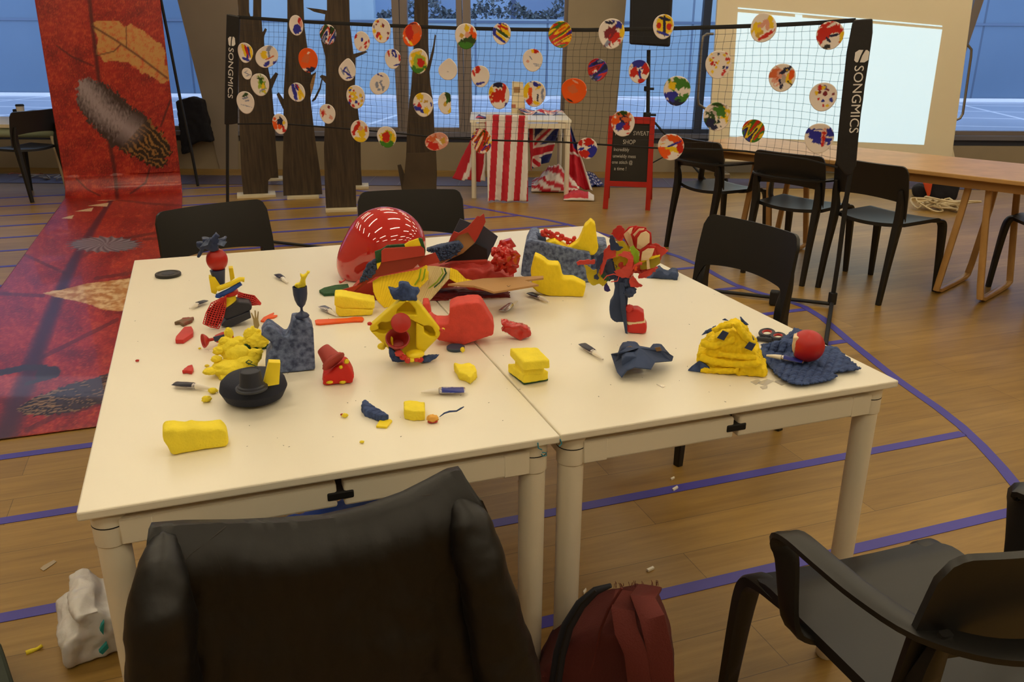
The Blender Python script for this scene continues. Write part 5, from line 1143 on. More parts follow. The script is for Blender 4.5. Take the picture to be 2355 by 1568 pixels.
scrap([(928, 921), (945, 920), (977, 924), (977, 945), (950, 946), (929, 942)], .020, mY2, 'small rectangular yellow sponge piece near the front of the left table', 'sponge piece', 'sponge_piece', org=(.0025, .002, .01, 3))
o = TS(1040, 958).tube('blue_shaving', [(1011, 959), (1022, 950), (1034, 946), (1050, 945), (1060, 939), (1067, 935)], [1, 2, 2.4, 2, 2.2, 1], mNc, None, 0); tag(o, 'thin curled blue shaving right of the peach foam lump', 'shaving')
scrap([(1044, 834), (1060, 836), (1078, 833), (1090, 838), (1097, 850), (1091, 858), (1080, 868), (1072, 860), (1056, 855), (1050, 845)], .018, mY2, 'ragged yellow foam piece beside the seam between the tables', 'sponge piece', 'sponge_piece', org=(.0025, .006, .02, 2))
# --- red ribbon scrap
s = TS(1186, 782); o = s.mass('red_ribbon', [(1150, 743), (1164, 741), (1176, 748), (1200, 750), (1220, 761), (1223, 772), (1206, 779), (1192, 783), (1172, 769), (1153, 763), (1158, 752)], .03, mRs, None, 0, vox=.0025, disp=.012, ds=.018, sm=1); tag(o, 'crumpled glossy red ribbon lying on the right table by the seam', 'ribbon')
# --- blue disc
c = P(1048, 803, .7405); k = depth(c)/FPX; t = empty('blue_disc', c, 'small flat blue disc in front of the coral foam block', 'disc')
MB().lathe([(20*k, 0), (21*k, 2*k), (21*k, 6*k), (20*k, 7*k)], Matrix.Translation(c), 36).build('disc_body', mat('blue_painted_wood', '33435c', .5), t, smooth=True, sharp=40)
q = TS(1064, 811); q.ball('yellow_crumb', 1064, 804, 5, 6, .004, mY2, t, -.003, amp=.3, sub=3)
# --- sponge with slit and scourer
t = empty('scouring_sponge', P(1215, 870, .7405), 'thick yellow scouring sponge cut with a slit, beside the table seam', 'sponge')
def slab(nm, pts, zt_, zb_, m_, par, org=True):
    o = MB().prism([P(x, y, zt_) for x, y in pts], (0, 0, zb_-zt_)).build(nm, m_, par, bevel=0 if org else .001)
    if org: organic(o, .0028, .0015, .01, 4)
    return o
slab('upper_slab', [(1172, 799), (1236, 797), (1265, 827), (1204, 832)], .800, .780, mY2, t)
slab('sponge_core', [(1184, 818), (1235, 816), (1252, 836), (1205, 842)], .785, .760, mY2, t)
slab('lower_slab', [(1167, 835), (1230, 833), (1262, 853), (1205, 862)], .766, .7455, mY2, t)
slab('scourer_layer', [(1169, 851), (1229, 849), (1261, 870), (1205, 880)], .746, .741, mGs, t, False)
# --- yellow stacked sponge by the balloon
s = TS(815, 728); t = empty('sponge_block', s.o, 'slit yellow sponge block left of the rubbish pile, behind the orange stick', 'sponge')
s.mass('upper_slab', [(770, 681), (785, 680), (863, 694), (861, 711), (784, 710), (769, 703)], .06, mY2, t, 0, vox=.003, disp=.001, sm=4)
s.mass('lower_slab', [(771, 703), (784, 709), (859, 712), (857, 726), (843, 731), (782, 731), (773, 721)], .06, mY2, t, 0, vox=.003, disp=.001, sm=4)
# --- green scourer leaf
scrap([(734, 667), (745, 661), (770, 655), (800, 652), (805, 666), (780, 673), (745, 675)], .008, mGs, 'pointed green scouring pad piece under the red balloon', 'scouring pad', 'scouring_pad')
# --- balloon
s = TS(860, 660); t = empty('balloon', s.v(885, 565, .12), 'large shiny red balloon lying tied on the left table', 'balloon')
mB = mat('red_balloon_rubber', 'c4160e', .5, coat=1.0, spec=.2)
mB.node_tree.nodes['Principled BSDF'].inputs['Coat Roughness'].default_value = 0.0; mB.node_tree.nodes['Principled BSDF'].inputs['Coat IOR'].default_value = 1.9
wd = Vector((-.76, 0, -.65)).normalized()
def bsh(n): c_ = n.dot(wd); return 1 + .46*max(0, c_)**4.5 - .02*max(0, -c_)
bl = s.ball('balloon_skin', 889, 562, 95, 90, 93*s.s, mB, t, .12, shape=bsh, sub=5)
s.tube('knot', [(795, 642), (786, 648), (781, 655)], [3, 2.2, 5], mB, t, .06)
# --- central rubbish pile
s = TS(1000, 700)
def piece(nm, pts, th, m_, d, label, cat, lean=0, bevel=0):
    o = s.poly(nm, pts, th, m_, None, d, bevel=bevel); return tag(o, label, cat)
t = empty('red_carton', s.v(920, 620, .02), 'open red carton lid packed with green scouring pads and navy knobbly foam', 'carton')
s.poly('front_flap', [(877, 577), (884, 571), (968, 566), (976, 573), (977, 588), (877, 604)], .004, mRm, t, .0, bevel=.001)
s.poly('sloping_panel', [(877, 604), (977, 588), (965, 603), (950, 618), (865, 636), (803, 680), (795, 680), (826, 650), (868, 612)], .004, mat('deep_red_board', '8a2814', .6), t, .004)
s.poly('side_flap', [(770, 680), (775, 670), (825, 655), (835, 650), (802, 681), (778, 683)], .004, mRm, t, .002)
s.poly('side_flap', [(960, 606), (978, 588), (1001, 581), (1012, 603), (965, 614)], .004, mRm, t, .02)
s.poly('scourer_layer', [(862, 579), (877, 574), (890, 565), (930, 562), (965, 548), (971, 549), (979, 576), (977, 590), (872, 607), (864, 603)], .01, mGs, t, .008)
s.poly('sponge_layer', [(930, 563), (940, 556), (962, 549), (968, 565), (932, 568)], .008, mY, t, .004)
s.poly('sponge_layer', [(866, 607), (876, 604), (874, 610), (868, 620)], .008, mY, t, -.001)
def knob(nm, pts, par, d, th, seed):
    bm_ = s.mass(nm, pts, th, mNp, par, d, vox=.0028, disp=0, sm=2)
    xs_ = [p[0] for p in pts]; ys_ = [p[1] for p in pts]; g = bmesh.new(); rr = random.Random(seed); cnt = 0
    for _ in range(900):
        x = rr.uniform(min(xs_), max(xs_)); y = rr.uniform(min(ys_), max(ys_))
        if inpoly(x, y, pts):
            m4 = Matrix.Translation(s.v(x, y, d-.001)) @ Matrix.Scale(.0042*rr.uniform(.7, 1.2), 4)
            bmesh.ops.create_icosphere(g, subdivisions=1, radius=1, matrix=m4); cnt += 1
        if cnt > 110: break
    me = bpy.data.meshes.new('knobs'); g.to_mesh(me); g.free()
    for p in me.polygons: p.use_smooth = True
    return link(bpy.data.objects.new('foam_knobs', me), bm_ if par is None else par, mNp), bm_
knob('knobbly_foam', [(863, 597), (845, 608), (838, 622), (832, 640), (825, 651), (850, 641), (863, 625), (868, 612)], t, .006, .02, 1)
_, kf = knob('knobbly_foam', [(980, 575), (1010, 566), (1040, 560), (1056, 557), (1067, 569), (1050, 585), (1035, 596), (1010, 602), (1000, 583)], None, .06, .03, 2); tag(kf, 'navy knobbly foam strip between the balloon and the torn carton', 'foam strip')
t = empty('torn_carton', s.v(1080, 560, .1), 'torn navy and red carton sticking up at the back of the rubbish pile', 'carton')
s.poly('navy_panel', [(1023, 575), (1058, 503), (1080, 512), (1110, 518), (1145, 544), (1138, 560), (1120, 600), (1040, 604)], .006, mat('slate_blue_board', '3a4152', .55), t, .15)
s.poly('dark_inside', [(1094, 560), (1120, 573), (1121, 600), (1040, 606), (1020, 606)], .006, mat('black_board', '15151c', .6), t, .12)
s.poly('tan_flap', [(1035, 562), (1055, 541), (1076, 533), (1092, 558), (1065, 582), (1014, 606), (1008, 606)], .005, mTan, t, .10)
s.poly('red_flap', [(1031, 562), (1036, 546), (1044, 532), (1055, 536), (1076, 522), (1098, 497), (1104, 498), (1113, 491), (1117, 510), (1100, 545), (1092, 558), (1076, 534), (1055, 541), (1037, 560)], .004, mRm, t, .09)
o = s.mass('crumpled_red_paper', [(1010, 607), (1030, 602), (1065, 600), (1085, 598), (1105, 606), (1125, 600), (1150, 612), (1180, 625), (1178, 640), (1110, 648), (1075, 648), (1040, 625)], .09, mat('red_tissue', 'b02a22', .6, var=.15, vscale=30, bump=.6, bscale=60, bdist=.004), None, .03, vox=.005, disp=.018, ds=.03, sm=2); tag(o, 'crumpled bright red tissue paper behind the woven placemat', 'paper')
t = empty('ribbon_rosette', s.v(1160, 590, 0), 'folded red ribbon rosette on the right side of the rubbish pile', 'rosette')
rr = random.Random(4)
for i in range(17):
    a = i*2.4; R0 = 4 + 25*(i/17)**.6; cx_, cy_ = 1160+R0*math.cos(a)*.95, 592+R0*math.sin(a)*1.0
    an = a + rr.uniform(-.5, .5); L_, w_ = 14+rr.uniform(0, 3), 12+rr.uniform(0, 3)
    q = [(cx_+L_*math.cos(an), cy_+L_*math.sin(an)), (cx_-w_*math.sin(an), cy_+w_*math.cos(an)), (cx_-L_*.8*math.cos(an), cy_-L_*.8*math.sin(an)), (cx_+w_*math.sin(an), cy_-w_*math.cos(an))]
    dd = -.02 + .04*(i/17); q = [(q[k][0]*.85+q[(k+e)%4][0]*.15, q[k][1]*.85+q[(k+e)%4][1]*.15) for k in range(4) for e in (-1, 1)]; v = [s.v(q[k][0], q[k][1], dd+.008*math.sin(k*1.57+i)) for k in range(8)]
    c_ = s.v(cx_, cy_, dd-.003)
    o = MB().add(v+[c_], [(k, (k+1) % 8, 8) for k in range(8)]).build('ribbon_petal', mRs, t, smooth=True); so_ = o.modifiers.new('thickness', 'SOLIDIFY'); so_.thickness = .0015
for (x, y, an) in ((1172, 562, .3), (1185, 598, 1.2), (1178, 620, 2.0)):
    u_, v_ = math.cos(an), math.sin(an)
    s.poly('ribbon_loop', [(x-18*u_, y-18*v_), (x-12*v_, y+12*u_), (x+16*u_, y+16*v_), (x+12*v_, y-12*u_)], .02, mRs, t, .015)
# placemat
def wv(o, m_, nrib):
    base = (lin('f2d21e'), lin('a98c10')) if m_ is mWeaveY else (lin('dcc894'), lin('93703e'))
    m2 = mat('woven_straw', 'e0c040', .8, vc=True); o.data.materials.clear(); o.data.materials.append(m2)
    a = o.data.color_attributes.new('paint', 'FLOAT_COLOR', 'POINT'); w_ = nrib*6+1
    for i in range(len(o.data.vertices)):
        u, r_ = i % w_, i//w_
        a.data[i].color = (*(base[1] if (u % 6 in (0,) and r_ % 3) else base[0]), 1)
def woven(nm, top, botm, m_, d0, d1, label_, par, nrib):
    def f(u, v):
        a = [np.interp(u, np.linspace(0, 1, len(top)), [p[j] for p in top]) for j in (0, 1)]; b = [np.interp(u, np.linspace(0, 1, len(botm)), [p[j] for p in botm]) for j in (0, 1)]
        return s.v(a[0]*(1-v)+b[0]*v, a[1]*(1-v)+b[1]*v, d0*(1-v)+d1*v - .0012*abs(math.sin(u*nrib*math.pi)) - .0006*abs(math.sin(v*50)))
    o = sheet(f, nrib*6, 60, nm, m_, par); wv(o, m_, nrib); so_ = o.modifiers.new('thickness', 'SOLIDIFY'); so_.thickness = .002; return o
t = empty('woven_placemat', s.v(960, 660, 0), 'woven yellow and cream straw placemat bent over the front of the rubbish pile', 'placemat')
woven('yellow_half', [(858, 648), (875, 637), (920, 628), (960, 621), (981, 610), (985, 622)], [(858, 670), (868, 692), (884, 708), (915, 700), (945, 682), (986, 642)], mWeaveY, .02, -.02, '', t, 26)
woven('cream_half', [(983, 612), (1000, 612), (1020, 615), (1035, 618)], [(958, 676), (962, 702), (990, 690), (1034, 640)], mWeaveC, .022, -.022, '', t, 14)
woven('folded_corner', [(1036, 617), (1050, 622), (1070, 642), (1098, 648)], [(1032, 640), (1050, 650), (1070, 654), (1085, 654)], mWeaveY, .02, .0, '', t, 10)
for x0, x1 in ((978, 972), (968, 960)):
    s.tube('green_stripe', [(x0, 618), (x0-4, 640), (x1-6, 655)], 1.8, mGr, t, -.008)
s.tube('green_stripe', [(1022, 617), (1026, 628), (1012, 650), (985, 672), (964, 690)], 2.0, mGs, t, -.006)
s.tube('green_stripe', [(1016, 617), (1019, 628), (1005, 648), (980, 668), (962, 684)], 1.5, mGr, t, -.006)
# cardboard sheet with V mark
t = empty('cardboard_sheet', s.v(1150, 655, .05), 'flat kraft cardboard sheet jutting out to the right of the pile', 'cardboard')
csz = .7405+.075
q = [(1030, 653), (1060, 648), (1110, 640), (1170, 637), (1250, 634), (1250, 639), (1206, 644), (1239, 654), (1136, 671), (1112, 663), (1090, 657)]
MB().prism([P(x, y, csz) for x, y in q], (0, 0, -.005)).build('sheet', mTan, t)
text('V', .018, P(1165, 660, csz), RT, Vector((.34, .94, 0)), 'handwritten_mark', m_blackm, t, off=.0006)
# dark red mass filling the middle
o = s.mass('dark_red_crepe', [(795, 683), (860, 688), (900, 680), (960, 660), (1050, 655), (1130, 670), (1168, 674), (1163, 691), (1155, 688), (1120, 690), (1085, 715), (1050, 727), (1015, 725), (985, 715), (960, 735), (890, 720), (865, 712)], .12, mRd, None, .045, vox=.006, disp=.02, ds=.04, sm=2); tag(o, 'dark red crepe paper mass filling the middle of the rubbish pile', 'paper')
o = s.mass('dark_red_box', [(985, 690), (1035, 700), (1035, 755), (1000, 750), (985, 730)], .08, mRd, None, .03, vox=.006, disp=.004, ds=.03, sm=2); tag(o, 'dark red box behind the notch of the coral foam block', 'box')
o = s.poly('red_board_strip', [(820, 655), (880, 645), (1000, 615), (1040, 604), (1120, 600), (1140, 640), (1040, 660), (900, 690), (800, 690)], .05, mRm, None, .10); tag(o, 'broad red board lying beneath the carton and placemat', 'board')
# --- coral foam block
s = TS(1065, 796); o = s.mass('coral_foam_block', [(1034, 708), (1050, 701), (1075, 697), (1100, 696), (1108, 700), (1113, 708), (1128, 734), (1137, 748), (1135, 771), (1062, 796), (1010, 784), (990, 770), (985, 755), (983, 741), (990, 736), (1000, 745), (1033, 746)], .07, mR2, None, 0, vox=.0035, disp=.0008, ds=.004, sm=6); tag(o, 'rough coral red foam block with a high right side, in front of the pile', 'foam block')
s3 = TS(995, 740); o = s3.mass('coral_foam_piece', [(972, 698), (986, 696), (992, 720), (993, 740), (975, 740)], .05, mR2, None, .0, vox=.004, disp=.001, sm=4); tag(o, 'narrow coral foam piece between the yellow star shape and the coral block', 'foam block')
# --- yellow frame sculpture with lens and bowl
s = TS(935, 835); t = empty('yellow_face_sculpture', s.o, 'diamond shaped yellow plastic frame sculpture with a red bowl, red disc and denim topknot', 'sculpture')
mYf = mat('yellow_moulded_plastic', 'f6dc16', .5, var=.1, vscale=20)
s.poly('back_plate', [(919, 693), (953, 691), (967, 704), (1012, 763), (1010, 775), (976, 810), (974, 820), (935, 817), (893, 803), (852, 762), (851, 754)], .01, mYf, t, .03, bevel=.003)
for pts in ([(850, 753), (919, 692), (936, 692), (914, 712), (911, 722), (918, 730), (898, 740), (887, 742), (877, 740), (868, 748), (872, 756), (860, 762), (851, 762)],
            [(938, 692), (953, 690), (968, 703), (1013, 762), (1011, 774), (1000, 776), (1002, 766), (994, 752), (984, 748), (976, 750), (950, 738), (941, 733), (957, 724), (955, 712), (946, 700)],
            [(957, 742), (975, 752), (976, 764), (990, 774), (1005, 775), (977, 810), (966, 808), (956, 800)],
            [(853, 763), (866, 762), (872, 766), (884, 768), (896, 764), (904, 780), (905, 802), (893, 803)],
            [(912, 724), (957, 724), (956, 736), (912, 732)]):
    s.poly('moulded_rim', pts, .03, mYf, t, .0, bevel=.003)
k = s.s; fwd = (EYE - s.v(915, 776, 0)).normalized(); 
M = Matrix.Translation(s.v(915, 790, .0)) @ (fwd*.75+UP*.65).normalized().to_track_quat('Z', 'Y').to_matrix().to_4x4()
MB().lathe([(15*k, -8*k), (19*k, 8*k), (25*k, 18*k), (27.5*k, 20*k), (27.5*k, 24*k), (25*k, 24.5*k), (20.5*k, 20*k), (17*k, 8*k), (13*k, -4*k)], M, 36).build('red_bowl', mat('dull_red_plastic', '9c2420', .45), t, smooth=True, sharp=50)
M = Matrix.Translation(s.v(922, 742, -.022)) @ (fwd+UP*.1).normalized().to_track_quat('Z', 'Y').to_matrix().to_4x4()
MB().lathe([(21*k, -2*k), (22.5*k, 0), (21*k, 2.5*k), (10*k, 4.5*k), (2*k, 5*k)], M, 36).build('red_disc', mR, t, smooth=True)
s.mass('denim_topknot', [(894, 663), (905, 666), (917, 664), (918, 652), (930, 650), (940, 655), (947, 663), (962, 665), (965, 672), (958, 682), (961, 692), (948, 691), (920, 692), (904, 688), (898, 676)], .02, mNc, t, -.002, vox=.0022, disp=.007, ds=.012, sm=1)
s.mass('navy_scrap', [(893, 800), (900, 799), (908, 808), (912, 822), (935, 831), (915, 835), (903, 831), (895, 820)], .02, mNc, t, -.01, vox=.002, disp=.004, ds=.01, sm=1)
s.mass('navy_scrap', [(968, 832), (975, 822), (985, 820), (1000, 819), (1010, 817), (1003, 824), (990, 832), (975, 837)], .014, mNc, t, -.006, vox=.002, disp=.003, ds=.01, sm=1)
s.ball('yellow_pad', 954, 814, 22, 9, .018, mYp, t, -.012)
for x, y, m_, r in ((918, 812, mR2, 9), (927, 821, mRad, 8), (938, 828, mR2, 8), (947, 827, mY2, 7), (958, 826, mR2, 7), (966, 827, mRad, 7), (925, 818, mY2, 5), (938, 825, mY2, 5), (964, 824, mY2, 4), (1017, 759, mR2, 6), (1019, 757, mY2, 4), (850, 744, mRad, 5), (878, 796, mY2, 9)):
    s.ball('foam_crumb', x, y, r, r*.85, r*s.s, m_, t, -.024 if x > 900 and x < 1000 else -.0, amp=.25, ns=25, seed=x, sub=3)
# --- navy foam tray with yellow foam
s = TS(1290, 655); t = empty('navy_foam_tray', s.v(1285, 640, .1), 'rough navy foam tray filled with broken yellow foam and red crumbs', 'foam tray')
s.mass('tray_front', [(1197, 634), (1201, 600), (1206, 570), (1210, 555), (1222, 551), (1238, 555), (1296, 569), (1330, 577), (1356, 581), (1360, 600), (1358, 652), (1240, 652)], .025, mNf, t, .03, vox=.0035, disp=.0008, ds=.004, sm=4)
s.poly('tray_side', [(1206, 570), (1215, 551), (1232, 548), (1238, 556), (1225, 640), (1200, 636)], .16, mNf, t, .04, bevel=.006)
s.poly('tray_side', [(1345, 580), (1370, 560), (1396, 562), (1396, 640), (1350, 648)], .10, mNf, t, .08, bevel=.006)
s.poly('tray_base', [(1205, 620), (1390, 620), (1385, 648), (1205, 645)], .15, mNf, t, .05, bevel=.004)
s.mass('yellow_spire', [(1298, 570), (1315, 556), (1330, 547), (1338, 530), (1345, 511), (1352, 506), (1358, 499), (1368, 508), (1371, 535), (1375, 560), (1372, 570), (1364, 578), (1327, 577)], .05, mY, t, .055, vox=.003, disp=.002, ds=.02, sm=4)
s.mass('yellow_shard', [(1233, 554), (1255, 552), (1264, 546), (1276, 542), (1290, 552), (1300, 558), (1318, 572), (1296, 569), (1250, 560)], .06, mY, t, .06, vox=.003, disp=.002, ds=.02, sm=3)
s.mass('navy_lump', [(1219, 550), (1225, 540), (1233, 533), (1245, 536), (1254, 540), (1257, 552), (1240, 556)], .04, mNp, t, .09, vox=.003, disp=.003, ds=.02, sm=2)
rr = random.Random(9)
for i in range(34):
    a = rr.random(); x = 1247+a*78 + rr.uniform(-6, 6); y = 535+a*14 + rr.uniform(-7, 7) + (6 if a > .5 else 0)
    s.ball('red_crumb', x, y, rr.uniform(4, 7), rr.uniform(4, 6), .007, mRad if i % 5 else mR2, t, .10, amp=.2, sub=2, seed=i)
s = TS(1290, 682); o = s.mass('yellow_foam_corner', [(1222, 612), (1227, 592), (1231, 578), (1243, 583), (1254, 590), (1260, 597), (1272, 598), (1284, 598), (1289, 608), (1292, 622), (1294, 631), (1317, 631), (1332, 638), (1347, 646), (1344, 660), (1341, 678), (1300, 684), (1263, 684), (1238, 661), (1225, 649)], .05, mY, None, 0, vox=.003, disp=.0015, ds=.01, sm=5); tag(o, 'broken bright yellow foam corner standing in front of the navy foam tray', 'foam block')
# --- flower sculpture
s = TS(1445, 765); t = empty('flower_sculpture', s.o, 'tall flower sculpture of red, white, yellow and navy scraps on a navy cone foot', 'sculpture')
s.mass('cone_stem', [(1411, 640), (1446, 640), (1445, 664), (1443, 700), (1442, 725), (1441, 742), (1416, 742), (1404, 732), (1401, 712), (1402, 698), (1410, 687), (1414, 664)], .035, mNp, t, .0, vox=.003, disp=.002, ds=.02, sm=4)
s.poly('leaf_strip', [(1424, 650), (1436, 650), (1443, 770), (1438, 766), (1428, 710)], .004, mNp, t, -.012)
s.ball('navy_blob', 1449, 669, 13, 13, .015, mNp, t, -.004, amp=.3, ns=20); s.ball('navy_blob', 1441, 650, 8, 12, .01, mNp, t, -.004, amp=.3, ns=20, seed=4)
s.ball('red_knob', 1447, 709, 10, 9, .012, mRad, t, -.004, amp=.15)
s.mass('radish_piece', [(1435, 722), (1446, 712), (1466, 711), (1480, 720), (1482, 738), (1460, 742), (1441, 740)], .035, mRad, t, -.006, vox=.0025, sm=6)
s.mass('radish_piece', [(1441, 748), (1460, 744), (1484, 742), (1488, 752), (1486, 766), (1478, 770), (1452, 770), (1443, 764)], .035, mRad, t, -.006, vox=.0025, sm=6)
s.mass('white_slice', [(1438, 740), (1480, 738), (1486, 744), (1478, 749), (1446, 750)], .033, mRadW, t, -.005, vox=.0025, sm=4)
mCo = mat('coral_wax', 'd8453c', .5, var=.15, vscale=40)
s.ball('navy_core', 1404, 612, 24, 30, .02, mN, t, .03, amp=.3, ns=20)
s.ball('coral_core', 1440, 610, 26, 26, .02, mCo, t, .03, amp=.4, ns=20, seed=2)
s.ball('olive_core', 1425, 585, 26, 22, .02, mOl, t, .035, amp=.3, ns=20, seed=3)
s.ball('coral_core', 1478, 612, 26, 18, .02, mCo, t, .03, amp=.5, ns=24, seed=5)
FL = [('red_petal', [(1405, 537), (1419, 519), (1430, 519), (1437, 529), (1433, 550), (1426, 556), (1416, 547)], mRad, .01),
 ('white_petal_rim', [(1430, 540), (1446, 523), (1464, 520), (1476, 530), (1464, 570), (1448, 574)], mRad, .022), ('white_petal', [(1434, 540), (1449, 526), (1456, 524), (1451, 540), (1458, 567), (1448, 570)], mRadW, .018),
 ('white_petal_rim', [(1450, 540), (1466, 521), (1486, 524), (1492, 540), (1470, 560), (1456, 553)], mRad, .012), ('white_petal', [(1456, 540), (1470, 526), (1482, 526), (1476, 536), (1462, 550)], mRadW, .008),
 ('white_petal_rim', [(1459, 545), (1470, 532), (1486, 529), (1498, 537), (1499, 562), (1474, 580), (1461, 577)], mRad, .004), ('white_petal', [(1466, 548), (1474, 537), (1486, 533), (1494, 540), (1494, 558), (1472, 575), (1464, 572)], mRadW, 0),
 ('white_petal_rim', [(1470, 602), (1471, 578), (1489, 565), (1508, 568), (1503, 590), (1490, 600)], mRad, -.004), ('white_petal', [(1474, 600), (1477, 580), (1490, 572), (1505, 573), (1500, 588), (1490, 598)], mRadW, -.008),
 ('coral_ruffle', [(1497, 562), (1508, 560), (1524, 569), (1537, 576), (1530, 584), (1524, 588), (1518, 604), (1510, 596), (1503, 588)], mCo, .006),
 ('green_petal', [(1447, 571), (1457, 566), (1471, 581), (1470, 602), (1458, 610), (1455, 588)], mGr, -.010),
 ('yellow_petal', [(1416, 557), (1434, 554), (1447, 577), (1419, 592)], mOl, .004), ('yellow_petal', [(1409, 592), (1442, 590), (1446, 602), (1430, 618), (1415, 624)], mOl, .008),
 ('coral_petal', [(1389, 576), (1401, 562), (1417, 575), (1417, 590), (1398, 596), (1386, 600)], mCo, -.004),
 ('coral_petal', [(1420, 589), (1436, 580), (1450, 582), (1457, 592), (1456, 620), (1448, 641), (1429, 642), (1412, 627), (1420, 622), (1440, 613), (1444, 596), (1436, 592)], mCo, -.014),
 ('coral_petal', [(1384, 598), (1396, 594), (1390, 615), (1382, 632), (1378, 626)], mCo, -.008),
 ('navy_strip', [(1372, 590), (1389, 578), (1384, 606), (1374, 630), (1370, 612)], mN, -.010), ('navy_leaf', [(1402, 542), (1409, 540), (1417, 558), (1424, 566), (1434, 568), (1422, 576), (1404, 574), (1403, 560)], mN, -.012),
 ('navy_core', [(1396, 604), (1404, 594), (1412, 602), (1416, 622), (1420, 640), (1404, 640), (1394, 622)], mN, .004),
 ('yellow_petal', [(1344, 606), (1351, 608), (1362, 620), (1384, 620), (1396, 648), (1386, 656), (1378, 651), (1364, 655), (1352, 645)], mOl, .0), ('green_petal', [(1381, 628), (1387, 626), (1401, 642), (1393, 650), (1382, 636)], mGs, -.004),
 ('coral_strip', [(1326, 602), (1333, 598), (1369, 597), (1368, 606), (1340, 608), (1329, 609)], mCo, -.006), ('olive_block', [(1471, 604), (1490, 594), (1517, 588), (1519, 606), (1504, 616), (1473, 622)], mKh, .002),
 ('yellow_edge', [(1470, 603), (1490, 592), (1518, 587), (1518, 590), (1492, 597), (1473, 608)], mYp, -.004), ('white_sliver', [(1487, 600), (1493, 596), (1495, 618), (1488, 620)], mRadW, -.006),
 ('coral_petal', [(1468, 642), (1470, 630), (1490, 622), (1508, 614), (1500, 630), (1486, 640)], mCo, .002), ('red_tongue', [(1447, 645), (1456, 634), (1466, 648), (1478, 658), (1474, 661), (1458, 660), (1450, 660)], mCo, -.010),
 ('navy_strip', [(1366, 634), (1372, 630), (1378, 640), (1374, 644), (1366, 641)], mN, -.01), ('purple_scrap', [(1390, 656), (1396, 650), (1404, 668), (1398, 671), (1390, 668)], mat('purple_plastic', '2a1f6a', .4), -.006),
 ('orange_piece', [(1458, 612), (1464, 610), (1465, 622), (1459, 622)], mOr, -.012)]
def ragged(pts, amp, seed):
    r2 = random.Random(seed); o = []
    for a, b in zip(pts, pts[1:]+pts[:1]):
        L_ = math.hypot(b[0]-a[0], b[1]-a[1]); n = max(1, int(L_/4)); o.append(a)
        for k in range(1, n): o.append((a[0]+(b[0]-a[0])*k/n + r2.uniform(-amp, amp), a[1]+(b[1]-a[1])*k/n + r2.uniform(-amp, amp)))
    return o
for nm, pts, m_, d in FL:
    pts = ragged(pts, .3 if 'white' in nm or 'block' in nm else 1.5, len(nm)+int(pts[0][0]))
    o = s.poly(nm, pts, .0035, m_, t, d*1.6)
    cx_ = sum(p[0] for p in pts)/len(pts); cy_ = sum(p[1] for p in pts)/len(pts); cen = s.v(cx_, cy_, d*1.6)
    for v in o.data.vertices:   # cup every petal a little
        r2 = (v.co-cen).length_squared; v.co = v.co + s.fw*(r2*9*(1 if hash(nm) % 2 == 0 and False else (1 if cx_ > 1430 else -1)))
s.tube('thin_ring', [(1388, 643), (1396, 634), (1412, 630), (1424, 635), (1420, 646), (1405, 648)], 1.2, mCo, t, -.03)
s.tube('fork_piece', [(1456, 618), (1460, 610), (1470, 606), (1477, 606)], [2, 2.4, 3, 4], mCo, t, -.02)
# --- navy crumpled cloth
s = TS(1525, 642); o = s.mass('navy_crumpled_cloth', [(1486, 640), (1500, 626), (1510, 614), (1517, 608), (1527, 617), (1537, 621), (1545, 615), (1556, 616), (1560, 622), (1557, 635), (1549, 642), (1500, 642)], .06, mNp, None, 0, vox=.003, disp=.008, ds=.02, sm=2); tag(o, 'navy crumpled cloth lump at the far right edge of the right table', 'cloth')
# --- egg carton piece
s = TS(1470, 862); t = empty('egg_carton_piece', s.o, 'torn navy painted egg carton piece with two humps on the right table', 'egg carton')
for pts, th, d in (([(1414, 838), (1424, 809), (1431, 799), (1443, 797), (1463, 799), (1470, 807), (1484, 838)], .04, .03), ([(1484, 834), (1494, 812), (1501, 803), (1520, 802), (1529, 814), (1546, 832)], .04, .04)):
    s.mass('carton_hump', pts, th, mNp, t, d, vox=.003, disp=.002, ds=.02, sm=6)
t2 = [P(1407, 813, .76), P(1421, 811, .785), P(1442, 801, .79), P(1470, 798, .792), P(1496, 802, .79), P(1531, 808, .780), P(1547, 820, .765), P(1544, 831, .758), P(1506, 834, .772), P(1497, 850, .765), P(1460, 846, .77), P(1442, 853, .762), P(1430, 869, .75), P(1421, 858, .75), P(1412, 830, .75)]
cen = sum(t2, Vector())/len(t2); cen.z = .795
o = MB().add(t2+[cen], [(i, (i+1) % 15, 15) for i in range(15)]).build('carton_skirt', mNp, t); q_ = o.modifiers.new('thickness', 'SOLIDIFY'); q_.thickness = .003
s.mass('carton_cup', [(1430, 846), (1428, 826), (1440, 818), (1462, 818), (1470, 830), (1462, 846)], .03, mNp, t, -.012, vox=.003, disp=.002, ds=.02, sm=6)
for pts in ([(1440, 799), (1450, 796), (1462, 801), (1452, 810), (1442, 808)], [(1444, 829), (1460, 829), (1465, 838), (1448, 840)], [(1506, 800), (1518, 798), (1522, 806), (1510, 808)]): s.poly('bare_patch', pts, .002, mTanE, t, .0 if pts[0][1] > 820 else .027)
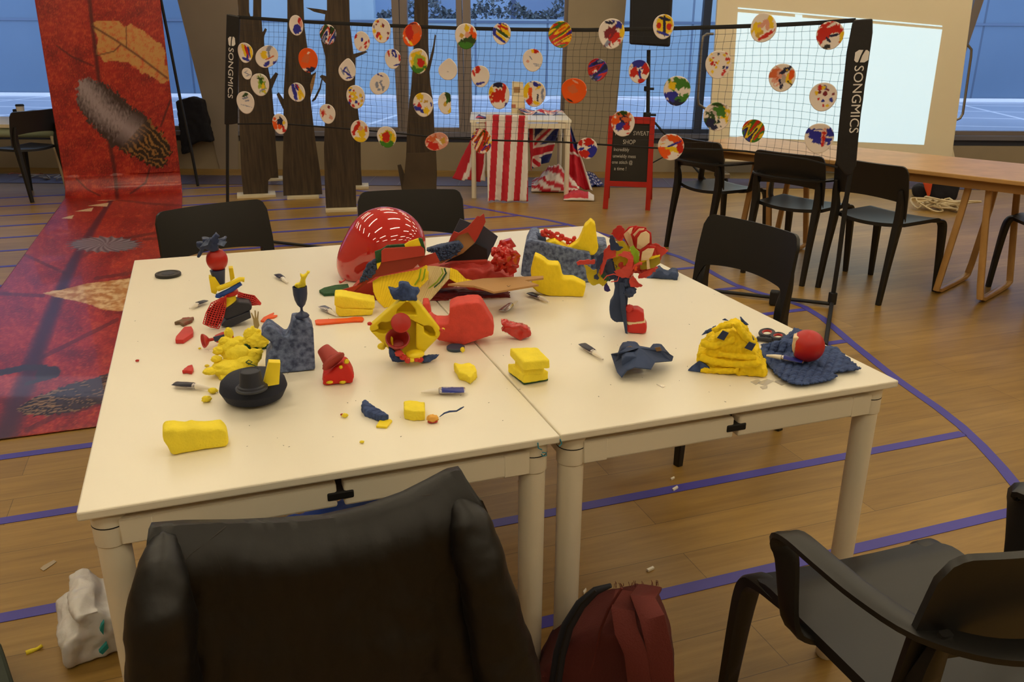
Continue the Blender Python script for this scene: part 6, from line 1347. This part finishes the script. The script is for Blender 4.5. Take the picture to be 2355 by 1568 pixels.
# --- yellow knitted creature
s = TS(1685, 862); t = empty('knitted_creature', s.o, 'lumpy yellow knitted creature with two square navy eyes and a denim tail', 'soft toy')
s.mass('knitted_body', [(1667, 740), (1676, 734), (1690, 731), (1709, 735), (1717, 748), (1726, 762), (1733, 773), (1742, 786), (1749, 800), (1751, 813), (1762, 824), (1760, 838), (1743, 853), (1722, 862), (1699, 857), (1665, 860), (1636, 862), (1613, 859), (1604, 832), (1613, 815), (1611, 792), (1612, 782), (1626, 775), (1634, 756), (1650, 748)], .09, mYk, t, 0, vox=.0032, disp=.009, ds=.009, sm=6, dt='VORONOI')
rr = random.Random(2)
for i in range(60):
    x, y = rr.uniform(1610, 1755), rr.uniform(740, 858)
for (pts, r_) in (([(1612, 790), (1640, 795), (1665, 788), (1690, 778)], 8), ([(1690, 742), (1702, 760), (1712, 775), (1735, 790)], 7), ([(1610, 822), (1650, 832), (1700, 838), (1752, 832)], 9), ([(1640, 762), (1660, 750), (1684, 746)], 7), ([(1612, 850), (1660, 852), (1700, 850)], 8), ([(1650, 812), (1690, 818), (1740, 822)], 7)):
    o = s.tube('knitted_fold', pts, r_, mYk, t, -.002, n=12); organic(o, .003, .005, .008, 3, 'VORONOI')
s.poly('square_eye', [(1662, 760), (1676, 766), (1665, 783), (1649, 777)], .003, mN, t, -.012); s.poly('square_eye', [(1723, 786), (1738, 792), (1729, 807), (1712, 800)], .003, mN, t, -.012)
s.poly('denim_tail', [(1582, 852), (1590, 844), (1609, 830), (1622, 838), (1634, 849), (1620, 855), (1602, 863)], .006, mNc, t, -.006)
s.mass('denim_lash', [(1612, 773), (1622, 762), (1636, 756), (1646, 749), (1647, 753), (1636, 763), (1626, 767)], .008, mNc, t, -.002, vox=.0015, disp=.003, ds=.006, sm=1)
s.mass('denim_lash', [(1701, 728), (1710, 737), (1722, 748), (1716, 749), (1705, 740)], .008, mNc, t, .0, vox=.0015, disp=.003, ds=.006, sm=1)
s.poly('denim_lash', [(1661, 736), (1667, 733), (1675, 738)], .004, mNc, t, .0); s.poly('denim_lash', [(1729, 770), (1733, 778), (1738, 792), (1734, 789)], .004, mNc, t, -.004)
# --- denim scarf
def scarf_z(x, y):
    return .7465 + .022*max(0, 1-math.hypot((x-1800)/60, (y-785)/26)) + .0035*abs(fbm(x*.05, y*.09, 3))+.002*math.sin(x*.35+y*.15)
pts = [(1760, 834), (1749, 815), (1749, 792), (1770, 788), (1793, 784), (1806, 773), (1818, 763), (1827, 754), (1848, 761), (1870, 776), (1894, 794), (1925, 799), (1950, 822), (1981, 849), (1967, 853), (1915, 859), (1932, 865), (1909, 876), (1870, 884), (1844, 887), (1818, 883), (1795, 872), (1779, 859)]
bm = bmesh.new(); nx_, ny_ = 120, 80; grid = {}
for i in range(nx_):
    for j in range(ny_):
        x = 1745+ (1985-1745)*i/(nx_-1); y = 750+(890-750)*j/(ny_-1)
        if inpoly(x+2*fbm(x*.3, y*.3, 4), y+1.5*fbm(x*.4, y*.4, 7), pts): grid[i, j] = bm.verts.new(P(x, y, scarf_z(x, y)))
for i in range(nx_-1):
    for j in range(ny_-1):
        q = [(i, j), (i+1, j), (i+1, j+1), (i, j+1)]
        if all(a in grid for a in q): bm.faces.new([grid[a] for a in q])
for v in [v for v in bm.verts if not v.link_faces]: bm.verts.remove(v)
me = bpy.data.meshes.new('denim_scarf'); bm.to_mesh(me); bm.free()
for p in me.polygons: p.use_smooth = True
o = link(bpy.data.objects.new('denim_scarf', me), None, mNc); q_ = o.modifiers.new('thickness', 'SOLIDIFY'); q_.thickness = .003; q_.offset = -1
tag(o, 'frayed dark denim scarf spread over the right corner of the right table', 'scarf')
s = Spot(1800, 790, .75); o2 = s.mass('scarf_fold', [(1755, 800), (1762, 790), (1790, 784), (1812, 768), (1828, 754), (1845, 760), (1850, 780), (1835, 800), (1800, 812), (1765, 815)], .04, mNc, o, .0, vox=.004, disp=.008, ds=.03, sm=3)
# --- red cut ball
s = Spot(1860, 832, .752); t = empty('cut_red_ball', s.o, 'glossy red ball with a pale cut side resting on the denim scarf', 'ball')
o = s.ball('red_shell', 1857, 795, 38, 37, 38*s.s, mat('matt_red_wood', 'bb1f1c', .4), t, .0)
cc = s.v(1857, 795); lim = -26*s.s
for v in o.data.vertices:
    q = (v.co-cc).dot(s.rt)
    if q < lim: v.co += s.rt*(lim-q)
M = Matrix.Translation(cc + s.rt*(lim-.0015)) @ s.rt.to_track_quat('Z', 'Y').to_matrix().to_4x4()
MB().lathe([(27*s.s, 0), (27*s.s, .002)], M, 36).build('pale_cut_face', mRadW, t)
s.poly('pale_core', [(1824, 775), (1838, 776), (1833, 800), (1830, 818), (1822, 808), (1821, 795), (1823, 785)], .03, mRadW, t, -.022, bevel=.003)
# --- scissors
s = TS(1775, 785); t = empty('scissors', s.v(1775, 775, .03), 'scissors with black and red ring handles between the knitted creature and the scarf', 'scissors')
for (cx_, cy_, rx, ry) in ((1764, 766, 15, 7.5), (1789, 774, 14, 6.5)):
    ring = [P(cx_+rx*math.cos(a), cy_+ry*math.sin(a), .752) for a in np.linspace(0, 2*math.pi, 28)]
    MB().tube(ring, .0052, 8).build('handle', mK, t, smooth=True)
    ring = [P(cx_+rx*.78*math.cos(a), cy_+ry*.74*math.sin(a), .753) for a in np.linspace(0, 2*math.pi, 28)]
    MB().tube(ring, .0030, 8).build('handle_lining', mR, t, smooth=True)
MB().tube([P(1790, 782, .748), P(1765, 781, .748), P(1742, 778, .747)], [.005, .006, .004], 8).build('handle_arm', mK, t, smooth=True)
MB().tube([P(1776, 770, .750), P(1760, 779, .748), P(1742, 777, .745)], [.005, .006, .004], 8).build('handle_arm', mK, t, smooth=True)
MB().prism([P(1745, 775, .745), P(1748, 781, .745), P(1722, 790, .745), P(1700, 790, .745)], (0, 0, -.002)).build('blade', mSil, t)
# --- clear plastic flakes
for i, (q, lb) in enumerate([([(1726, 877), (1745, 871), (1750, 878), (1738, 884)], 'leftmost clear plastic flake in front of the knitted creature'), ([(1742, 880), (1764, 871), (1780, 875), (1760, 886)], 'clear plastic flake in the middle of the flake cluster'), ([(1748, 889), (1765, 885), (1765, 892), (1754, 894)], 'clear plastic flake lowest in the flake cluster'), ([(1781, 876), (1800, 872), (1812, 880), (1798, 885)], 'rightmost clear plastic flake beside the denim scarf'), ([(1510, 883), (1530, 888), (1524, 891)], 'single clear plastic flake in front of the egg carton piece')]):
    o = flat('plastic_flake', q, .0012, mClr, None); tag(o, lb, 'plastic flake', 'clear plastic flakes on the right table')
# --- blue pen marks on the table edge are part of the corner: thin paint strokes
mBlu = mat('blue_ink', '2f8fa8', .5)
tab = [o for o in bpy.data.objects if o.name == 'work_table'][0]
for pts in ([(1237, 1018), (1238, 1030), (1246, 1034)], [(1288, 1010), (1292, 1020), (1286, 1026)], [(1110, 1037), (1118, 1036)], [(1247, 1040), (1256, 1041), (1257, 1047), (1249, 1049), (1245, 1044)]):
    q = []
    for x, y in pts:
        yy = 1.279 if y < 1036 else 1.290
        d = ray(x, y); q.append(EYE + d*((yy-.0015)/d.y))
    MB().tube(q, .0012, 5).build('ink_mark', mBlu, tab)
# specks of dirt: one stuff object
g = MB(); rr = random.Random(12)
for _ in range(90):
    x, y = rr.uniform(300, 1900), rr.uniform(620, 1060); c = P(x, y, .7402)
    if not (TX0+.02 < c.x < TX2-.02 and 1.30 < c.y < 2.86): continue
    r_ = rr.uniform(.0006, .0016); a = rr.uniform(0, 3)
    g.prism([c+Vector((r_*2*math.cos(a), r_*2*math.sin(a), .0004)), c+Vector((-r_*math.sin(a), r_*math.cos(a), .0004)), c+Vector((-r_*math.cos(a), -r_*math.sin(a), .0004))], (0, 0, -.0004))
o = g.build('table_specks', mK, None); tag(o, 'tiny dark specks of dirt scattered over the white table tops', 'specks', kind='stuff')
# ---------------------------------------------------------------- foreground
m_leather = mat('black_leather', '0b0706', .47, var=.2, vscale=4, bump=.35, bscale=40, bdist=.003, spec=.5)
m_seam = mat('dark_stitching', '241c18', .6)
jk = empty('leather_jacket', (.12, 1.12, .45), 'black leather jacket draped over the back of the foreground chair', 'jacket')
YJ = 1.030
def J(px, py, yy=YJ): d = ray(px, py); return EYE + d*(yy/d.y)
L_out = [(347, 1222), (335, 1270), (328, 1400), (315, 1490), (303, 1568), (292, 1650), (280, 1760)]
R_out = [(1062, 1088), (1110, 1165), (1140, 1260), (1165, 1370), (1190, 1450), (1215, 1560), (1235, 1650)]
Tt = [(347, 1222), (420, 1216), (540, 1214), (640, 1209), (740, 1202), (840, 1180), (930, 1148), (990, 1118), (1035, 1094), (1062, 1088)]
def interp(L_, t): n = len(L_); return tuple(np.interp(t, np.linspace(0, 1, n), [p[j] for p in L_]) for j in (0, 1))
def jf(u, v):
    # v<.18: over the top from the far side; then the visible back hangs down
    tx = 347+715*u; t = (tx, float(np.interp(tx, [q[0] for q in Tt], [q[1] for q in Tt])))
    top = J(t[0], t[1], YJ+.035)
    if v < .2:
        k = v/.2; far = Vector((top.x, YJ+.12, top.z-.22*(1-k)**1.0))
        a = (1-k)*math.pi/2; return Vector((top.x, YJ+.035+.085*math.sin(a)+.01, top.z - .35*(1-k)**1.6))
    k = (v-.2)/.8; a, b = interp(L_out, k), interp(R_out, k)
    A, B_ = J(*a), J(*b); x = A.x*(1-u) + B_.x*u; z = (A.z*(1-u)+B_.z*u)
    ztop = top.z; z = ztop + (z-ztop)*min(1, k*5) if k < .2 else z
    zz = ztop*(1-k) + (.12)*k
    z = zz
    belly = .028*math.sin(math.pi*u)**.5*math.sin(math.pi*min(1, k*1.3)*.5)
    fold = .010*math.sin(u*21+3*k)*k + .018*fbm(u*3.5, k*2.2, 4)*(.3+k) + .008*fbm(u*9, k*5, 8)*(.4+k)
    # folds near both shoulders where sleeves set in
    y = YJ + .035*(1-min(1, k*12))**2 - belly - fold
    return Vector((x, y, z))
def jx(u, v):
    p = jf(u, v)
    if v >= .2:
        k = (v-.2)/.8
        # recompute x on the real height so that the outline follows the photographed one
        def xo(L_):
            best = None; zs = [J(*q).z for q in L_]; xs = [J(*q).x for q in L_]
            return float(np.interp(-p.z, [-z for z in zs], xs))
        xa, xb = xo(L_out), xo(R_out); p.x = xa*(1-u) + xb*u
    return p
b_ = sheet(jx, 90, 110, 'jacket_body', m_leather, jk); so_ = b_.modifiers.new('thickness', 'SOLIDIFY'); so_.thickness = .006; so_.offset = -1
_UV = [(a/120, b/140) for a in range(121) for b in range(28, 141)]
def seam_path(pts):
    o = []
    for a, b in zip(pts, pts[1:]):
        ka = int(np.argmin((_GP[:, 0]-a[0])**2 + (_GP[:, 1]-a[1])**2)); kb = int(np.argmin((_GP[:, 0]-b[0])**2 + (_GP[:, 1]-b[1])**2))
        for k in range(12):
            t = k/12; p = jx(_UV[ka][0]*(1-t)+_UV[kb][0]*t, max(.2, _UV[ka][1]*(1-t)+_UV[kb][1]*t)); o.append(p + (EYE-p).normalized()*.0035)
    return o
def dens(pts, m=6): return [tuple(np.array(a)+(np.array(b)-np.array(a))*k/m) for a, b in zip(pts, pts[1:]) for k in range(m)] + [pts[-1]]
_G = [(jx(a/120, b/140)) for a in range(121) for b in range(28, 141)]
_GP = np.array([proj(p) for p in _G])
def on_j(x, y, off=.0045):
    k = int(np.argmin((_GP[:, 0]-x)**2 + (_GP[:, 1]-y)**2)); p = _G[k]; return p + (EYE-p).normalized()*off
for pts in ([(482, 1222), (505, 1290), (540, 1370), (570, 1450), (600, 1568)], [(588, 1216), (605, 1275), (632, 1350), (655, 1440), (683, 1568)], [(925, 1152), (915, 1250), (905, 1350), (898, 1450), (893, 1568)], [(1010, 1110), (1000, 1200), (985, 1300), (970, 1400), (955, 1568)], [(415, 1225), (430, 1290), (440, 1370), (450, 1450), (455, 1568)], [(1068, 1150), (1085, 1250), (1110, 1370), (1140, 1480), (1165, 1568)]):
    MB().tube(seam_path(pts), .0026, 6).build('seam', m_seam, jk, smooth=True)
MB().tube([on_j(520, 1217), on_j(480, 1235), on_j(440, 1268), on_j(425, 1290)], .0018, 5).build('seam', m_seam, jk, smooth=True)
MB().tube([on_j(960, 1134), on_j(1000, 1140), on_j(1040, 1165), on_j(1055, 1180)], .0018, 5).build('seam', m_seam, jk, smooth=True)
def sleeve(pts, rs, name):
    o = MB().tube([J(x, y, yy) for x, y, yy in pts], rs, 18).build(name, m_leather, jk, smooth=True, sharp=70)
    organic(o, .008, .022, .09, 3); return o
sleeve([(380, 1240, 1.062), (374, 1310, 1.015), (372, 1400, 0.995), (372, 1500, 0.990), (368, 1600, 0.985), (362, 1720, 0.985)], [.02, .034, .041, .046, .050, .05], 'sleeve')
sleeve([(1045, 1125, 1.068), (1076, 1200, 1.022), (1108, 1300, 1.000), (1128, 1400, 0.995), (1150, 1500, 0.990), (1170, 1600, 0.985), (1190, 1720, 0.985)], [.02, .03, .037, .044, .050, .052, .052], 'sleeve')
# --- maroon backpack
m_mar = mat('maroon_canvas', '5a1f1c', .8, var=.15, vscale=8, bump=.5, bscale=220, bdist=.002)
m_mar2 = mat('maroon_webbing', '64241f', .8, bump=.6, bscale=300, bdist=.002)
s = Spot(1390, 1700, .0)
bo = P(1390, 1640, 0)
bpk = Spot(1390, 1690, 0); c0 = P(1395, 1640, 0)
class BSpot(Spot):
    def __init__(s_, o): s_.o = o; s_.z = 0; s_.s = depth(o)/FPX; h = o-EYE; h.z = 0; s_.fw = h.normalized(); s_.rt = Vector((s_.fw.y, -s_.fw.x, 0))
bs_ = BSpot(Vector((.68, 1.09, 0)))
bp_ = empty('backpack', bs_.o, 'maroon canvas backpack standing on the floor beside the middle table legs', 'backpack')
bs_.mass('bag_body', [(1225, 1760), (1238, 1560), (1245, 1490), (1268, 1440), (1310, 1395), (1345, 1360), (1385, 1345), (1430, 1340), (1465, 1334), (1492, 1332), (1512, 1345), (1530, 1390), (1545, 1430), (1551, 1470), (1548, 1560), (1540, 1760)], .155, m_mar, bp_, .02, vox=.008, disp=.012, ds=.12, sm=18)
m_zip = mat('navy_zip', '1c202c', .6)
bs_.tube('zip', [(1285, 1700), (1278, 1568), (1288, 1500), (1305, 1440), (1335, 1390), (1370, 1358), (1405, 1346)], [16, 16, 15, 14, 12, 9, 5], m_zip, bp_, .024, n=14)
bs_.tube('zip_teeth', [(1285, 1700), (1278, 1568), (1288, 1500), (1305, 1440), (1335, 1390), (1370, 1358)], 2.5, m_blackm, bp_, .008)
for pts, w_ in (([(1430, 1352), (1400, 1400), (1380, 1450), (1365, 1520), (1350, 1568), (1340, 1650)], 2), ):
    bs_.tube('piping', pts, 3, m_mar2, bp_, .022)
def strap(pts, w_, d):
    ps = [bs_.v(x, y, d+e) for x, y, e in pts]
    return MB().sweep(ps, w_, .008, bs_.rt).build('shoulder_strap', m_mar2, bp_, smooth=True, sharp=50)
strap([(1495, 1350, .12), (1478, 1375, .01), (1500, 1420, -.02), (1518, 1500, -.03), (1522, 1568, -.03), (1520, 1680, -.02)], .045, .0)
strap([(1440, 1362, .10), (1432, 1405, .0), (1440, 1450, -.02), (1462, 1500, -.03), (1470, 1568, -.035), (1468, 1680, -.02)], .042, .0)
rr = random.Random(8)
g = MB()
for i in range(26):
    x = 1405+rr.uniform(0, 110); y = 1338 - (x-1405)*.05
    g.tube([bs_.v(x, y+14, .12), bs_.v(x+rr.uniform(-5, 5), y+8-rr.uniform(1, 9), .12)], .0005, 4)
g.build('frayed_threads', m_mar2, bp_)
# --- carrier bag on the floor left
m_poly = mat('white_polythene', 'd6d3d2', .3, bump=.5, bscale=25, bdist=.01, subs=.1)
s = Spot(225, 1520, 0); t = empty('carrier_bag', s.o, 'crumpled white carrier bag with teal print behind the left table leg', 'carrier bag')
s.mass('bag_skin', [(205, 1535), (178, 1505), (150, 1470), (138, 1435), (129, 1400), (136, 1378), (160, 1350), (153, 1322), (176, 1312), (205, 1304), (228, 1322), (262, 1315), (290, 1330), (330, 1322), (348, 1400), (340, 1490), (280, 1515), (240, 1532)], .20, m_poly, t, .0, vox=.006, disp=.032, ds=.065, sm=3)
m_teal = mat('teal_print', '1d8a88', .5)
for pts in ([(305, 1405), (318, 1392), (316, 1420), (308, 1428)], [(233, 1440), (240, 1430), (238, 1460), (230, 1450)], [(300, 1435), (315, 1428), (314, 1450), (304, 1460)], [(228, 1500), (246, 1480), (250, 1490), (236, 1505)], [(300, 1470), (314, 1462), (312, 1490)]):
    s.poly('printed_mark', pts, .012, m_teal, t, -.016)
o = s.tube('black_strap', [(270, 1285), (285, 1300), (310, 1315), (335, 1330)], [4, 9, 9, 10], m_blackm, None, .05); tag(o, 'black strap hanging between the left table leg and the jacket', 'strap')
# --- bags beneath the table
m_blue = mat('blue_shiny_bag', '1a62ea', .3, bump=.4, bscale=30, bdist=.006)
s = BSpot(Vector((.38, 1.72, 0))); s.o.z = 0
o = s.mass('blue_bag', [(610, 1330), (612, 1210), (625, 1188), (700, 1168), (800, 1140), (900, 1130), (960, 1132), (965, 1200), (960, 1330)], .25, m_blue, None, 0, vox=.012, disp=.02, ds=.08, sm=4); tag(o, 'shiny blue bag under the left table behind the leather jacket', 'bag')
s = BSpot(Vector((.15, 1.78, 0)))
o = s.mass('grey_bag', [(450, 1330), (452, 1215), (480, 1200), (540, 1190), (600, 1185), (618, 1200), (615, 1330)], .2, mat('grey_black_bag', '2e2a2a', .7, bump=.4, bscale=40), None, .02, vox=.012, disp=.02, ds=.08, sm=3); tag(o, 'grey and black bag under the left table, left of the blue bag', 'bag')
# --- dark green thing at the lower left corner
m_dg = mat('dark_green_bag', '26321a', .6, var=.4, vscale=20)
o = MB().prism([P(-80, 1480, .0)+UP*0, P(36, 1600, 0), P(60, 1700, 0), P(-80, 1700, 0)], (0, 0, .06)).build('green_crate', m_dg, None, bevel=.006)
b0 = [Vector((-1.0, 1.52, 0)), Vector((-.66, 1.66, 0)), Vector((-.56, 1.25, 0)), Vector((-.9, 1.1, 0))]
bpy.data.objects.remove(o)
q = [P(0, 1472, .1), P(10, 1500, .1), P(36, 1580, .1), P(60, 1680, .1), P(-120, 1700, .1), P(-120, 1450, .1)]
o = MB().prism(q, (0, 0, -.095)).build('green_crate', m_dg, None, bevel=.008); tag(o, 'dark green crate corner at the lower left edge of the photo', 'crate')
# --- bits on the floor
s = Spot(75, 1497, 0); o = s.tube('yellow_foam_bit', [(60, 1503), (72, 1498), (85, 1492), (97, 1484)], [6, 6, 4, 4], mY2, None); tag(o, 'small yellow foam bit on the floor at the lower left', 'foam bit')
for i, (x, y, w_, h_, lb) in enumerate([(1496, 1306, 9, 5, 'white plug of paper on the floor, nearest the maroon backpack'), (1553, 1121, 7, 5, 'white paper bit touching the blue tape line under the table'), (1547, 1098, 5, 3, 'tiny white paper flake beside the chair foot under the table'), (1345, 1357, 4, 6, 'small white paper tip just behind the backpack'), (1195, 1100, 4, 3, 'tiny grey bit on the floor left of the middle legs')]):
    o = flat('paper_bit', [(x-w_, y+h_*.3), (x+w_*.6, y-h_), (x+w_, y-h_*.3), (x-w_*.5, y+h_)], .006, m_white, None, z=.001); tag(o, lb, 'paper bit', 'paper bits on the floor')
o = flat('label_scrap', [(92, 1307), (100, 1300), (124, 1287), (130, 1291), (118, 1300), (100, 1312)], .001, mat('clear_label', 'b8a890', .2), None, z=.001); tag(o, 'clear label scrap on the floor at the left, above the carrier bag', 'scrap')
# ---------------------------------------------------------------- tidy: origins at the base of each thing
for o in list(COL.objects):
    if o.type == 'EMPTY' and '_local' in o: del o['_local']
for o in list(COL.objects):
    if o.type == 'MESH' and o.parent is None and o.location.length < 1e-6 and o.data.users == 1:
        vs = o.data.vertices
        if not len(vs): continue
        xs = [v.co.x for v in vs]; ys_ = [v.co.y for v in vs]; zs = [v.co.z for v in vs]
        c = Vector(((min(xs)+max(xs))/2, (min(ys_)+max(ys_))/2, min(zs)))
        if o.name.startswith(('floor', 'opposite', 'upper', 'terrace')): continue
        o.data.transform(Matrix.Translation(-c)); o.location = c
        for ch in o.children: ch.matrix_parent_inverse = Matrix.Translation(-c) @ ch.matrix_parent_inverse
